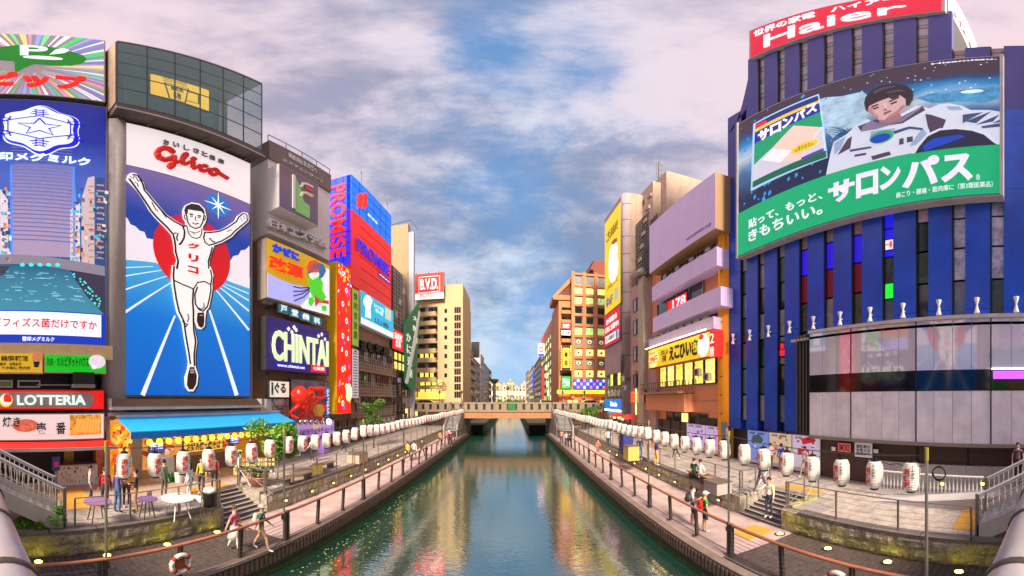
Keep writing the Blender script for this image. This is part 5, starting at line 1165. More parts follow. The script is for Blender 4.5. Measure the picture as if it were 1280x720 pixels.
t = thing('saucer_roof', 'dark saucer shaped roof standing above the far left bank', 'roof', (-8.5, 150, ZP)); xx = -8.6
MB().lathe((xx, 158, 3), [(.8, 0), (.8, 11), (2.0, 12.2), (2.3, 13), (0.6, 13.3)], 20).build('saucer', W_['dark'], t)
# ================================================================== far centre
for i, (xa, xb, yt, Y_, wall, lab, nf, nc) in enumerate(((611, 626, 478, 300, 'brown', 'brown apartment block straight behind the overpass, left', 6, 8), (626.5, 634, 482, 290, 'beige', 'beige block behind the overpass next to the lamp post', 5, 5), (634.5, 642, 476.5, 330, 'brown', 'taller brown block at the middle of the far view', 6, 6), (642.5, 650, 484, 310, 'beige', 'low cream block right of centre in the far view', 4, 6), (650.5, 662, 480, 290, 'grey', 'grey block at the far right end of the canal view', 5, 8))):
    f = front(Y_); block('far_block', lab, f.uu(xa), f.uu(xb), Y_, Y_+15, f.at(xa, yt)[1], W_[wall], (nf, nc, 0), pm=('dark', 'warm', 'grey'), ww=1.6, wh=1.7)
ov = thing('overpass', 'long cream overpass crossing far behind the bridge', 'overpass', (0, 262, 0)); f = front(262)
MB().bx(-40, 40, 262, 270, f.at(640, 494)[1], f.at(640, 489)[1]).build('deck', mat('overpass_cream', (214, 204, 180), .8), ov)
for x in (-24, -12, 0, 12, 24): MB().bx(x-.9, x+.9, 264, 266, ZP-.5, f.at(640, 494)[1]).build('pier', W_['grey'], ov)
# ================================================================== the middle bridge
YBr = 49.5; br = thing('canal_bridge', 'low cream and brown girder bridge crossing the canal in the middle', 'bridge', (0, YBr, 3))
FBg = front(YBr)
zd0, zd1 = FBg.at(634, 523)[1], FBg.at(634, 515)[1]; zp1 = FBg.at(634, 503.3)[1]
MB().bx(-7.4, 6.0, YBr, YBr+8.5, zd0, zd1).build('girder', mat('girder_brown', (176, 120, 82), .7, var=.1, dirt=.3), br)
MB().bx(-22, 20, YBr-.15, YBr+8.6, zd1+.003, zd1+.35).build('deck', mat('bridge_cream', (150, 130, 108), .8, var=.08, dirt=.3), br)
for k in range(36):
    x = -22+k*1.2
    MB().bx(x, x+.78, YBr-.12, YBr+.12, zd1+.36, zp1-.18).build('parapet_panel', MATS['bridge_cream'], br)
    MB().bx(x+.79, x+1.19, YBr-.04, YBr+.04, zd1+.36, zp1-.2).build('grille', M['black'], br)
MB().bx(-22, 20, YBr-.16, YBr+.16, zp1-.17, zp1).build('parapet_rail', MATS['bridge_cream'], br)
MB().bx(-22, 20, YBr+8.3, YBr+8.55, zd1+.36, zp1).build('far_parapet', MATS['bridge_cream'], br)
MB().bx(-.6, .55, YBr-.22, YBr-.17, zd1+.3, zp1-.1).build('green_plaque', C((30, 110, 50)), br)
for x in (-9.4, 6.0): MB().bx(x, x+2.0 if x < 0 else x+3, YBr-.2, YBr+8.6, -1.8, zd1).build('abutment', M['pale_concrete'], br)
struct('far_canal_wall_left', MB().bx(-9.89, -5.2, YBr+8.7, 260, -1.96, 1.5), M['slime']); struct('far_canal_wall_right', MB().bx(3.1, 9.19, YBr+8.7, 260, -1.96, 1.5), M['slime'])
# lamp posts, people-high things on the bridge
def lamp_post(x, y, z, h, label, col=None, group=None):
    l = thing('lamp_post', label, 'lamp post', (x, y, z), group)
    MB().tube([(x, y, z), (x, y, z+h)], .06, 8).build('pole', col or M['dark_steel'], l)
    MB().lathe((x, y, z+h), [(.1, 0), (.26, .12), (.22, .5), (.05, .62)], 12).build('head', col or M['dark_steel'], l); return l
lamp_post(-.65, YBr+.6, zd1+.35, 3.0, 'dark green lamp post with ornate head at the middle of the bridge', C((30, 70, 44)))
for i, x in enumerate((-13, -9, -4.5, 4, 9, 13)): lamp_post(x, YBr+8, zd1+.35, 2.6, 'dark lamp post on the far side of the bridge, %s from the left' % ordinal(i+1), group='lamp posts on the far side of the bridge')
# stairs from the bridge down to the quay promenades, one each bank
for s in (-1, 1):
    xa, xb = ((-9.3, -7.45) if s < 0 else (6.1, 8.3)); side = 'left' if s < 0 else 'right'
    t = thing('quay_stair', 'striped stair running down from the middle bridge to the %s quay' % side, 'stair', (xa, 45, ZB))
    n = 17; 
    for k in range(n): MB().bx(xa+.15, xb-.15, YBr-.25-.32*(k+1), YBr-.25-.32*k, ZB, zd1+.3-(k+1)*.155).build('step', W_['dark'], t); MB().bx(xa+.16, xb-.16, YBr-.25-.32*(k+1)-.02, YBr-.25-.32*(k+1)+.1, zd1+.3-(k+1)*.155+.002, zd1+.33-(k+1)*.155).build('nosing', M['white'], t)
    for x in (xa, xb):
        f = Fr((x, YBr-.2), (0, -1)); MB().prism(f, [(0, ZB), (0, zd1+.9), (5.6, zd1+.9-2.7), (5.6, ZB)], -.1, .1).build('side_wall', M['concrete'], t)
        MB().tube([(x, YBr-.2, zd1+1.5), (x, YBr-5.8, zd1+1.5-2.7)], .05, 6).build('rail', M['dark_steel'], t)
# ================================================================== RIGHT far bank
def side_block_r(name, label, pxa, pxb, ytop, X, wall, nf, nw, **kw):   # pxa far end, pxb near end
    fr = right(X); yf, yn = -fr.uu(pxa), -fr.uu(pxb); z1 = fr.at(pxb, ytop)[1]
    return block(name, label, X, X+9, yn+.15, yf, z1, wall, (nf, 0, nw), side_sgn=-1, **kw)
side_block_r('last_right_block', 'last grey block of the far right bank', 657.5, 661, 462, 9.2, W_['grey'], 5, 5, pm=('dark', 'warm'))
side_block_r('yellow_block', 'beige block with blue vertical neon on the far right bank', 661.4, 667, 457, 9.2, W_['beige'], 6, 5, pm=('dark', 'yellow'))
t, r = sign(right(9.0), 'blue vertical neon sign on the far right bank', (665.3, 465, 667, 488), 0, .2, C((40, 70, 220), 1), M['black'])
side_block_r('slim_beige_tower', 'slim brown tower under the round red ring sign', 667.4, 676, 446, 9.2, W_['brown'], 8, 5, pm=('dark', 'grey'))
fq = front(88); t, r = sign(fq, 'white roof sign with a red ring over blue base, far right bank', (672.5, 429, 680.5, 446), 0, 1, E_WHITE, M['white']); q = sub(r, .5, .5, .55, .55)
MB().tube([fq.w(q[0]+.5*math.cos(a), q[2]+.62*math.sin(a), .08) for a in [2*PI*i/20 for i in range(21)]], .16, 6).build('red_ring', C((235, 40, 20), .8), t); MB().box(fq, *sub(r, .05, .95, .02, .24), 0, .03).build('blue_base', C((40, 60, 190), .6), t)
side_block_r('red_sign_block', 'narrow lilac block hung with red signs on the far right bank', 676.3, 681.5, 424, 9.2, W_['pinkbrown'], 9, 3, pm=('dark', 'grey'))
for k, (ya, yb_) in enumerate(((423, 440), (462, 478), (480, 498))): sign(right(8.9), 'red vertical sign on the lilac block, %s from the top' % ordinal(k+1), (677, ya, 680, yb_), 0, .3, C((230, 60, 50), .7), M['black'], group='red vertical signs on the lilac block')
# ------------------------------------------------------------------ orange discount store across the road
YO = 61; FO = front(YO); ox = lambda p: FO.uu(p); oz = lambda x, y: FO.at(x, y)[1]
orange = mat('orange_tile', (204, 134, 82), .7, var=.12, dirt=.2, dcol=(150, 84, 40)); b = thing('orange_store', 'orange-brown store tower with gridded lit windows across the road, right bank', 'building', (ox(730), YO, ZP))
x0, x1 = ox(715.8), ox(775); zt = oz(716, 341)
MB().bx(x0, x1, YO, YO+14, ZP, zt).build('wall', orange, b)
MB().bx(ox(699.5), x0-.01, YO+1.2, YO+12, ZP, oz(705, 374)).build('balcony_wall', orange, b)
FO2 = right(ox(699.5)); MB().bx(ox(699.5)+.01-.0, ox(699.5)+4, YO+12.01, YO+38, ZP, oz(700, 380)).build('rear_wing', orange, b)
MB().bx(ox(693), x0-.02, YO+1.3, YO+8, oz(700, 372), oz(700, 366)).build('cantilever', orange, b)
MB().prism(FO, [(ox(693), oz(700, 372)), (x0-.02, oz(716, 350)), (x0-.02, oz(716, 343)), (ox(691.5), oz(700, 369))], -3, -1.25).build('slanted_beam', orange, b)
rowsy = [357.5, 369, 381.5, 394, 407, 420.5, 433.8, 447, 460.3, 473.5]
for p in (715.8, 729.8, 744.2, 758.5, 772): MB().box(FO, ox(p)-.28, ox(p)+.28, ZP+4.5, zt+.2, 0, .45).build('pier', orange, b)
for y in [343]+rowsy: MB().box(FO, x0, x1, oz(722, y)-.22, oz(722, y)+.22, 0, .32).build('floor_band', orange, b)
pmr = ['grey', 'warm', 'green', 'dark', 'dark', 'green', 'grey', 'warm', 'grey', 'warm']
for j, y in enumerate(rowsy):
    y_t = 343 if j == 0 else rowsy[j-1]
    for i, px in enumerate((718, 732, 746.5, 760.5)):
        za = oz(722, y)+.3; zc = oz(722, y_t)-.3
        w1 = window(b, FO, ox(px), za, ox(px+10)-ox(px), zc-za, .0, fmat=W_['beige'], pmat=G[pmr[j]], mull=2 if j > 5 else 1)
        if j > 5: MB().ell(FO, ox(px+5), (za+zc)/2, .42, .36, .05, .09, 14).build('round_print', C((240, 220, 150), .6), b); MB().ell(FO, ox(px+5), (za+zc)/2-.05, .2, .2, .09, .11, 10).build('dark_print', C((50, 40, 40)), b)
for j in range(9):
    z_ = oz(707, 486-j*12); MB().box(front(YO+1.2), ox(700.5)+.3, ox(714.8)+.2, z_-.2, z_+.5, 0, .8).build('balcony', orange, b); MB().box(front(YO+1.2), ox(700.5)+.4, ox(714.8), z_+.6, z_+1.3, 0, .03).build('dark_gap', M['glass_dark'], b)
fw = Fr((ox(699.5)+.01, YO+38), (0, -1))
for j in range(9):
    for i in range(6): window(b, fw, 1.2+i*4.2, ZP+2+j*2.05, 2.8, 1.3, .0, pmat=G['green'] if (i+j) % 3 else G['warm'])
for k in range(4): MB().box(fw, 21-k*1.5, 22.2-k*1.5, 7+k*2.2, 8.2+k*2.2, .3, .5).build('lit_panel', C((226, 246, 190), 2.2), b)
for s_, lab, c, px, tx, tc_ in (('a', 'red and white square sign on the balcony stack of the orange store', (236, 40, 30), (701.5, 403, 713.5, 412), '免税', (250, 240, 240)), ('b', 'white strip sign under the red square sign on the orange store', (240, 230, 226), (701.5, 412.5, 713.5, 419.5), '8F 劇場', (160, 60, 40)), ('c', 'green square sign low on the balcony stack of the orange store', (20, 150, 70), (701.5, 470, 713.5, 486), '薬局', (230, 250, 235))):
    t, r = sign(front(YO-.1), lab, px, 0, .3, C(c, .6), M['black']); text(front(YO-.1), tx, sub(r, .15, .85, .2, .8), .01, C(tc_, .6), t, depth=.03, bold=.03)
t, r = sign(front(YO-.1), 'tall dark marquee edged with bulbs around a yellow figure panel', (700.5, 431, 714.5, 463.5), 0, .3, C((60, 40, 20), .2), M['black'])
MB().box(front(YO-.1), *sub(r, .2, .8, .12, .88), 0, .03).build('yellow_panel', C((244, 196, 30), .8), t); MB().ell(front(YO-.1), *(lambda q: (q[0], q[2]))(sub(r, .5, .5, .62, .62)), .35, .5, .03, .06).build('round_print', C((60, 40, 30)), t); MB().box(front(YO-.1), *sub(r, .36, .64, .2, .4), .03, .05).build('red_print', C((220, 40, 30), .5), t)
g = MB()
for k in range(14):
    for a in (.07, .93): q = sub(r, a, a, .04+k*.07, .04+k*.07); g.box(front(YO-.1), q[0]-.05, q[0]+.05, q[2]-.06, q[2]+.06, 0, .08)
g.build('bulbs', C((255, 200, 90), 4), t, kind='stuff')
t, r = sign(front(YO-.5), 'wide blue and white video panel wall over the yellow marquee of the orange store', (716.5, 473.5, 772, 486.5), .2, .4, C((40, 60, 210), .8), M['black'])
for i in range(14):
    for j in range(3):
        if (i*5+j*3) % 4: MB().box(front(YO-.5), *sub(r, i/14+.01, (i+1)/14-.01, j/3+.03, (j+1)/3-.03), .2, .23).build('screen_tile', C([(120, 190, 250), (220, 230, 250), (60, 90, 240), (230, 120, 140)][(i*3+j) % 4], .8), t)
my = thing('yellow_marquee', 'long glowing yellow marquee at street level of the orange store', 'sign', (ox(726), YO-1, oz(722, 492)))
MB().box(front(YO-1), ox(696), ox(772), oz(722, 492), oz(722, 488), -.8, 0).build('light_box', C((250, 214, 50), 1.3), my); text(front(YO-1), '驚安の殿堂 ドンキ', front(YO-1).rect(727, 488.5, 745, 491.5), .01, C((170, 40, 20), .3), my, depth=.03)
for k in range(9): MB().box(FO, ox(703)+k*1.05, ox(703)+.8+k*1.05, ZP+2.2, ZP+4.2, .0, .1).build('shop_window', G['warm'] if k % 3 else C((226, 60, 60), .8), b)
sb = thing('setback_tower', 'dark red tower top showing above the orange store', 'building', (21, 80, ZP)); f = front(80); MB().bx(f.uu(742), f.uu(775), 80, 90, ZP, f.at(750, 326)[1]).build('wall', mat('dark_red_wall', (136, 72, 58), .8), sb)
MB().prism(f, [(f.uu(738), f.at(750, 338)[1]), (f.uu(742)-.01, f.at(750, 338)[1]), (f.uu(742)-.01, f.at(750, 328)[1])], -8, 0).build('slanted_side', MATS['dark_red_wall'], sb)
# car and traffic on the cross road
def car(label, x, y, z, c, L=4.2):
    k = thing('car', label, 'car', (x, y, z)); f = Fr((x, y), (1, 0)); body = mat('car_paint_%d' % c[0], c, .25, var=.02)
    MB().prism(f, [(-L/2, z+.3), (-L/2, z+.8), (-L*.42, z+.92), (-L*.2, z+.98), (L*.3, z+.95), (L*.46, z+.8), (L/2, z+.6), (L/2, z+.3)], -1.6, 0).build('body', body, k)
    MB().prism(f, [(-L*.38, z+.95), (-L*.28, z+1.42), (L*.1, z+1.45), (L*.28, z+.96)], -1.5, -.1).build('cabin', M['glass_dark'], k)
    for dx in (-L*.3, L*.3):
        for n in (.0, -1.62): MB().tube([f.w(dx, z+.32, n-.02), f.w(dx, z+.32, n+.06)], .32, 14).build('wheel', M['black'], k)
    return k
car('silver car on the cross road right of the middle bridge', 13.2, YBr+3, zd1+.35, (196, 196, 204)); car('white van-like car left on the cross road behind the left bridge parapet', -14, YBr+3, zd1+.35, (226, 222, 220), 4.6)

# ================================================================== RIGHT near: yellow poster building and its neighbours
F5 = right(14.5); yE = -F5.uu(779)
gy = mat('lilac_grey_wall', (182, 162, 164), .75, var=.07, dirt=.35, dcol=(120, 104, 108))
b = thing('poster_building', 'lilac-grey building with rounded corner carrying the yellow and red poster', 'building', (18, 45, ZP)); zt = 6+14.5*2.2
MB().bx(14.5, 24, yE+.9, -F5.uu(756), ZP, zt-.0).build('canal_wall', gy, b)
MB().bx(15.41, 25.5, yE, yE+.89, 9, zt+.3).build('brown_wall', W_['pinkbrown'], b)
MB().lathe((15.4, yE+.9, 9), [(.9, 0), (.9, zt-8.7)], 24).build('round_corner', gy, b, True)
for k in range(9): MB().lathe((15.4, yE+.9, 12+k*3), [(.93, 0), (.93, .06)], 24).build('joint_ring', W_['dark'], b)
g = MB(); fy = front(yE)
for k in range(6): g.box(fy, 16.3+k*1.5, 16.34+k*1.5, 12, zt, 0, .02)
for k in range(5): g.box(fy, 15.5, 25.4, 14+k*4, 14.05+k*4, 0, .02)
g.build('wall_joints', W_['brown'], b)
MB().box(fy, fy.uu(803), fy.uu(818), fy.at(803, 258)[1], fy.at(803, 251)[1], 0, .6).build('dark_slot', M['black'], b)
for k in range(3): MB().tube([fy.w(fy.uu(815+k*1.6), fy.at(815, 262)[1], .3), fy.w(fy.uu(812+k*1.6), fy.at(815, 236)[1], .3), fy.w(fy.uu(810+k*1.6), fy.at(815, 234)[1], .1)], .16, 8).build('duct', W_['pinkbrown'], b)
t, r = sign(F5, 'tall yellow poster with white round animal drawing and black characters', (757.8, 276, 777.6, 384), .25, .3, C((250, 208, 20), .5), M['dark_steel'], uz=(F5.uu(757.8), F5.uu(777.6), F5.at(757.8, 395)[1], F5.at(767, 267)[1]))
def Q5(mb, pts, n, nb): return mb.pp(F5, pts, nb, n)
Q5(MB(), [(762, 312), (765, 306), (770, 302), (772, 308), (771, 318), (773, 330), (771, 344), (768, 352), (764, 354), (761, 346), (760.5, 332)], .28, .25).build('white_drawing', C((246, 244, 240), .6), t)
Q5(MB(), [(764, 304), (767, 299), (771, 297), (771, 302), (766, 306)], .3, .25).build('brown_drawing', C((150, 90, 40), .4), t)
text(F5, 'こきえのおみせ', (r[0]+1, r[1]-1, F5.at(767, 296)[1], F5.at(767, 283)[1]), .26, C((60, 40, 20)), t, depth=.02, bold=.02); text(F5, 'しろいねこのくに', sub(r, .15, .85, .22, .27), .26, C((90, 60, 20)), t, depth=.02); text(F5, 'ゆ6F', sub(r, .12, .55, .05, .16), .26, C((30, 90, 160), .3), t, depth=.02, bold=.04)
MB().box(F5, *sub(r, .64, .9, .06, .17), .25, .27).build('pale_print', C((190, 200, 150), .4), t)
t, r = sign(F5, 'red lower poster with white characters and small white plate', None, .25, .3, C((204, 22, 50), .5), M['dark_steel'], uz=(F5.uu(757), F5.uu(777), F5.at(757, 435.5)[1], F5.at(757.8, 395.6)[1]))
text(F5, '台湾朝市', sub(r, .15, .85, .66, .84), .26, C((250, 240, 240), .6), t, depth=.02, bold=.05); text(F5, '元気に営業中!!', sub(r, .06, .94, .42, .6), .26, C((250, 240, 240), .6), t, depth=.02, bold=.05)
MB().box(F5, *sub(r, .1, .92, .1, .32), .25, .27).build('white_plate', C((240, 236, 236), .6), t); text(F5, '大人様歓迎', sub(r, .16, .7, .15, .27), .28, C((60, 60, 90)), t, depth=.02); MB().ell(F5, *(lambda q: (q[0], q[2]))(sub(r, .84, .84, .22, .22)), .5, .7, .27, .29).build('blue_drawing', C((60, 130, 210), .5), t)
for j, (ya, yb_, pm) in enumerate(((469, 484, 'warm'), (486, 498, 'grey'))):
    u0, u1 = F5.uu(759), F5.uu(777); zc = F5.at(759, ya)[1]; za = F5.at(759, yb_)[1]
    for i in range(4): window(b, F5, u0+.1+i*(u1-u0)/4, za, (u1-u0)/4-.2, zc-za, .01, pmat=G[pm if j else ('yellow' if i % 2 else 'dark')])
text(F5, '北 極 星', F5.rect(760, 489, 775, 495, .15), .12, M['white'], b, depth=.04)
t, r = sign(F5, 'glowing blue shop sign with white lettering at the foot of the poster building', (755.5, 498.5, 776, 513), .5, .4, C((20, 110, 200), .8), M['steel']); text(F5, 'Umie', sub(r, .4, .8, .3, .75), .51, C((245, 245, 250), .9), t, depth=.03, bold=.04); MB().box(F5, *sub(r, .05, .95, -.12, .02), .3, .6).build('light_strip', C((200, 230, 255), 3), t)
window(b, F5, F5.uu(776.5), F5.at(776, 467)[1], .7, 2.4, .01, pmat=G['dark'])
# narrow pink building
F6 = right(14.3); pk = mat('pink_wall', (206, 160, 150), .75, var=.07, dirt=.3, dcol=(170, 120, 112))
b = thing('narrow_pink_building', 'narrow pink building with a column of dark windows between poster and lavender buildings', 'building', (16, 36, ZP))
u0, u1 = F6.uu(789), F6.uu(813); MB().box(F6, u0, u1, ZP, F6.at(800, 352)[1], -6, 0).build('wall', pk, b)
MB().box(F6, F6.uu(805), F6.uu(811.5), ZP, F6.at(808, 348)[1], 0, .7).build('pilaster', W_['beige'], b); MB().lathe(F6.w(F6.uu(808), F6.at(808, 347)[1], .3), [(.9, 0), (1.1, .3), (.6, 1.0)], 16).build('finial', M['steel'], b)
for (ya, yb_) in ((372, 388), (399, 417.5), (432.5, 451), (467.5, 484)): 
    zc, za = F6.at(797, ya)[1], F6.at(797, yb_)[1]
    for i in range(3): window(b, F6, F6.uu(792)+i*1.15, za, 1.05, zc-za, .02, pmat=G['dark'] if i else G['grey'])
MB().box(F6, *F6.rect(792, 457, 805, 462, .2), 0, .5).build('small_canopy', pk, b); text(F6, '新すし', F6.rect(793, 452.5, 804, 457.5, .1), .03, C((214, 110, 110), .2), b, depth=.04)
lt = thing('steel_scaffold', 'dark rusty steel scaffold standing between the brown wall and the lavender billboard', 'lattice', (15, 33, 12)); F7 = right(13.9); u0, u1 = F7.uu(794.5), F7.uu(811); za, zc = F7.at(800, 352)[1], F7.at(800, 276)[1]
for k in range(9): MB().box(F7, u0+(u1-u0)*k/8-.05, u0+(u1-u0)*k/8+.05, za, zc, -.1, 0).build('upright', M['dark_steel'], lt)
for k in range(17): zz_ = za+(zc-za)*k/16; MB().box(F7, u0, u1, zz_-.06, zz_+.06, -.12, -.02+.003).build('bar', M['dark_steel'], lt)
for k in range(7): MB().box(F7, u0+.3+k*.5, u0+1.2+k*.5, za+1.0+k*1.6, za+1.5+k*1.6, -.2, .04).build('plate', W_['pinkbrown'], lt)
MB().box(F7, u0-.2, u1+.1, za-.01, zc, -3.5, -1).build('core_wall', mat('rust_wall', (120, 96, 88), .8, var=.3), lt)
# brown block behind with antenna
fb = front(36); b = thing('brown_rooftop_block', 'brown concrete block rising behind the lavender billboard with an antenna mast', 'building', (22, 36, ZP))
zt = fb.at(835, 214)[1]; MB().bx(fb.uu(833), fb.uu(892), 36, 42, 20, zt).build('wall', W_['pinkbrown'], b); MB().bx(fb.uu(822.5), fb.uu(833)-.01, 37.5, 42, 20, fb.at(828, 221)[1]).build('side_wall', W_['pinkbrown'], b)
an = thing('antenna_mast', 'slim antenna mast with panels on the brown rooftop block', 'antenna', (fb.uu(824.5), 38, zt-1)); fa = front(38)
for dx in (-.35, 0, .35): MB().tube([(fa.uu(824.5)+dx, 38, fa.at(824, 222)[1]), (fa.uu(824.5)+dx, 38, fa.at(824, 203)[1])], .09, 6).build('panel_antenna', M['steel'], an)
MB().tube([(fa.uu(824.5), 38.2, fa.at(824, 224)[1]), (fa.uu(824.5), 38.2, fa.at(824, 201)[1])], .07, 6).build('mast', M['dark_steel'], an)
for z_ in (206, 212, 218): MB().bx(fa.uu(824.5)-.5, fa.uu(824.5)+.5, 38, 38.1, fa.at(824, z_)[1], fa.at(824, z_)[1]+.08).build('bracket', M['dark_steel'], an)
# ------------------------------------------------------------------ lavender and salmon building
lav = mat('lavender_panel', (212, 186, 222), .55, var=.04, dirt=.15, dcol=(160, 130, 180), emit=.05); sal = mat('salmon_wall', (242, 160, 112), .7, var=.06, dirt=.15, dcol=(200, 120, 80))
FH = right(13.2); b = thing('salmon_building', 'salmon building with lavender parapets and orange side pipe', 'building', (15.5, 25, ZP)); ua, ub = F5.uu(813.5), F5.uu(903)
MB().box(F5, ua, ub, ZP, F5.at(895, 284)[1], -7, 0).build('wall', sal, b)
MB().box(F5, ua-.5, ua+2.1, ZP, 11, 0, .4).build('pink_end_wall', pk, b)
t, r = sign(FH, 'huge blank lavender billboard box above the salmon building', None, 0, 2.6, lav, mat('billboard_side', (190, 150, 104), .7, var=.05), uz=(FH.uu(811.7), FH.uu(894.7), FH.at(860, 307.5)[1], FH.at(894.7, 214.5)[1]), frame=.03)
text(FH, 'www.adswake.co.jp', (FH.uu(858), FH.uu(889), r[2]+.5, r[2]+.95), .003, C((110, 84, 120)), t, depth=.015)
g = MB()
for k in range(20): u_ = r[0]+.4+k*.55; g.box(F5, u_, u_+.06, r[2]-1.5, r[2]-.1, .2, .26)
for k in range(9): u_ = r[0]+.2+k*1.2; g.box(F5, u_, u_+.7, r[2]-1.2+.3*(k % 2), r[2]-.9+.3*(k % 2), .3, .5)
g.build('pipe_clutter', M['steel'], b, kind='stuff')
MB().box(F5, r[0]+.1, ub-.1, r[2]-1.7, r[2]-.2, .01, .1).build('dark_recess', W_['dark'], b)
def band(y0a, y0b, xa, xb, n=1.1, nm='parapet'):
    fr = right(14.5-n); q = fr.rect(xa, y0a, xb, y0b); MB().box(fr, q[0], q[1], q[2], q[3], -n+.02, 0).build(nm, lav, b); return q
q1 = band(359, 331.5, 815, 896); q2 = band(398, 381.5, 816, 901); q3 = band(425.5, 410.5, 811, 892)
def strip(za, zc, xa, xb, m_, n=.05, nm='window_band'):
    MB().box(F5, F5.uu(xa), F5.uu(xb), za, zc, .01, n).build(nm, m_, b)
strip(q2[3], q1[2], 822, 880, M['glass_dark'], .1); strip(q3[3]+.4, q2[2], 818, 900, W_['dark'], .1)
for k in range(6): u_ = F5.uu(823)+k*2.1; MB().box(F5, u_, u_+.1, q2[3], q1[2], .1, .2).build('mullion', M['steel'], b)
t, r = sign(F5, 'red sign with big white figures inside the dark upper window band', None, .35, .2, C((230, 30, 36), .7), M['black'], uz=(F5.uu(838), F5.uu(863), q2[3]+.1, q1[2]-.4)); text(F5, '178', sub(r, .3, .95, .15, .85), .36, C((240, 230, 240), .7), t, depth=.03, bold=.06)
for k in range(9): u_ = F5.uu(819)+k*1.25; MB().box(F5, u_, u_+.95, q3[3]+.05, q3[3]+.42, .7, .78).build('slot_frame', M['steel'], b)
MB().tube([F5.w(F5.uu(817), q3[3]+.5, 1.05), F5.w(F5.uu(899), q3[3]+.5, 1.05)], .04, 6).build('rail', M['steel'], b)
t, r = sign(right(13.1), 'long yellow izakaya sign with red end and brushed black characters', (810.5, 438, 887.5, 446), 0, .7, C((240, 200, 30), .5), C((160, 30, 20)))
f8 = right(13.1); MB().box(f8, r[1]+.02, f8.uu(894), r[2], r[3], -.7, .03).build('red_end', E_RED, t)
for i, ch in enumerate('2階'): text(f8, ch, (f8.uu(888.3), f8.uu(893), r[3]-.95-i*.95, r[3]-.25-i*.95), .04, C((250, 235, 235), .7), t, 'character', depth=.02)
for i, ch in enumerate('えこひいき'):
    text(f8, ch, sub(r, .42+i*.088, .42+i*.088+.082, .18+.04*(i % 2), .82), .005, C((50, 34, 24)), t, 'character', bold=.06, depth=.03)
text(f8, 'うれしい\n酒場', sub(r, .26, .4, .2, .8), .005, C((60, 40, 24)), t, depth=.02, bold=.02)
MB().ell(f8, *(lambda q: (q[0], q[2]))(sub(r, .115, .115, .45, .45)), 1.05, .8, 0, .02).build('price_oval', C((250, 240, 150), .8), t); text(f8, '299円', sub(r, .03, .2, .22, .62), .025, C((226, 50, 20), .4), t, bold=.05, depth=.02); text(f8, '全品均一', sub(r, .03, .2, .7, .85), .025, C((226, 50, 20), .4), t, depth=.02)
MB().ell(f8, *(lambda q: (q[0], q[2]))(sub(r, .92, .92, .5, .5)), .75, .85, 0, .03).build('round_face_print', C((240, 236, 226), .7), t); MB().ell(f8, *(lambda q: (q[0], q[2]))(sub(r, .9, .9, .85, .85)), .3, .2, .03, .05).build('red_print', C((220, 40, 30), .5), t)
MB().tube([f8.w(*FH.at(811, 436)[:1], r[3]+.12, .25), f8.w(f8.uu(886), r[3]+.12, .25)], .04, 6).build('light_tube', C((255, 250, 170), 5), t)
# balcony floor and ground floor glass
strip(7.3, 9.9-.3, 826, 868, G['warm'], .05); 
for k in range(6): u_ = F5.uu(826)+k*1.62; window(b, F5, u_, 7.25, 1.5, 2.35, .06, pmat=G['warm'] if k % 2 else G['yellow'])
MB().box(F5, F5.uu(817), F5.uu(868), 6.55, 6.75, 0, 1.6).build('balcony_slab', W_['brown'], b)
for k in range(22): u_ = F5.uu(818)+k*.5; MB().box(F5, u_, u_+.05, 6.76, 7.6, 1.5, 1.55).build('baluster', M['dark_steel'], b)
for z_ in (7.1, 7.6): MB().tube([F5.w(F5.uu(817), z_, 1.52), F5.w(F5.uu(868), z_, 1.52)], .035, 6).build('balcony_rail', M['dark_steel'], b)
MB().box(F5, F5.uu(818), F5.uu(868), 5.0, 6.5, .0, 1.0).build('salmon_band', sal, b)
for k in range(5): u_ = F5.uu(834)+k*1.42; window(b, F5, u_, ZP+.05, 1.34, 3.1, .02, pmat=G['dark'] if k != 2 else G['warm'])
for za, zc in ((7.3, 9.4), (2.9, 4.6)): MB().box(F5, F5.uu(869), F5.uu(898), za, zc, .01, .06).build('dark_louvre', W_['dark'], b)
for z_ in (2.8, 5.9, 7.2): MB().box(F5, F5.uu(869), F5.uu(899), z_, z_+.05, .0, .04).build('wall_joint', W_['pinkbrown'], b)
pi = thing('orange_pipe', 'thick yellow-orange vertical pipe at the right edge of the salmon building', 'pipe', F5.w(F5.uu(905), ZP, .3)); MB().lathe(F5.w(F5.uu(905), ZP, -.2), [(.62, 0), (.62, F5.at(905, 283)[1]-ZP)], 20).build('pipe', C((240, 150, 20), .1), pi, True)
for k in range(9): MB().tube([F5.w(F5.uu(905)-.6, 5+k*1.35, .25), F5.w(F5.uu(905)+.5, 5+k*1.35, .5)], .03, 5).build('clamp', M['dark_steel'], pi)
MB().box(F5, F5.uu(908), F5.uu(910.5), 3.1, 4.4, .1, .5).build('switch_box', M['steel'], pi)
# ================================================================== RIGHT: the blue strip-windowed building
F5 = right(14.5); yy = lambda px: F5.uu(px)
bl_ = mat('blue_panel', (26, 82, 206), .28, var=.14, vscale=.8, dirt=.5, dcol=(50, 60, 120), dscale=.8); bl2 = mat('upper_blue_panel', (70, 66, 146), .5, var=.06, vscale=.6)
b = thing('blue_building', 'large dark blue building with narrow vertical window strips on the right', 'building', (20, 5, ZP))
z_lo, z_hi, z_top = 4.0, 33.6, 52
uL = -18.6; uR = 8
MB().box(F5, uL, uR, ZP, z_hi, -14, -.45).build('core_wall', W_['dark'], b); MB().box(F5, -16.4, -3.4, z_hi+.01, z_top-8.6, -12, -.45).build('tower_core', W_['dark'], b)
pitch = 1.742; c0 = -15.15
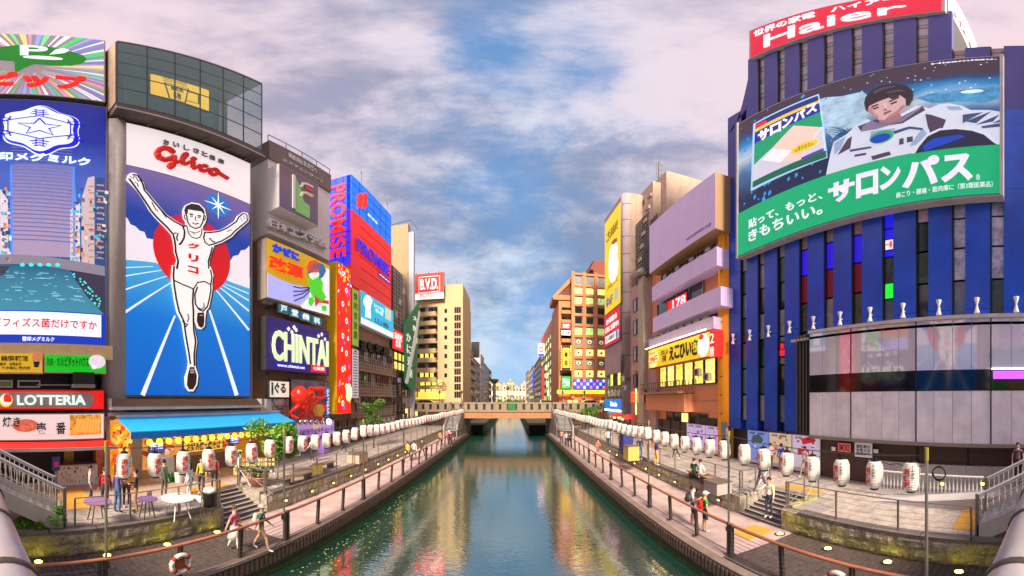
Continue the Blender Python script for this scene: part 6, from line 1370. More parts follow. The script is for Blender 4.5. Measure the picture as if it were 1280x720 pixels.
# pilasters: blue strips between window centres; strip i between window i and i+1
def wc(i): return c0+pitch*i            # window centre in u
WW = .62
split = 22
for i in range(-2, 11):
    a = wc(i)+WW/2 if i > -3 else uL; c = wc(i+1)-WW/2
    if i == -2: a = uL
    for (za, zc, m_) in ((z_lo, 10.2, bl_), (10.22, 17, bl_), (17.02, 24, bl_), (24.02, z_hi, bl2)):
        MB().box(F5, a, c, za, zc, -.44, 0).build('blue_panel', m_, b)
    if -1 <= i <= 6: MB().box(F5, max(a, -16.4), c, z_hi+.012, z_top-8.4, -.44, 0).build('blue_panel', bl2, b)
# curved shoulder at the far end
MB().prism(F5, [(uL, z_hi-2.6)]+[(uL+2.2*(k/8)**.6 if k else uL, z_hi-2.6+8*(k/8)**1.5) for k in range(1, 9)]+[(-16.4, z_hi+.0)], -9, -.0).build('curved_shoulder', bl2, b)
# window panes: rows
pm_up = [mat('grey_blind_pane', (176, 166, 176), .25, var=.25, vscale=1.5), mat('blind_pane', (176, 150, 150), .35, var=.2, vscale=1.5), mat('blind_pane_pale', (206, 186, 196), .35, var=.15), G['grey']]
pink = pm_up[1]; foil = mat('foil_pane', (190, 190, 216), .25, var=.5, vscale=2.5, metal=.3)
RW = random.Random(5); PM = {}
def pane(u, za, zc, m_):
    k = (m_.name, round(zc-za, 2))
    if k not in PM: PM[k] = MB().box(WXY, 0.07, WW-.02, .04, zc-za-.04, -.3, -.2).mesh('pane', m_)
    inst('pane', PM[k], b, F5.w(u-WW/2, za, 0), rz=F5.ang)
for i in range(-1, 11):
    u = wc(i)
    MB().box(F5, u-WW/2+.005, u-WW/2+.065, z_lo+.6, z_hi if not -1 < i < 7 else z_top-8.5, -.44, -.04).build('strip_edge', M['black'], b)
    z_ = 4.6; r_ = 0
    while z_ < 17.5:
        h_ = 1.75; rv = RW.random()
        if i in (7, 8) and z_ > 10.4: m_ = foil
        elif i in (2, 3, 4) and 11 < z_ < 13: m_ = C((120, 10, 40), .15)
        elif i in (2, 3, 4) and 13 <= z_ < 15: m_ = C((40, 20, 220), .5)
        elif i == 5 and 12.4 < z_ < 16: m_ = C((30, 30, 220), .6)
        elif i == 9 and z_ > 12: m_ = G['green']
        elif z_ > 14.5: m_ = pm_up[RW.randint(0, 2)]
        else: m_ = M['glass_dark'] if rv < .35 else G['grey'] if rv < .65 else G['blue'] if rv < .82  else mat('green_tint_pane', (70, 84, 70), .15, var=.4)
        pane(u, z_, z_+h_, m_); z_ += h_+.04
    if not -1 < i < 7: continue
    z_ = 31.6
    while z_ < z_top-9.2:
        r_ += 1; h_ = (1.9, .5, 1.9, .9)[r_ % 4]; tall = h_ > 1
        pane(u, z_, z_+h_, pm_up[RW.randint(0, 2)] if tall else G['grey']); z_ += h_+.06
for i in (7, 8, 9, 10):
    z_ = 31.7
    while z_ < z_hi-.6: pane(wc(i), z_, z_+.9, pink); z_ += .95
# bright little screen in one strip
t, r = sign(F5, 'small bright green and blue screen inside a window strip of the blue building', None, -.12, .05, C((20, 230, 50), 1), M['black'], uz=(wc(5)-.24, wc(5)+.28, 11.1, 12.0)); 
t, r = sign(F5, 'white and red paper sign above the bright screen in the window strip', None, -.12, .05, C((236, 226, 236), .7), M['black'], uz=(wc(5)-.24, wc(5)+.28, 13.9, 14.6)); text(F5, '一番', sub(r, .15, .85, .2, .8), -.115, C((220, 30, 40), .5), t, depth=.01, bold=.05)
t, r = sign(F5, 'small red neon characters behind the far window strip', None, -.12, .05, C((70, 20, 30), .2), M['black'], uz=(wc(1)-.25, wc(1)+.28, 8.6, 9.6)); text(F5, '焼肉\n食放題', sub(r, .1, .9, .1, .9), -.115, C((250, 40, 50), 1), t, depth=.01)
# white hour-glass wall lamps
lm = MB().lathe((0, 0, 0), [(.13, 0), (.13, .03), (.045, .33), (.045, .4), (.13, .7), (.13, .73)], 12).mesh('lamp_body', M['white'], smooth=True); bk = MB().box(WXY, -.03, .03, .33, .4, -.2, 0).mesh('bracket', M['white'])
for i in range(-2, 10):
    u = wc(i)+pitch/2
    l = thing('wall_light', 'white hourglass wall light on the blue building, %s from the left' % ordinal(i+3), 'wall lamp', F5.w(u, 9.95, .2), group='white hourglass wall lights on the blue building')
    inst('lamp_body', lm, l, F5.w(u, 9.95, .2)); inst('bracket', bk, l, F5.w(u, 9.95, .2), rz=F5.ang)
MB().box(F5, yy(1000), uR, 9.25, 9.38, 0, .8).build('canopy_edge', M['pale_concrete'], b)
# ------------------------------------------------------------------ grey glass box
FG2 = right(13.7); ug0 = FG2.uu(1011.5); zt, zm1, zm0, zb_ = FG2.at(1140, 402.5)[1], FG2.at(1140, 464)[1], FG2.at(1140, 488.5)[1], FG2.at(1140, 552)[1]
gb = thing('glass_shopfront', 'wide pale grey glass box with a black middle band on the blue building', 'glass box', FG2.w(ug0+5, zb_, 0))
lilac = D.materials.new('lilac_glass'); lilac.use_nodes = True; p_ = lilac.node_tree.nodes['Principled BSDF']; p_.inputs['Base Color'].default_value = lin((224, 216, 230)); p_.inputs['Roughness'].default_value = .04; p_.inputs['IOR'].default_value = 2.3; p_.inputs['Specular IOR Level'].default_value = .7
lower = mat('frosted_glass', (236, 230, 240), .2, var=.16, vscale=.9, dirt=.3, dcol=(170, 160, 176)); p_ = lower.node_tree.nodes['Principled BSDF']; p_.inputs['IOR'].default_value = 1.7
MB().box(FG2, ug0-.02, 8, zb_-.1, zt+.05, -.75, -.12).build('back_panel', W_['grey'], gb)
joints = [ug0, FG2.uu(1063.6), FG2.uu(1145), FG2.uu(1238.6), FG2.uu(1238.6)+3.45, FG2.uu(1238.6)+6.9]
for i in range(len(joints)-1):
    a, c = joints[i], joints[i+1]; n_ = max(2, round((c-a)/.86))
    for k in range(n_):
        ua, uc = a+(c-a)*k/n_+.008, a+(c-a)*(k+1)/n_-.008
        MB().box(FG2, ua, uc, zm1+.02, zt, -.06, 0).build('pane', lilac, gb); MB().box(FG2, ua, uc, zb_, zm0-.02, -.06, 0).build('pane', lower, gb)
    MB().box(FG2, a-.03, a+.03, zb_, zt, -.05, .012).build('mullion', M['black'], gb)
    MB().box(FG2, a+.035, c-.035, zm0, zm1, -.05, .006).build('dark_band', mat('black_glass', (10, 16, 22), .08, var=.1, spec=.9), gb)
MB().box(FG2, ug0, 8, zt, zt+.16, -.8, .12).build('top_ledge', M['pale_concrete'], gb); MB().box(FG2, ug0-.02, 8, zb_-.16, zb_, -.8, .08).build('bottom_ledge', M['steel'], gb)
ue = FG2.uu(995.5); MB().box(FG2, ue, ug0-.04, zb_, zt, -.6, -.1).build('end_louvres', W_['dark'], gb)
for k in range(4): MB().box(FG2, ue+(ug0-ue)*k/4, ue+(ug0-ue)*k/4+.06, zb_, zt, -.1, .01).build('louvre', M['dark_steel'], gb)
MB().box(FG2, joints[3]+.1, joints[4], zm1-.4, zm1-.05, .008, .03).build('violet_tube', C((190, 90, 220), 1.0), gb)
MB().box(FG2, joints[3]+.02, joints[5], zm1+.0, zm1+.06, .0, .04).build('white_tube', C((240, 230, 250), 1.6), gb)
# ------------------------------------------------------------------ huge space billboard
u0, u1 = F5.uu(921.5), F5.uu(1254.5); zb_, zt = 6+14.5*.727+.0, 6+14.5*1.78
FS5 = right(13.85)
u0, u1 = FS5.uu(921.5), FS5.uu(1254); zb_ = E+13.85*.728; zt = E+13.85*1.775
sp_ = mat_grad('space_print', [(0, (20, 40, 90)), (.35, (14, 30, 70)), (.5, (60, 110, 160)), (.62, (190, 210, 225)), (.72, (30, 140, 200)), (.8, (30, 60, 110)), (.86, (64, 44, 62)), (1, (58, 42, 60))], 0, zt-zb_, .4, var=.18, vscale=.35)
t, r = sign(FS5, 'huge space themed billboard with astronaut, product box and green band', None, 0, .6, sp_, M['pale_concrete'], uz=(u0, u1, zb_, zt), frame=.12)
def PS(mb, pts, n, nb=0): return mb.pp(FS5, pts, nb, n)
a0, a1 = u0+.14, u1-.14; zg = E+13.85*1.0
MB().box(FS5, a0, a1, zb_+.12, zg, 0, .06).build('green_band', C((10, 176, 116), .45), t)
# left side deep blue print and water drops
g = MB()
for k in range(110):
    x = RND.uniform(925, 1040); y = RND.uniform(120, 262); q = FS5.at(x, y, .02)
    if zg+.2 < q[1] < zt-.4 and q[0] > a0+.2: s_ = RND.uniform(.08, .3); g.prism(FS5, [(q[0]-s_*.4, q[1]-s_), (q[0]+s_*.5, q[1]-s_*.4), (q[0]+s_*.2, q[1]+s_), (q[0]-s_*.5, q[1]+s_*.3)], 0, .015+.0001*k)
g.build('splash_print', C((50, 150, 220), .5), t, kind='stuff')
def BS(p): return [(1020+x/4.8, 60+y/4.8) for x, y in p]
PS(MB(), BS([(-10, 318), (60, 296), (150, 290), (280, 262), (330, 300), (300, 430), (230, 480), (150, 500), (100, 540), (60, 500), (20, 520), (0, 430), (20, 380)]), .02).build('cloud_print', mat('cloud_print', (170, 206, 226), .5, emit=.25, var=.35, vscale=1.2), t)
PS(MB(), BS([(600, 300), (700, 270), (900, 250), (1100, 230), (1122, 300), (1000, 330), (850, 320), (700, 330)]), .018).build('star_cloud_print', mat('star_cloud_print', (70, 150, 196), .5, emit=.25, var=.5, vscale=1.5), t)
g = MB()
for k in range(16): PS(g, BS([(40+k*9, 470+k % 5*14), (150+k*6, 480+k % 4*16), (140+k*6, 484+k % 4*16)]), .03)
g.build('blue_strokes', C((20, 90, 140), .3), t, kind='stuff')
def clampz(pts): return [(x, min(y, FSy(x))) for x, y in pts]
def FSy(x):                          # picture height of the green band's top edge at this column
    th = (x-640)/F; return 500-F*math.atan(1.0*math.sin(th))-.4
suit = C((206, 214, 228), .5); suitd = C((86, 70, 96), .25); suitm = C((150, 176, 206), .4)
PS(MB(), clampz(BS([(60, 760), (90, 620), (105, 565), (180, 520), (236, 470), (310, 425), (360, 450), (420, 440), (520, 390), (600, 345), (680, 362), (740, 336), (800, 332), (870, 345), (930, 372), (1040, 372), (1122, 385), (1122, 600), (900, 640), (600, 680), (300, 740)])), .04).build('suit_print', suit, t)
g = MB()
for p in ([(190, 545), (215, 530), (205, 600), (130, 640)], [(655, 395), (690, 400), (780, 430), (760, 480), (690, 520), (670, 470)], [(250, 470), (360, 430), (500, 420), (640, 350), (655, 372), (520, 450), (400, 470), (270, 500)], [(500, 545), (525, 540), (525, 575), (498, 580)], [(545, 535), (580, 530), (580, 560), (545, 566)], [(330, 650), (440, 620), (450, 640), (340, 672)], [(230, 640), (300, 628), (300, 640), (232, 652)]): PS(g, clampz(BS(p)), .06)
g.build('suit_shadow_print', suitd, t)
g = MB()
for p in ([(880, 400), (1000, 385), (880, 450)], [(900, 440), (1050, 380), (960, 450)], [(960, 460), (1100, 400), (1060, 440)], [(1060, 450), (1122, 420), (1122, 440)], [(460, 500), (560, 470), (640, 480), (640, 492), (560, 484), (470, 515)], [(200, 610), (330, 590), (330, 600), (205, 622)], [(990, 470), (1110, 450), (1115, 470), (1000, 480)]): PS(g, clampz(BS(p)), .065)
g.build('suit_fold_print', C((70, 90, 130), .25), t)
g = MB()
for p in ([(110, 570), (180, 530), (150, 600), (110, 640)], [(640, 480), (670, 520), (600, 580), (560, 590)], [(780, 350), (860, 350), (880, 372), (800, 372)], [(330, 500), (480, 480), (420, 560), (320, 560)]): PS(g, clampz(BS(p)), .05)
g.build('suit_tint_print', suitm, t)
PS(MB(), clampz([(p[0], p[1]) for p in BS([(575, 640), (600, 590), (660, 520), (740, 482), (840, 474), (940, 484), (1020, 510), (1080, 560), (1100, 600)])]), .075).build('visor_rim_print', C((206, 216, 230), .5), t)
PS(MB(), clampz(BS([(596, 640), (618, 592), (670, 530), (745, 494), (840, 486), (935, 496), (1008, 520), (1064, 566), (1084, 610)])), .085).build('visor_print', C((40, 40, 70), .3), t)
PS(MB(), clampz(BS([(640, 590), (700, 545), (860, 520), (900, 530), (780, 575), (650, 640)])), .092).build('visor_blue_print', C((20, 70, 190), .4), t)
c = FS5.at(*BS([(392, 532)])[0], .09); MB().ell(FS5, c[0], c[1], .62, .58, .05, .09).build('round_badge', C((50, 170, 110), .4), t); MB().ell(FS5, c[0]-.05, c[1]-.12, .52, .4, .09, .1).build('badge_blue', C((20, 60, 180), .5), t)
PS(MB(), BS([(270, 500), (280, 470), (330, 435), (372, 450), (500, 430), (640, 345), (620, 370), (520, 440), (360, 486)]), .07).build('collar_print', C((140, 130, 160), .3), t)
PS(MB(), BS([(303, 350), (312, 380), (336, 404), (372, 428), (410, 434), (452, 416), (500, 388), (534, 350), (548, 310), (530, 282), (400, 280), (312, 320)]), .1).build('face_print', C((222, 184, 180), .35), t)
PS(MB(), BS([(298, 372), (288, 330), (296, 296), (330, 254), (396, 224), (480, 214), (548, 228), (580, 256), (580, 300), (556, 340), (540, 344), (538, 306), (504, 282), (440, 296), (380, 318), (318, 348), (306, 380)]), .11).build('hair_print', C((54, 42, 50), .2), t)
g = MB()
for p in ([(330, 350), (372, 334), (376, 340), (334, 358)], [(438, 318), (496, 290), (500, 297), (440, 326)], [(340, 362), (374, 350), (376, 358), (344, 370)], [(446, 332), (484, 316), (486, 325), (450, 340)], [(404, 392), (448, 372), (452, 380), (410, 400)], [(410, 352), (426, 372), (402, 374), (418, 366)]): PS(g, BS(p), .118)
g.build('face_features', C((96, 54, 62), .2), t)
for nm, c, p, q in (('neck_print', (176, 132, 136), [(372, 428), (452, 416), (500, 388), (520, 420), (440, 452), (380, 446)], .095), ('cheek_shadow_print', (198, 152, 156), [(303, 350), (312, 380), (336, 404), (372, 428), (380, 410), (350, 392), (332, 360)], .105), ('jaw_shadow_print', (190, 142, 148), [(410, 434), (452, 416), (500, 388), (534, 350), (520, 340), (486, 376), (440, 404)], .105),
        ('nose_light_print', (240, 210, 208), [(404, 330), (416, 330), (422, 366), (408, 366)], .112), ('lip_print', (178, 92, 100), [(404, 390), (424, 380), (448, 372), (452, 378), (430, 390), (408, 398)], .121), ('ear_print', (206, 160, 162), [(540, 318), (556, 306), (560, 330), (546, 346)], .108), ('hair_light_print', (98, 80, 90), [(340, 262), (400, 236), (480, 226), (470, 234), (400, 250), (350, 276)], .118), ('hair_light_print', (92, 74, 84), [(420, 262), (500, 248), (540, 262), (500, 262), (430, 274)], .118), ('fringe_print', (62, 48, 58), [(430, 284), (470, 276), (500, 284), (478, 300), (452, 306), (440, 298)], .119)): PS(MB(), BS(p), q).build(nm, C(c, .25), t)
g = MB(); rr_ = random.Random(3)
for k in range(60):
    q = (rr_.uniform(a0+8, a1-.3), rr_.uniform(zt-6.5, zt-.5)); s_ = rr_.uniform(.015, .05); g.ell(FS5, q[0], q[1], s_, s_, 0, .01, 6)
g.build('stars_print', C((230, 230, 250), .8), t, kind='stuff')
MB().ell(FS5, *FS5.at(1215, 114, .03), .5, .22, 0, .02).build('galaxy_print', C((200, 230, 240), .6), t); MB().ell(FS5, *FS5.at(1215, 126, .03), .9, .22, 0, .015).build('galaxy_haze_print', C((110, 180, 210), .45), t)
# product box
PS(MB(), [(941.5, 155), (1023, 117.5), (1034, 197), (938.5, 239)], .03).build('box_glow_print', C((170, 206, 240), .6), t)
PS(MB(), [(944.3, 155), (1022, 119.5), (1032, 194), (941, 233)], .05).build('box_face_print', C((206, 208, 222), .5), t)
PS(MB(), [(944.3, 155), (1022, 119.5), (1023.5, 128), (944, 165)], .06).build('box_top_print', C((30, 50, 130), .4), t); PS(MB(), [(944.3, 156), (958, 150), (958, 154), (944, 161)], .07).build('box_red_print', C((226, 30, 60), .5), t); PS(MB(), [(944, 161.5), (1023, 125.5), (1023.5, 129), (944, 165.5)], .072).build('box_yellow_print', C((230, 200, 70), .5), t)
PS(MB(), [(943.6, 165), (1023.6, 128), (1025, 140), (943, 180)], .065).build('box_blue_print', C((20, 40, 160), .45), t)
for i, ch in enumerate('サロンパス'):
    xa = 947.5+i*15; yc = 171.2-i*8.1; text(FS5, ch, FS5.rect(xa, yc-5.8, xa+13.8, yc+5.2-5, .09), .08, C((240, 240, 250), .6), t, 'character', depth=.02, bold=.05)
PS(MB(), [(943, 180), (1025, 140), (1028, 158), (980, 172), (942.5, 206)], .063).build('box_green_print', C((20, 160, 110), .45), t)
PS(MB(), [(953, 200), (992, 157), (1026, 159), (1000, 200), (975, 203)], .08).build('patch_print', C((236, 206, 190), .5), t); PS(MB(), [(953, 200), (975, 203), (990, 188), (966, 186)], .088).build('patch_white_print', C((240, 238, 240), .5), t)
c = FS5.at(1005, 183, .09); MB().ell(FS5, c[0], c[1], .95, .42, .06, .095).build('yellow_oval_print', C((236, 206, 40), .5), t); text(FS5, 'ちょっと\n大きいサイズ', (c[0]-.65, c[0]+.65, c[1]-.22, c[1]+.22), .1, C((70, 90, 60), .1), t, depth=.01)
PS(MB(), [(1001.5, 197), (1029, 185), (1029.5, 189), (1002, 201)], .085).build('violet_tag_print', C((90, 80, 160), .4), t); PS(MB(), [(941, 227), (1032, 188), (1032.5, 196), (940.5, 234)], .082).build('box_edge_print', C((14, 110, 80), .35), t)
# writing
for i, ch in enumerate('サロンパス'):
    xs = (1035, 1070, 1099.5, 1127.5, 1176, 1218)[i:i+2]
    ya = {0: 231, 1: 218, 2: 209, 3: 200.5, 4: 195}[i]; yb_ = {0: 247, 1: 241.5, 2: 233, 3: 229, 4: 225}[i]
    text(FS5, ch, FS5.rect(xs[0], ya, xs[1]-2, yb_, .08), .065, C((226, 222, 240), .6), t, 'character', depth=.02, bold=.085)
text(FS5, '貼って、もっと、', FS5.rect(935.5, 275.5, 1028, 248.5, .07), .065, C((226, 232, 240), .6), t, depth=.02, bold=.04)
text(FS5, 'きもちいい。', FS5.rect(935.5, 289.5, 1028, 267, .07), .065, C((226, 232, 240), .6), t, depth=.02, bold=.05)
text(FS5, '肩こり・腰痛・筋肉痛に（第3類医薬品）', FS5.rect(1120, 241, 1241, 233.5, .07), .065, C((226, 232, 240), .5), t, depth=.02)
text(FS5, '®', FS5.rect(1220, 218, 1225, 225, .07), .065, C((226, 232, 240), .5), t, depth=.02)
text(FS5, 'Hisamitsu.', FS5.rect(1164, 79, 1246, 74, .07), .03, C((226, 220, 236), .6), t, depth=.03, bold=.05)
for u_ in (u0-.02, u1-.14): MB().box(FS5, u_, u_+.16, zb_-.05, zt+.05, -.3, .1).build('side_frame', M['pale_concrete'], t)
# red roof sign
FR5 = right(14.1); u0, u1 = FR5.uu(936), FR5.uu(1181); zb_ = E+14.1*2.6; zt = zb_+8.6
t, r = sign(FR5, 'red rooftop billboard with big white brand lettering on the blue building', None, 0, 9.5, C((214, 14, 50), .5), M['pale_concrete'], uz=(u0, u1, zb_, zt), frame=.15)
text(FR5, 'Haier', (FR5.uu(956), FR5.uu(1133), zb_+.9, zb_+4.6), .02, C((240, 228, 236), .65), t, bold=.009, depth=.1)
text(FR5, '世界の家電　ハイアール', (FR5.uu(943), FR5.uu(1150), zb_+5.4, zb_+7.6), .02, C((240, 228, 236), .65), t, bold=.03, depth=.06)
fe_ = Fr((14.2, 3.0), (1, 0)); MB().box(Fr((14.2, -u1-.02), (1, 0)), .3, 9.3, zb_+.2, zt, .03, .06).build('white_end_panel', C((236, 230, 230), .3), t); text(Fr((14.2, -u1-.02), (1, 0)), 'Haier', (1.5, 8, zb_+2, zb_+4), .065, C((120, 60, 70)), t, depth=.02)
# ------------------------------------------------------------------ posters and notices on the fence
def poster(label, pa, pb, c1, c2, c3, kind):
    fr = right(14.33); u0, u1 = fr.uu(pa), fr.uu(pb); t, r = sign(fr, label, None, 0, .05, C(c1, .35), M['pale_concrete'], uz=(u0+.02, u1-.02, ZP+.3, 4.0), frame=.03, cat='poster', name='poster', group='posters on the brown fence')
    MB().box(fr, *sub(r, 0, 1, -.1, 0), -.03, .02).build('white_base', M['white'], t)
    rr_ = random.Random(int(pa)); 
    for k in range(22):
        x, z_ = rr_.uniform(.05, .8), rr_.uniform(.05, .85); c = rr_.choice((c2, c3, c1)); MB().box(fr, *sub(r, x, x+rr_.uniform(.05, .18), z_, z_+rr_.uniform(.03, .12)), 0, .003+.0004*k).build('print', C(c, .35), t)
    if kind == 1: MB().pp(fr, [(pa+11, 548), (pb-8, 546), (pb-6, 552), (pa+14, 556)], 0, .02).build('temple_roof_print', C((206, 30, 50), .35), t); MB().box(fr, *sub(r, .22, .62, .42, .6), 0, .021).build('temple_print', C((206, 30, 50), .35), t)
    if kind == 2: MB().prism(fr, [(lambda q: (q[0], q[2]))(sub(r, a, a, c_, c_)) for a, c_ in ((.15, .6), (.3, .85), (.55, .9), (.75, .75), (.7, .6))], 0, .02).build('castle_print', C((70, 90, 90), .3), t)
    text(fr, '大阪城　道頓堀' if kind != 1 else '浅草　雷門', sub(r, .1, .8, .88, .96), .022, C((90, 40, 90)), t, depth=.01)
poster('blue and violet poster of a castle on the brown fence', 934, 961, (120, 150, 220), (90, 70, 180), (180, 200, 230), 2)
poster('cream and orange poster with dark lettering on the brown fence', 961, 989.7, (220, 200, 170), (200, 110, 60), (60, 130, 110), 0)
poster('white and magenta poster of a red temple gate on the brown fence', 989.7, 1025.5, (210, 200, 220), (160, 40, 150), (226, 210, 226), 1)
poster('lavender poster with purple drawings on the fence, left one', 858, 882, (200, 180, 226), (140, 80, 190), (226, 210, 236), 0)
poster('lavender poster with purple drawings on the fence, right one', 882, 910, (204, 186, 228), (150, 90, 180), (220, 200, 230), 0)
fr = right(14.3)
for lab, px, c, tx, tc_ in (('pink smoking notice on the brown fence', (1047, 553, 1063.5, 566), (236, 130, 120), 'SMOKE', (190, 40, 40)), ('white printed notice board on the brown fence', (1068, 552.5, 1090.5, 573), (220, 216, 226), '道頓堀川\nお知らせ\n平成27年', (60, 60, 80)), ('tiny white paper left of the pink notice', (1039, 558, 1044.5, 564), (226, 220, 220), None, None), ('tiny pale paper right of the white notice', (1091.5, 561, 1098, 567), (214, 204, 196), None, None)):
    t, r = sign(fr, lab, px, 0, .03, C(c, .15), M['pale_concrete'], frame=.015, name='notice', cat='notice')
    if tx: text(fr, tx, sub(r, .1, .9, .15, .85), .004, C(tc_), t, depth=.01, bold=.02)
# ================================================================== lanterns on ropes between poles, both banks
paper = mat('lantern_paper', (212, 200, 188), .6, emit=.08, ecol=(255, 240, 220), var=.04)
prof = [(.09, -.3)]
for i in range(17):
    a = i/16; r_ = .1+.085*min(1, math.sin(PI*a)**.5*1.15); prof.append((min(r_, .182), -.29+.58*a)); prof.append((min(r_, .182)-.006, -.29+.58*a+.018)) if i < 16 else None
prof.append((.09, .3))
def bent_text(s, w, h, x0, z0, m, name, R_=.188):
    cu = D.curves.new('t', 'FONT'); cu.body = s; cu.size = 1; cu.extrude = .01; cu.offset = .022; cu.resolution_u = 2
    o = D.objects.new('t', cu); COL.objects.link(o); bpy.context.view_layer.update()
    me = D.meshes.new_from_object(o.evaluated_get(bpy.context.evaluated_depsgraph_get())); D.objects.remove(o)
    xs = [v.co.x for v in me.vertices]; ys = [v.co.y for v in me.vertices]
    for v in me.vertices:
        x = x0+(v.co.x-min(xs))/(max(xs)-min(xs))*w; z_ = z0+(v.co.y-min(ys))/(max(ys)-min(ys))*h; a = x/R_
        v.co = (R_*math.sin(a), -R_*math.cos(a), z_)
    me.materials.clear(); me.materials.append(m); me.name = name; return me
lr = mat('lantern_red', (206, 16, 36), .6, emit=.1, var=.05); lb = mat('lantern_black', (26, 20, 24), .6, var=.05)
body_me = MB().lathe((0, 0, 0), prof, 18).mesh('paper_body', paper, smooth=False)
capm = MB().lathe((0, 0, 0), [(.095, .285), (.095, .325), (.05, .33), (.05, .35), (.012, .352), (.012, .42)], 12).mesh('top_cap', M['black']); capb = MB().lathe((0, 0, 0), [(.06, -.335), (.095, -.33), (.095, -.29)], 12).mesh('bottom_cap', M['black'])
proto = thing('paper_lantern', 'x', 'lantern', (0, 0, -50))
inst('paper_body', body_me, proto, (0, 0, -50)); inst('top_cap', capm, proto, (0, 0, -50)); inst('bottom_cap', capb, proto, (0, 0, -50))
for i, ch in enumerate('道頓堀'): inst('red_character', bent_text(ch, .17, .13, -.13, .06-.135*i, lr, 'red_character'), proto, (0, 0, -50))
for i, ch in enumerate('とんぼり'): inst('black_character', bent_text(ch, .06, .06, .07, .2-.075*i, lb, 'black_character'), proto, (0, 0, -50))
K = tree_of(0)
for s in (-1, 1):
    d = -7.05 if s < 0 else 6.1; side = 'left' if s < 0 else 'right'; y = 2.82 if s < 0 else 2.2; k = 0
    yp0 = 2.38 if s < 0 else 1.88; dp = 6.0 if s < 0 else 5.9
    poles = [yp0+dp*i for i in range(8)]
    while y < 46.5:
        if min(abs(y-p) for p in poles) < .16: y += .12
        k += 1
        ph = ((y-yp0) % dp)/dp; zc = 4.47-.16*4*ph*(1-ph)*.6+RND.uniform(-.012, .012)
        dup(proto, (d, y, zc), rz=(PI/2 if s < 0 else -PI/2)+RND.uniform(-.22, .22), label='white paper lantern with red characters, %s from the near end of the %s row' % (ordinal(k), side), group='paper lanterns strung along the %s boardwalk' % side, K=K)
        D.objects[list(BASE)[-1]].rotation_euler.x += RND.uniform(-.05, .05); D.objects[list(BASE)[-1]].rotation_euler.y += RND.uniform(-.05, .05)
        y += .81
    rope = thing('lantern_rope', 'thin rope carrying the row of paper lanterns along the %s boardwalk' % side, 'rope', (d, 20, 4.9))
    pts = []
    for i in range(7):
        for j in range(6): ph = j/6; pts.append((d, yp0+dp*(i+ph), 4.9-.16*4*ph*(1-ph)*.6))
    MB().tube(pts, .012, 5).build('cord', M['dark_steel'], rope)
    if s > 0: MB().tube([(d, yp0, 4.72)]+[(d, yp0+.1*i, 4.7-.02*(i % 3)) for i in range(1, 50)], .008, 4).build('power_cord', M['black'], rope)
    for i, yp in enumerate(poles):
        p = thing('lantern_pole', 'slim grey pole holding the lantern rope, %s from the near end of the %s bank' % (ordinal(i+1), side), 'pole', (d, yp, ZB), group='lantern poles on the %s bank' % side)
        MB().tube([(d, yp, ZB), (d, yp, 5.0)], .035, 8).build('shaft', M['steel'], p); MB().tube([(d, yp, 4.8), (d, yp, 5.06)], .045, 8).build('top_sleeve', mat('brass_sleeve', (150, 146, 60), .5), p)
        MB().bx(d-.07, d+.07, yp-.07, yp+.07, ZB+.9, ZB+1.05).build('clamp', M['dark_steel'], p)
for o in [proto]+K[proto.name]: D.objects.remove(o)

# ================================================================== life rings
for s, x, y, z_, lab in ((-1, -6.93, 4.3, 1.52, 'white life ring with red bands hanging on the left canal railing'), (1, 5.98, 3.85, 1.55, 'white life ring with red bands hanging on the right canal railing')):
    l = thing('life_ring', lab, 'life ring', (x, y, z_)); wr = mat('ring_white', (238, 226, 214), .5, var=.05); g = MB(); g2 = MB()
    for q in range(4):
        a0 = PI/2*q+.18+PI/4; g.tube([(x, y+.27*math.cos(a0+t_), z_+.27*math.sin(a0+t_)) for t_ in [1.22*i/8 for i in range(9)]], .075, 8); g2.tube([(x, y+.27*math.cos(a0-.36+t_), z_+.27*math.sin(a0-.36+t_)) for t_ in (0, .12, .24, .36)], .078, 8)
    g.build('ring', wr, l, True); g2.build('red_bands', C((190, 40, 36)), l, True, kind='stuff')
    MB().bx(x-.02-(.05 if s < 0 else -.05), x+.02-(.05 if s < 0 else -.05), y-.14, y+.14, z_-.2, z_+.2).build('holder', C((200, 110, 50)), l)

# ================================================================== foreground bridge rails at both lower corners
for s in (-1, 1):
    t_ = thing('bridge_handrail', 'thick pale metal bridge handrail with dark joints, closest at the lower %s corner' % ('left' if s < 0 else 'right'), 'railing', (s*1.5, 0, E-.5))
    z0 = E-.52; pts = [(s*.6, .03, z0), (s*1.0, -.01, z0), (s*1.8, -.09, z0), (s*2.6, -.3, z0), (s*4, -.9, z0)]
    MB().tube(pts, .09, 24).build('tube', mat('rail_pale', (206, 192, 190), .3, metal=.35, var=.06), t_, True)
    for q in range(4):
        f_ = (.12, .5, .3, .8)[q]; i = 0 if q < 2 else 1; p0, p1 = Vector(pts[i]), Vector(pts[i+1]); c = p0.lerp(p1, f_); dd = (p1-p0).normalized()*.013
        MB().tube([c-dd, c+dd], .097, 24).build('joint_band', M['dark_steel'], t_, True)
    MB().tube([(s*2.2, -.4, z0-.1), (s*2.2, -.4, z0-1.4)], .04, 8).build('post', M['steel'], t_)
struct('near_bridge_deck', MB().bx(-14, 14, -7, -1.3, 4.1, 4.4), M['concrete'])

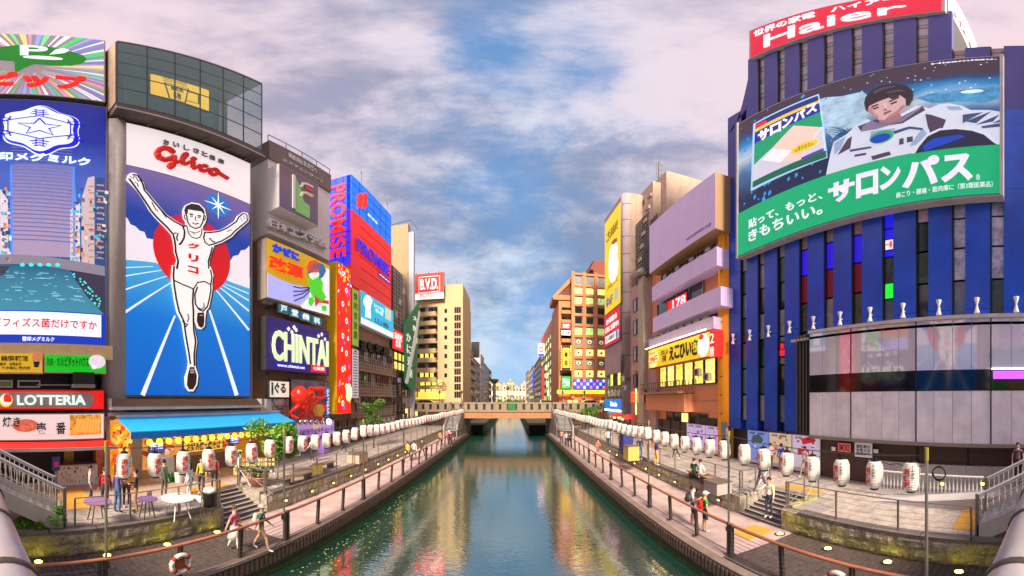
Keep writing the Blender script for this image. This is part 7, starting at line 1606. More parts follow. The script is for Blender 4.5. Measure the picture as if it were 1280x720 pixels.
# ================================================================== people
BODY = []
def ray_ground(px, py, zg):
    th = (px-640)/F; r = (E-zg)/math.tan((py-500)/F); return (r*math.sin(th), r*math.cos(th), zg)
SK = (222, 170, 140)
def person(label, loc, face, top, legs, hair=(34, 26, 24), pose='stand', shoes=(230, 226, 220), h=1.0, sleeve=True, shorts=False, skirt=False, hat=None, long_hair=False, pack=None, bag=None, female=False):
    """face: heading in degrees, 0 = away from the camera (+Y), 90 = to the right (+X)"""
    t = thing('person', label, 'person', loc); a = -math.radians(face)
    J = {}; R_ = {}
    def j(n, x, y, z_, r, ry=None): J[n] = Vector((x, y, z_))*h; R_[n] = (r*h, (ry or r)*h)
    wf = .9 if female else 1
    j('pelvis', 0, 0, .95, .125, .09); j('spine', 0, .0, 1.12, .105*wf, .078); j('chest', 0, .0, 1.32, .135*wf, .085); j('neck', 0, 0, 1.46, .05); j('head', 0, .015, 1.565, .078, .088); j('crown', 0, .0, 1.655, .07, .08)
    lean = 0
    for s in (-1, 1):
        n = 'L' if s < 0 else 'R'
        if pose == 'walk': sw = .28*s
        else: sw = .03*s
        j('hip'+n, s*.085, 0, .9, .082)
        if pose == 'sit':
            j('knee'+n, s*.11, .42, .9, .058); j('ankle'+n, s*.11, .44, .5, .038); j('toe'+n, s*.12, .57, .455, .034)
        else:
            j('knee'+n, s*.095, sw*.55+.03, .5, .056); j('calf'+n, s*.098, sw*.75-.01, .34, .05); j('ankle'+n, s*.095, sw-.02, .09+(.05 if pose == 'walk' and s < 0 else 0), .036); j('toe'+n, s*.105, sw+.13, .045, .035)
        j('shoulder'+n, s*.165*wf, 0, 1.39, .052)
        if pose == 'point' and s > 0: e, w_, hh = (.2, .2, 1.27), (.16, .42, 1.3), (.15, .5, 1.31)
        elif pose in ('phone', 'sit') or (pose == 'hold' and s > 0): e, w_, hh = (.23*s, .03, 1.12), (.12*s, .24, 1.16), (.09*s, .31, 1.2)
        elif pose == 'walk': e, w_, hh = (.22*s, -.06*s-.02, 1.12), (.24*s, -.2*s+.05, .92), (.24*s, -.24*s+.07, .86)
        else: e, w_, hh = (.215*s, -.02, 1.12), (.235*s, .05, .88), (.235*s, .07, .8)
        j('elbow'+n, *e, .04); j('wrist'+n, *w_, .027); j('hand'+n, *hh, .036, .022)
    if pose == 'sit':
        for k in J: J[k] = J[k]-Vector((0, 0, .45*h))
    E_ = [('pelvis', 'spine'), ('spine', 'chest'), ('chest', 'neck'), ('neck', 'head'), ('head', 'crown')]
    for n in 'LR':
        E_ += [('pelvis', 'hip'+n), ('hip'+n, 'knee'+n)]+([('knee'+n, 'ankle'+n)] if pose == 'sit' else [('knee'+n, 'calf'+n), ('calf'+n, 'ankle'+n)])+[('ankle'+n, 'toe'+n), ('chest', 'shoulder'+n), ('shoulder'+n, 'elbow'+n), ('elbow'+n, 'wrist'+n), ('wrist'+n, 'hand'+n)]
    names = list(J); me = D.meshes.new('body'); me.from_pydata([tuple(J[n]) for n in names], [(names.index(p), names.index(q)) for p, q in E_], [])
    o = D.objects.new('body', me); COL.objects.link(o); o.modifiers.new('skin', 'SKIN'); sb_ = o.modifiers.new('sub', 'SUBSURF'); sb_.levels = 1; sb_.render_levels = 1
    sv_ = me.skin_vertices[0].data if me.skin_vertices else None
    if sv_ is None: me.skin_vertices.new() if hasattr(me.skin_vertices, 'new') else None; sv_ = me.skin_vertices[0].data
    for i, n in enumerate(names): sv_[i].radius = R_[n]; sv_[i].use_root = (n == 'pelvis')
    o.parent = t; t.rotation_euler = (0, 0, a)
    skin = mat('skin', SK, .6, var=.04); mt = mat('cloth_%02x%02x%02x' % top, top, .85, var=.15, vscale=8, bump=.02); ml = mat('cloth_%02x%02x%02x' % legs, legs, .85, var=.15, vscale=8, bump=.02); ms_ = mat('shoe_%02x%02x%02x' % shoes, shoes, .6)
    BODY.append((o, J, E_, (skin, mt, ml, ms_), sleeve, shorts, h))
    hz = J['crown']; hc = J['head']
    hm = mat('hair_%02x%02x%02x' % hair, hair, .5, var=.2)
    g = MB(); g.blob((hc.x, hc.y-.018*h, hc.z+.062*h), .098*h, .94, 1.02, .92, 7, .06, 2)
    if long_hair: g.blob((hc.x, hc.y-.06*h, hc.z-.07*h), .09*h, .95, .55, 1.5, 6)
    g.v = [(v[0], v[1], v[2]) if not (v[1] > hc.y+.055*h and v[2] < hc.z+.06*h) else (v[0]*.8, hc.y+.03*h, v[2]) for v in g.v]
    me2 = g.mesh('hair', hm, smooth=True); inst('hair', me2, t, loc)
    g = MB(); g.blob((hc.x, hc.y+.095*h, hc.z-.0*h), .014*h, 1, 1, 1.4, 4)
    inst('nose', g.mesh('nose', skin, smooth=True), t, loc)
    for s in (-1, 1):
        inst('eye', MB().blob((s*.032*h, hc.y+.085*h, hc.z+.025*h), .011*h, 1.2, .6, .8, 4).mesh('eye', M['black']), t, loc); inst('ear', MB().blob((s*.08*h, hc.y, hc.z), .02*h, .5, 1, 1.3, 4).mesh('ear', skin), t, loc)
    inst('mouth', MB().bx(-.02*h, .02*h, hc.y+.083*h, hc.y+.092*h, hc.z-.04*h, hc.z-.034*h).mesh('mouth', C((160, 70, 70))), t, loc)
    if skirt: inst('skirt', MB().lathe((0, 0, 0), [(.13*h, .98*h), (.17*h, .8*h), (.23*h, .55*h), (.22*h, .55*h), (.1*h, .96*h)], 16).mesh('skirt', ml, smooth=True), t, loc)
    if hat: inst('cap', MB().lathe((hc.x, hc.y, hc.z+.06*h), [(.13*h, 0), (.108*h, .01), (.1*h, .06*h), (.05*h, .1*h), (.01, .105*h)], 16).bx(-.06*h, .06*h, hc.y+.05*h, hc.y+.17*h, hc.z+.06*h, hc.z+.072*h).mesh('cap', mat('hat_%d' % hat[0], hat, .8), smooth=False), t, loc)
    R3 = Matrix.Rotation(a, 3, 'Z')
    def carried(nm, lab, c, lp, size, rot_=True):
        p = Vector(loc)+R3@(Vector(lp)*h); o_ = thing(nm, lab, 'backpack' if nm == 'backpack' else 'bag', p, rz=a); cm = mat('bag_%02x%02x%02x' % c, c, .7, var=.15, bump=.03)
        sx, sy, sz = size; b_ = MB(); b_.blob((0, 0, 0), 1, sx, sy, sz, 8); b_.v = [(max(-sx*.86, min(sx*.86, v[0]))*1.0, max(-sy*.8, min(sy*.8, v[1])), max(-sz*.88, min(sz*.8, v[2]))) for v in b_.v]
        inst('sack', b_.mesh('sack', cm, smooth=True), o_, p); inst('pocket', MB().blob((0, -sy*.75, -sz*.3), 1, sx*.65, sy*.4, sz*.4, 6).mesh('pocket', cm, smooth=True), o_, p)
        for s in (-1, 1): inst('strap', MB().tube([(s*.08*h, sy*.5, sz*.7), (s*.1*h, sy*.5+.1*h, sz*.9), (s*.1*h, sy*.5+.22*h, sz*.5), (s*.11*h, sy*.5+.16*h, -sz*.3), (s*.1*h, sy*.3, -sz*.7)], .016, 5).mesh('strap', cm), o_, p)
    if pack: carried('backpack', pack[1], pack[0], (0, -.19, 1.2 if pose != 'sit' else .75), (.155, .1, .22))
    if bag: carried('shoulder_bag', bag[1], bag[0], (.2, .05, .95), (.13, .06, .13))
    return t
def finish_bodies():
    bpy.context.view_layer.update(); dg = bpy.context.evaluated_depsgraph_get()
    for (o, J, E_, mts, sleeve, shorts, h) in BODY:
        me = D.meshes.new_from_object(o.evaluated_get(dg)); me.materials.clear()
        for m_ in mts: me.materials.append(m_)
        for p in me.polygons:
            c = p.center; best = None; bd = 9
            for (x, y) in E_:
                A_, B_2 = J[x], J[y]; ab = B_2-A_; t_ = max(0, min(1, (c-A_).dot(ab)/ab.length_squared)); d_ = (c-(A_+ab*t_)).length
                if d_ < bd: bd = d_; best = (x, y, t_)
            x, y, t_ = best; k = 0
            if y in ('spine', 'chest') or x == 'chest' and y != 'neck': k = 1
            elif y == 'neck': k = 1 if t_ < .55 else 0
            elif y.startswith('elbow'): k = 1 if (sleeve or t_ < .55) else 0
            elif y.startswith('wrist'): k = 1 if sleeve and t_ < .85 else 0
            elif y.startswith('hip') or (x == 'pelvis'): k = 2
            elif y.startswith('knee'): k = 2 if (not shorts or t_ < .8) else 0
            elif y.startswith('calf') or y.startswith('ankle'): k = 0 if shorts else 2
            elif y.startswith('toe'): k = 3
            if y == 'spine' and t_ < .25: k = 2
            p.material_index = k; p.use_smooth = True
        # fingers and thumb joined into the same body mesh
        g = MB()
        for n, s in (('L', -1), ('R', 1)):
            W0, H0 = J['wrist'+n], J['hand'+n]; d_ = (H0-W0).normalized(); side_ = d_.cross(Vector((0, 1, 0)) if abs(d_.y) < .7 else Vector((0, 0, 1))).normalized()
            for f_ in range(4):
                q = (f_-1.5)*.016*h; L_ = (.06, .07, .066, .05)[f_]*h; curl = Vector((0, .012*h, 0))
                g.tube([H0+side_*q, H0+side_*q+d_*L_*.6, H0+side_*q*1.05+d_*L_+curl], [.0085*h, .008*h, .006*h], 5)
            g.tube([H0-d_*.02*h-side_*.02*h, H0+d_*.015*h-side_*.05*h, H0+d_*.04*h-side_*.055*h], [.01*h, .009*h, .007*h], 5)
        nv = len(me.vertices); import bmesh
        bm = bmesh.new(); bm.from_mesh(me); vs = [bm.verts.new(v) for v in g.v]
        for f_ in g.f:
            try: bm.faces.new([vs[i] for i in f_])
            except ValueError: pass
        bm.to_mesh(me); bm.free()
        o.modifiers.clear(); o.data = me
    BODY.clear()
rg = ray_ground
person('man with red backpack facing the stalls, beside the nearest pole on the left bank', rg(131, 637, ZP), -70, (120, 40, 50), (60, 60, 70), pack=((190, 20, 36), 'bright red backpack worn by the man nearest the left stalls'))
person('man in blue and violet checked shirt and blue jeans by the left tables', rg(147, 641, ZP), -20, (96, 90, 140), (50, 100, 150), pose='hold', h=1.02, shoes=(60, 60, 70))
person('woman in dark top with red bag standing between the lanterns on the left', rg(170, 641, ZP), -150, (60, 56, 60), (180, 130, 80), pose='phone', female=True, bag=((226, 20, 40), 'bright red shoulder bag held by the woman in the dark top'), shoes=(60, 40, 30))
person('woman in yellow top behind the dark dressed woman on the left', rg(158, 634, ZP), 100, (226, 180, 50), (70, 60, 60), female=True, hair=(70, 46, 34))
person('woman in white and pale blue top with long hair by the white table', rg(237, 628, ZP), -110, (226, 230, 240), (230, 224, 220), female=True, long_hair=True, pose='hold', bag=((70, 150, 220), 'light blue bag of the woman by the white table'))
person('walker in pink top and white skirt striding on the left boardwalk', rg(293, 690, ZB), 75, (226, 120, 140), (236, 226, 214), pose='walk', female=True, skirt=True, sleeve=False, hair=(90, 60, 44), shoes=(60, 50, 50))
person('walker with wide pale hat and teal top on the left boardwalk', rg(327, 688, ZB), 60, (70, 130, 126), (190, 150, 110), pose='walk', shorts=True, sleeve=False, hat=(240, 226, 206), pack=((236, 222, 200), 'pale bag on the back of the walker in teal'))
for i, (px, py, top, legs, lab, kw) in enumerate(((509.5, 577, (230, 186, 40), (60, 60, 70), 'small figure in yellow on the left boardwalk', {}), (517.5, 576, (226, 214, 206), (90, 80, 80), 'small figure in white behind the yellow one on the left boardwalk', {}), (527.5, 572, (90, 60, 60), (70, 60, 60), 'small figure in maroon on the left boardwalk', {}), (550, 558, (236, 140, 40), (50, 50, 60), 'tiny figure in orange far along the left boardwalk', {}), (558, 555, (220, 120, 120), (60, 60, 80), 'tiny figure in pink at the far left stair', {}), (562, 553, (210, 210, 220), (40, 40, 60), 'tiny figure in pale shirt at the far left stair', {}),
        (563, 558, (150, 60, 60), (40, 40, 60), 'tiny figure in dark red near the far left stair', {}), (702, 556, (220, 150, 140), (60, 50, 60), 'tiny figure in salmon far along the right boardwalk', {}), (708, 559, (226, 220, 214), (60, 60, 80), 'tiny figure in white far along the right boardwalk', {}), (712, 560, (90, 60, 70), (40, 40, 50), 'tiny figure in plum near the far right stair', {}))):
    person(lab, rg(px, py, ZB), RND.choice((0, 180, 20)), top, legs, pose='walk')
person('woman in orange top walking on the right boardwalk with long dark hair', rg(747.5, 573, ZB), 160, (236, 110, 70), (150, 100, 80), female=True, long_hair=True, pose='phone', sleeve=False, shorts=True)
person('woman in white top with dark backpack and blue shorts at the right railing', rg(865.5, 656, ZB), 120, (226, 222, 236), (40, 70, 130), female=True, pose='hold', shorts=True, sleeve=False, shoes=(240, 236, 230), pack=((50, 56, 52), 'dark green backpack of the woman in white at the right railing'))
person('person in bright green shirt and white cap at the right railing', rg(881, 665, ZB), 100, (20, 190, 50), (36, 60, 84), shorts=True, sleeve=False, hat=(240, 236, 230), pack=((226, 40, 30), 'red backpack of the person in the green shirt'), h=.98)
person('woman in white shirt pointing on the right steps, yellow backpack on', (9.0, 8.95+.0, ZB+.3), -100, (236, 230, 230), (50, 60, 84), pose='point', female=True, pack=((244, 190, 10), 'bright yellow backpack of the woman pointing on the steps'), h=1.02)
person('man in dark shirt and blue jeans standing on the right promenade', rg(800, 575, ZP), 180, (40, 44, 60), (40, 80, 150), hair=(20, 18, 20))
person('person in violet top and yellow trousers by the right promenade rail', rg(820.5, 582, ZP), 90, (80, 60, 110), (226, 180, 80), female=True, pose='hold')
person('person in orange seated on the low wall behind the violet top', rg(812, 577, ZP), -60, (240, 110, 60), (200, 190, 180), h=.95)
person('person in pink shirt looking at the fence posters', rg(963, 589, ZP), 30, (226, 170, 176), (90, 80, 90))
person('person in bright blue shirt looking at the fence posters', rg(976.5, 590, ZP), 20, (20, 60, 190), (50, 50, 60))
person('grey dressed figure walking behind the right stair railing', rg(951, 618, ZP), 100, (110, 104, 120), (90, 84, 90), pose='walk')
person('man in purple grey shirt leaning at the upper right ramp', (13.5, .25, ZP+.75), -90, (120, 90, 110), (60, 50, 60), sleeve=False)
struct('ramp', MB().prism(Fr((12.95, 0), (0, 1)), [(-4, ZP), (6, ZP), (2.2, ZP+.45), (-4, ZP+1.2)], -1.2, 0), M['pale_concrete'])
for px, py, zg, hd, top, legs, kw, lab in (
    (113, 633, ZP, 20, (200, 196, 190), (60, 60, 80), {}, 'man in pale shirt at the grill counter on the left'),
    (205, 622, ZP, -10, (60, 90, 70), (90, 80, 70), {}, 'man in green shirt beside the bottle crates'),
    (252, 618, ZP, 150, (226, 190, 60), (50, 50, 60), dict(female=True), 'woman in mustard top by the restaurant front'),
    (268, 612, ZP, -40, (180, 60, 60), (40, 40, 50), {}, 'man in brick red shirt under the right end of the menu board'),
    (300, 606, ZP, 60, (236, 230, 226), (60, 80, 120), dict(female=True, long_hair=True), 'woman in white top near the flower pot'),
    (340, 592, ZP, 100, (90, 90, 130), (50, 50, 60), dict(pose='walk'), 'man in slate shirt walking behind the leafy tree'),
    (390, 578, ZP, -80, (220, 210, 200), (70, 60, 60), dict(pose='walk'), 'walker in beige beyond the first bench on the left'),
    (430, 567, ZP, 90, (60, 60, 70), (40, 40, 50), dict(pose='walk'), 'dark dressed walker halfway along the left promenade'),
    (760, 561, ZP, 0, (226, 220, 220), (60, 60, 80), dict(pose='walk'), 'walker in white beyond the blue cabinet on the right'),
    (776, 566, ZP, 180, (200, 90, 70), (40, 40, 50), dict(female=True), 'woman in rust top beside the blue cabinet on the right'),
    (845, 574, ZP, -60, (70, 80, 100), (50, 50, 60), dict(pose='walk'), 'walker in navy passing the lavender posters'),
    (1006, 596, ZP, -90, (226, 222, 220), (180, 160, 130), dict(pose='walk'), 'walker in white shirt and khaki trousers by the red gate poster')):
    person(lab, rg(px, py, zg), hd, top, legs, **kw)
# on the middle bridge
for i, x in enumerate((-11, -8, -5.6, -2.3, 2.2, 4.6, 8, 11.2)):
    person('tiny pedestrian crossing the middle bridge, %s from the left' % ordinal(i+1), (x, YBr+1.2+(i % 3)*.7, zd1+.35), RND.choice((90, -90)), RND.choice([(226, 220, 214), (60, 60, 80), (180, 70, 60), (70, 110, 160)]), (60, 56, 66), pose='walk')

# ================================================================== furniture and small things
def table(label, px, py, c, r_=.5, legc=None, oval=1):
    x, y, z_ = rg(px, py, ZP); t = thing('cafe_table', label, 'table', (x, y, z_)); MB().lathe((x, y, z_), [(r_, .72+c[0]/9000), (r_, .75+c[0]/9000)], 28).build('tabletop', mat('table_%d' % c[0], c, .35), t)
    for k in range(4): a = PI/4+PI/2*k; MB().tube([(x+.42*r_*math.cos(a), y+.42*r_*math.sin(a), z_+.72), (x+.8*r_*math.cos(a), y+.8*r_*math.sin(a), z_)], .022, 6).build('leg', legc or M['dark_steel'], t)
    return t
table('round table with violet top beside the dark dressed woman', 184, 648, (128, 96, 160), .36); table('round white table on the left quay, largest of the tables', 222, 647, (240, 234, 232), .58, M['white']); table('violet topped table nearest to the left stair', 122, 652, (150, 120, 160), .48)
def chair(label, px, py, c, a):
    loc = rg(px, py, ZP); t = thing('folding_chair', label, 'chair', loc, rz=a); m_ = mat('chair_%d' % c[0], c, .5)
    for nm, g in (('seat', MB().bx(-.2, .2, -.2, .2, .43, .46)), ('backrest', MB().bx(-.2, .2, -.22, -.19, .6, .85))): inst(nm, g.mesh(nm, m_), t, loc)
    for sx in (-.18, .18):
        for sy in (-.18, .18): inst('leg', MB().tube([(sx, sy, .43), (sx*1.05, sy*1.2, 0)], .014, 6).tube([(sx, -.2, .43), (sx, -.21, .85)], .012, 5).mesh('leg', M['steel']), t, loc)
chair('white folding chair right of the white table', 246, 645, (236, 230, 226), .7); chair('pale chair behind the violet table on the left', 180, 640, (200, 180, 160), 2.2)
bn = thing('rubbish_bin', 'black bin with pale bag over it by the left steps', 'bin', rg(262, 634, ZP)); x, y, z_ = rg(262, 634, ZP)
MB().lathe((x, y, z_), [(.24, 0), (.27, .6), (.25, .62)], 16).build('bin_body', M['black'], bn); MB().blob((x, y, z_+.7), .26, 1, 1, .55, 7, .3, 4).build('bag', M['white'], bn, True)
# crates and bottles by the freezer
for i, (dx, lab) in enumerate(((0, 'green bottle crate by the white freezer, left one'), (.42, 'green bottle crate by the white freezer, right one'))):
    x, y, z_ = rg(209, 603, ZP); x += 0; y += dx; c = thing('bottle_crate', lab, 'crate', (x, y, z_)); gm = C((10, 130, 50), .05)
    g = MB(); 
    for k in range(4): g.bx(x-.2, x+.2, y-.18, y+.18, z_+.02+.09*k, z_+.07+.09*k)
    for sx in (-.2, .18):
        for sy in (-.18, .16): g.bx(x+sx, x+sx+.02, y+sy, y+sy+.02, z_, z_+.4)
    g.build('crate_body', gm, c); g = MB()
    for k in range(6): g.lathe((x-.12+.12*(k % 3), y-.08+.16*(k//3), z_+.1), [(.035, 0), (.035, .28), (.012, .38), (.014, .42)], 8)
    g.build('bottles', mat('bottle_green', (30, 90, 40), .15), c, kind='stuff')
bk = thing('white_bucket', 'white paper covered stool bucket beside the green crates', 'bucket', rg(224, 603, ZP)); x, y, z_ = rg(224, 603, ZP); MB().lathe((x, y, z_), [(.2, 0), (.25, .5), (.25, .52)], 16).build('bucket_body', M['white'], bk)
# benches
def bench(label, px, py, zg, n=4, L=1.6, a=PI/2, c=(150, 120, 100)):
    loc = rg(px, py, zg); t = thing('bench', label, 'bench', loc, rz=a); wm = mat('bench_wood_%d' % c[0], c, .7, var=.2)
    for k in range(n): inst('slat', MB().bx(-L/2, L/2, -.26+k*.135, -.15+k*.135, .4, .44).mesh('slat', wm), t, loc)
    for s in (-1, 1): inst('leg', MB().bx(s*L*.36-.05, s*L*.36+.05, -.22, .22, 0, .4).mesh('leg', M['dark_steel']), t, loc)
bench('slatted bench on the left promenade in front of the tree', 372, 603, ZP, L=2.4); bench('second slatted bench on the left promenade behind the thick post', 404, 588, ZP, L=2.2); bench('pale wooden bench with the seated pair on the right promenade', 873, 601, ZP, L=1.6, c=(200, 170, 110)); bench('long low wooden bench right of the seated pair', 889, 607, ZP, L=1.8, c=(180, 140, 110)); bench('far slatted bench on the left promenade', 446, 573, ZP, L=2.0)
def seated(lab, px, py, top, legs, **kw):
    x, y, z_ = rg(px, py, ZP); person(lab, (x, y, z_), 70, top, legs, pose='sit', **kw)
seated('seated person in dark green top on the right promenade bench', 867.5, 602, (40, 70, 50), (60, 60, 70)); seated('seated person in white top beside the dark green one', 875.5, 604, (226, 224, 226), (190, 160, 130), female=True)
for lab, px, py, w_, l_, h_, m_ in (('square concrete planter block right of the low bench', 897, 616, .8, 1.0, .55, M['concrete']), ('pale cardboard box stack on the left promenade beyond the thick post', 447, 578, .9, 1.3, .6, mat('cardboard', (206, 170, 140), .8, var=.15)), ('yellow-lit cabinet on the left promenade between the benches', 397, 592, .4, .5, .55, C((200, 170, 60), .3)), ('yellow panelled cabinet on the right promenade left of the standing man', 789, 575, .8, 1.0, 1.0, C((190, 170, 90), .1)), ('dark blue vending cabinet on the right promenade', 783, 568, .8, .9, 1.7, C((50, 50, 120), .1)), ('violet cabinet at the foot of the octopus board', 404, 567, .6, .7, 1.2, C((150, 110, 190), .2))):
    x, y, z_ = rg(px, py, ZP); t = thing('cabinet' if 'cabinet' in lab else 'block', lab, 'cabinet' if 'cabinet' in lab else 'block', (x, y, z_)); MB().bx(x-w_/2, x+w_/2, y-l_/2, y+l_/2, z_+.03, z_+h_).build('body', m_, t); MB().bx(x-w_/2-.02, x+w_/2+.02, y-l_/2-.02, y+l_/2+.02, z_+h_+.001, z_+h_+.04).build('lid', M['steel'], t); MB().bx(x-w_/2+.03, x+w_/2-.03, y-l_/2+.03, y+l_/2-.03, z_, z_+.028).build('plinth', M['black'], t)
# menu easels and long placards near restaurants
for i, (px, py, c, lab) in enumerate(((372, 572, (226, 226, 214), 'tall narrow white banner sign with vertical characters near the left tree'), (297, 596, (240, 220, 140), 'small yellow menu easel in front of the blue awning restaurant'))):
    x, y, z_ = rg(px, py, ZP); t = thing('standing_sign', lab, 'sign', (x, y, z_)); f = Fr((x, y), (.5, .87)); MB().box(f, -.22, .22, z_+.12, z_+1.5, -.02, .02).build('board', C(c, .2), t)
    for s in (-.18, .18): MB().tube([f.w(s, z_+.1, 0), f.w(s, z_, -.2)], .015, 5).build('foot', M['dark_steel'], t)
    for k, ch in enumerate('道頓堀'): text(f, ch, (-.15, .15, z_+1.05-k*.38, z_+1.35-k*.38), .021, M['black'], t, 'character', depth=.01)
# coil of black cable on the balustrade
co_ = thing('cable_coil', 'tangled coil of black cable hung on the white balustrade', 'cable', (12.6, 3.3, 3.0))
for k in range(7): ph = RND.uniform(0, 6); MB().tube([(12.62-.02*k, 3.35+.27*math.cos(a)*RND.uniform(.9, 1.05), 3.02+(.27+.02*(k % 3))*math.sin(a)) for a in [ph+2*PI*i/14 for i in range(15)]], .016, 5).build('loop', M['black'], co_)
# wall lights behind the balustrade
for i, px in enumerate((1140, 1178, 1228)):
    fr = right(14.24); u, z_ = fr.at(px, 604.5+(0 if i < 2 else 0)); l = thing('ramp_light', 'small yellow light on the ramp wall behind the balustrade, %s from the left' % ordinal(i+1), 'lamp', fr.w(u, z_, 0), group='yellow lights on the ramp wall')
    MB().box(fr, u-.1, u+.1, z_-.07, z_+.07, -.01, .05).build('housing', M['white'], l); MB().box(fr, u-.07, u+.07, z_-.045, z_+.045, .05, .06).build('lens', M['glow_yellow'], l)
# restaurant lights at the foot of the narrow pink building
F6 = right(14.25)
t, r = sign(F6, 'red panelled sign lit with golden lamps at the foot of the narrow pink building', (788, 489, 805, 504), .6, .3, C((236, 50, 24), .9), M['black'])
for i in range(2):
    for j in range(3): MB().box(F6, *sub(r, .08+i*.5, .42+i*.5, .06+j*.32, .3+j*.32), .6, .63).build('red_panel', C((250, 90, 40), 1.0), t)
g = MB()
for k in range(18): g.blob(F6.w(r[0]+(r[1]-r[0])*(.48 if k % 2 else .52), r[2]-1.2+k*.16, .7), .07, k=4)
g.build('lamps', C((255, 200, 90), 6), t, kind='stuff')
l = thing('lamp_cluster', 'cluster of golden lamps glowing over the fence by the pink building', 'lamp', F6.w(F6.uu(782), 4.6, 0))
for px, py in ((768, 521), (771, 519.5), (774, 521.5), (778, 523), (804, 518), (800, 526)): MB().blob(F6.w(*F6.at(px, py, .4), .4), .22, k=6).build('globe', C((255, 214, 110), 5), l, True)
# sun umbrella roofs / stall by lamps
for i, (px, py, c) in enumerate(((771, 528, (226, 50, 50)), (786, 531, (226, 60, 60)))):
    x, y, z_ = rg(px, 575, ZP); x = 13.4; y = 13.4/math.tan((px-640)/F); t = thing('red_parasol', 'red parasol standing by the fence, %s one' % ('farther' if i == 0 else 'nearer'), 'parasol', (x, y, ZP))
    MB().lathe((x, y, ZP), [(1.1, 2.1), (1.12, 2.05), (.5, 2.45), (.02, 2.6)], 10).build('canopy', C(c, .15), t); MB().tube([(x, y, ZP), (x, y, ZP+2.5)], .03, 6).build('pole', M['steel'], t); MB().lathe((x, y, ZP), [(.3, 0), (.28, .08)], 12).build('foot', M['black'], t)

# ================================================================== plants
def leaf_mat(name, c1, c2):
    m_ = D.materials.new(name); m_.use_nodes = True; t = m_.node_tree; b = t.nodes['Principled BSDF']; b.inputs['Roughness'].default_value = .55
    g = t.nodes.new('ShaderNodeNewGeometry'); mx = t.nodes.new('ShaderNodeMix'); mx.data_type = 'RGBA'; t.links.new(g.outputs['Random Per Island'], mx.inputs[0]); mx.inputs[6].default_value = lin(c1); mx.inputs[7].default_value = lin(c2); t.links.new(mx.outputs[2], b.inputs['Base Color'])
    tr = t.nodes.new('ShaderNodeBsdfTranslucent'); t.links.new(mx.outputs[2], tr.inputs[0]); ms_ = t.nodes.new('ShaderNodeMixShader'); ms_.inputs[0].default_value = .25; out = t.nodes['Material Output']
    t.links.new(b.outputs[0], ms_.inputs[1]); t.links.new(tr.outputs[0], ms_.inputs[2]); t.links.new(ms_.outputs[0], out.inputs[0]); return m_
LM = leaf_mat('leaves', (60, 100, 36), (120, 160, 60)); LM2 = leaf_mat('leaves_bright', (60, 130, 30), (150, 196, 60))
def leaves(mb, c, rad, n, size, rr, flat=.8):
    for k in range(n):
        v = Vector((rr.gauss(0, 1), rr.gauss(0, 1), rr.gauss(0, 1))); v.normalize(); v *= rad*(rr.random()**.45); p = Vector(c)+Vector((v.x, v.y, v.z*flat))
        a = Vector((rr.gauss(0, 1), rr.gauss(0, 1), rr.gauss(0, .6))).normalized(); b_ = a.cross(Vector((rr.gauss(0, 1), rr.gauss(0, 1), rr.gauss(0, 1)))).normalized(); s_ = size*rr.uniform(.6, 1.3)
        mb.poly([p-a*s_, p+b_*s_*.35, p+a*s_, p-b_*s_*.35])
def tree(label, x, y, z0, zc, h, w, n, seed, lm=None, size=.12, trunk=.07):
    rr = random.Random(seed); t = thing('tree', label, 'tree', (x, y, z0)); g = MB(); g.tube([(x, y, z0), (x+.05, y, z0+(zc-z0)*.5), (x, y+.05, zc), (x, y, zc+h*.25)], [trunk, trunk*.8, trunk*.6, trunk*.3], 8)
    cl = []
    for k in range(9):
        a = rr.uniform(0, 2*PI); rad = rr.uniform(.25, .5)*w; zz_ = zc+rr.uniform(-.35, .5)*h; cl.append((x+rad*math.cos(a), y+rad*math.sin(a), zz_)); g.tube([(x, y, zc-h*.3+.1*k*.3), ((x+cl[-1][0])/2, (y+cl[-1][1])/2, (zc+zz_)/2), cl[-1]], [trunk*.4, trunk*.3, .01], 5)
    g.build('trunk', mat('bark', (92, 72, 56), .9, var=.2), t, True)
    f = MB()
    for c in cl: leaves(f, c, w*rr.uniform(.2, .32), n//10, size, rr)
    leaves(f, (x, y, zc), w*.42, n//8, size, rr, h/w); f.build('crown', lm or LM, t, kind='stuff'); return t
x, y, _ = rg(347, 600, ZP); tree('small leafy tree between the lanterns right of the blue awning', x, y, ZP, 3.75, 2.1, 2.3, 4600, 4, LM2)
x, y, _ = rg(467, 560, ZP); tree('slim conical tree farther along the left promenade', x, y, ZP, 4.6, 2.6, 1.7, 2400, 5, LM)
x, y = 10.2, 44.5; tree('pale green weeping tree beside the far right stair', x, y, ZP, 3.6, 2.6, 2.8, 1800, 6, LM, .16)
x, y = 12.0, 47.6; tree('dark tree beside the weeping tree at the far right stair', x, y, ZP, 3.8, 2.4, 2.6, 1600, 16, LM, .16)
for i, (x, y) in enumerate(((-3, 150), (-6, 140), (4, 150), (7, 142), (1, 158))): tree('tree massed below the overpass far behind the bridge, %s planted' % ordinal(i+1), x, 200+i*9, -.5, 3.6, 4.4, 6.5, 900, 20+i, LM, .45, .2)
x, y = 17.2, YO-2; 
tree('small green street tree by the yellow marquee of the orange store', 17.3, 56.8, ZP, 4.8, 3.0, 3, 1500, 31, LM2, .18)
sh = thing('stair_shrub', 'bright green shrub growing at the foot of the left bridge stair', 'shrub', (-10.15, 1.45, ZP+.02)); f = MB(); rr = random.Random(8)
for c, rad in (((-10.1, 1.7, ZP+.32), .4), ((-10.15, 1.2, ZP+.22), .36), ((-10.2, .75, ZP+.16), .3), ((-10.1, 1.85, ZP+.6), .2)): leaves(f, c, rad, 700, .07, rr)
f.build('foliage', LM2, sh, kind='stuff')
g = MB()
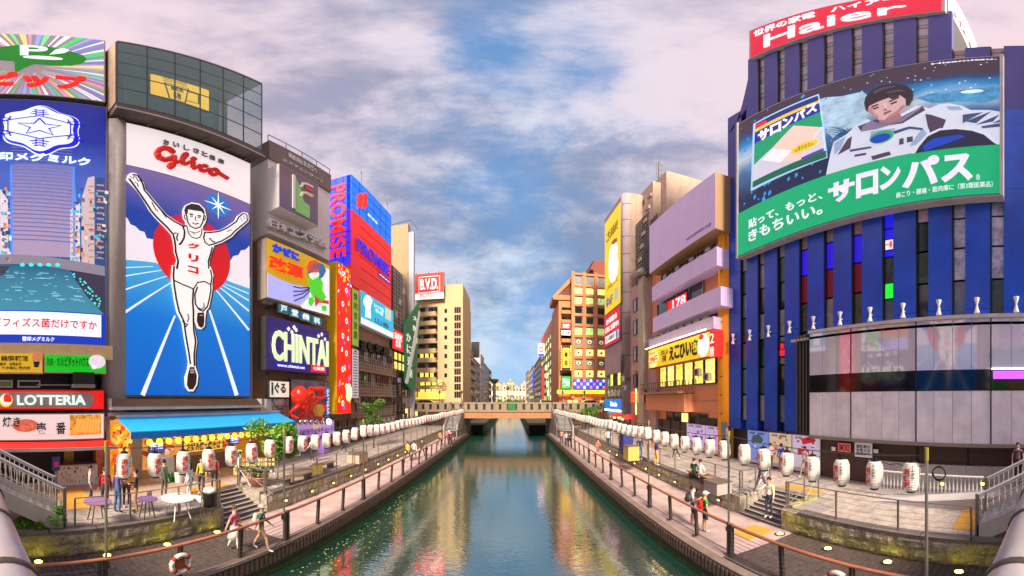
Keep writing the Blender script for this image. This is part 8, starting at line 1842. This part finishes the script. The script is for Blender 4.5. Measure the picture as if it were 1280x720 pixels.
for k in range(7): g.tube([(-10.15, 1.3+.08*k, ZP), (-10.15+rr.uniform(-.2, .2), 1.2+.12*k, ZP+.4)], [.012, .005], 5)
g.build('stems', MATS['bark'], sh)
x, y, z_ = rg(322, 607, ZP); po = thing('flower_pot', 'large salmon pot crowded with cream flowers under a string of yellow letters', 'potted plant', (x, y, z_))
MB().lathe((x, y, z_), [(.3, 0), (.52, .45), (.55, .5), (.48, .5)], 20).build('pot', mat('terracotta', (206, 130, 104), .7), po, True); f = MB(); leaves(f, (x, y, z_+.8), .6, 1300, .07, rr); f.build('foliage', LM, po, kind='stuff'); f = MB(); leaves(f, (x, y, z_+.85), .66, 500, .08, rr); f.build('flowers', leaf_mat('petals', (240, 226, 190), (236, 200, 200)), po, kind='stuff')
t = thing('letter_garland', 'two rows of small yellow characters strung above the salmon flower pot', 'garland', (x, y, z_+1.4)); f2 = Fr((x, y), (.65, .76))
for j in range(2):
    for i, ch in enumerate('いらっしゃいませ道頓堀'[:9]): text(f2, ch, (-.75+i*.17, -.62+i*.17, z_+1.35-j*.22, z_+1.5-j*.22), .6, C((236, 210, 110), .3), t, 'character', depth=.03, bold=.03)
    MB().tube([f2.w(-.9, z_+1.52-j*.22, .6), f2.w(.9, z_+1.52-j*.22, .6)], .01, 4).build('cord', M['steel'], t)
for s in (-.9, .9): MB().tube([f2.w(s, z_, .6), f2.w(s, z_+1.6, .6)], .02, 6).build('post', M['steel'], t)
fl = MB(); rr = random.Random(12)
for k in range(420):
    y = rr.uniform(4, 22); x = -DL+.3+abs(rr.gauss(0, .9))+.3*noise.noise(Vector((y, 0, 0))); a = rr.uniform(0, 6); s_ = rr.uniform(.015, .045); fl.poly([Vector((x+s_*math.cos(a+q), y+s_*math.sin(a+q)*1.3, .004)) for q in (0, 1.6, 3.1, 4.7)])
struct('floating_leaves', fl, mat('floating_leaf', (170, 180, 80), .7, var=.3), kind='stuff')
for s, xe in ((-1, -DL), (1, DR)): struct('waterline_algae', MB().bx(min(xe+s*.035, xe+s*.06), max(xe+s*.035, xe+s*.06), -14, 49, -.1, .13), mat('algae', (84, 100, 40), .9, var=.5, vscale=2, bump=.1), kind='stuff')
ac_m = MB().bx(-.4, .4, -.15, .15, 0, .6).mesh('casing', M['pale_concrete']); fan_m = MB().tube([(0, -.151, .3), (0, -.17, .3)], .22, 14).mesh('fan_grille', M['dark_steel'])
for i, (fr, px, py, n) in enumerate(((F6, 802, 470, .2), (F6, 802, 436, .2), (F6, 801, 402, .2), (F5, 778, 476, .2), (F5, 781, 488, .2), (FL, 499, 478, .1), (FL, 515, 468, .1), (FL, 334, 430, -.2), (FL, 334, 380, -.2), (FL, 330, 340, -.2), (F5, 872, 470, .3), (F5, 884, 476, .3), (FL, 446, 503, .3))):
    u, z_ = fr.at(px, py, n); a = thing('air_conditioner', 'pale outdoor air conditioner unit fixed to a facade, %s of the scattered ones' % ordinal(i+1), 'air conditioner', fr.w(u, z_, n), group='air conditioner units fixed to facades'); inst('casing', ac_m, a, fr.w(u, z_, n), rz=fr.ang); inst('fan_grille', fan_m, a, fr.w(u, z_, n), rz=fr.ang)
# roof clutter: poles and aerials
for i, (fr, px, py, hh) in enumerate(((FL, 452, 228, 2.2), (front(60), 560, 357, 1.6), (front(60), 571, 357, 1.2), (FL, 484, 262, 1.4))):
    u, z_ = fr.at(px, py, -1); t = thing('roof_aerial', 'thin aerial on a rooftop, %s from the left on the left bank' % ordinal((1, 3, 4, 2)[i]), 'aerial', fr.w(u, z_-.5, -1), group='thin rooftop aerials'); MB().tube([fr.w(u, z_-.8, -1), fr.w(u, z_+hh, -1)], .035, 5).build('mast', M['dark_steel'], t); MB().tube([fr.w(u-.4, z_+hh*.8, -1), fr.w(u+.4, z_+hh*.8, -1)], .02, 5).build('crossbar', M['dark_steel'], t)
finish_bodies()
flush_text()
# ------------------------------------------------------------------ separate pieces of a part become parts of their own
def split_parts():
    import bmesh
    for o in list(D.objects):
        if o.type != 'MESH' or not o.parent or o.get('kind') or o.data.users > 1 or o.name.startswith('body'): continue
        me = o.data; n = len(me.vertices)
        if n > 6000 or n < 16: continue
        par = list(range(n))
        def find(a):
            while par[a] != a: par[a] = par[par[a]]; a = par[a]
            return a
        for p in me.polygons:
            vs = p.vertices; a = find(vs[0])
            for v in vs[1:]:
                b_ = find(v)
                if b_ != a: par[b_] = a
        isl = {}
        for i in range(n): isl.setdefault(find(i), []).append(i)
        if len(isl) < 2 or len(isl) > 160: continue
        txt_ = o.name.split('.')[0] in ('lettering', 'character', 'letter', 'red_character', 'black_character')
        if txt_ and o.name.startswith(('character', 'letter.')) or o.name == 'letter': continue
        H_ = max(v.co.z for v in me.vertices)-min(v.co.z for v in me.vertices); mg = .06*H_ if txt_ else .03
        if txt_ and H_ < .6: o['kind'] = 'stuff'; continue
        bbs = []
        for k, vs in isl.items():
            c = [me.vertices[i].co for i in vs]; bbs.append([[min(v[q] for v in c)-mg for q in range(3)], [max(v[q] for v in c)+mg for q in range(3)], vs])
        ch = True
        while ch:
            ch = False; out = []
            for b_ in bbs:
                for c in out:
                    if all(b_[0][q] <= c[1][q] and c[0][q] <= b_[1][q] for q in range(3)):
                        c[0] = [min(b_[0][q], c[0][q]) for q in range(3)]; c[1] = [max(b_[1][q], c[1][q]) for q in range(3)]; c[2] = c[2]+b_[2]; ch = True; break
                else: out.append(b_)
            bbs = out
        if len(bbs) < 2: continue
        if len(bbs) > 60: o['kind'] = 'stuff'; continue
        own = {}
        for k, b_ in enumerate(bbs):
            for i in b_[2]: own[i] = k
        cos = [tuple(v.co) for v in me.vertices]; sm = me.polygons[0].use_smooth; base = o.name.split('.')[0]
        fs = {}
        for p in me.polygons: fs.setdefault(own[p.vertices[0]], []).append(tuple(p.vertices))
        for k, b_ in enumerate(bbs):
            idx = {v: i for i, v in enumerate(b_[2])}; nm = D.meshes.new(base); nm.from_pydata([cos[v] for v in b_[2]], [], [[idx[v] for v in f] for f in fs.get(k, [])])
            for m_ in me.materials: nm.materials.append(m_)
            nm.polygons.foreach_set('use_smooth', [sm]*len(nm.polygons)); nm.update()
            if k == 0: o.data = nm
            else:
                c = D.objects.new(base, nm); COL.objects.link(c); c.parent = o.parent; c.location = o.location; c.rotation_euler = o.rotation_euler
split_parts()
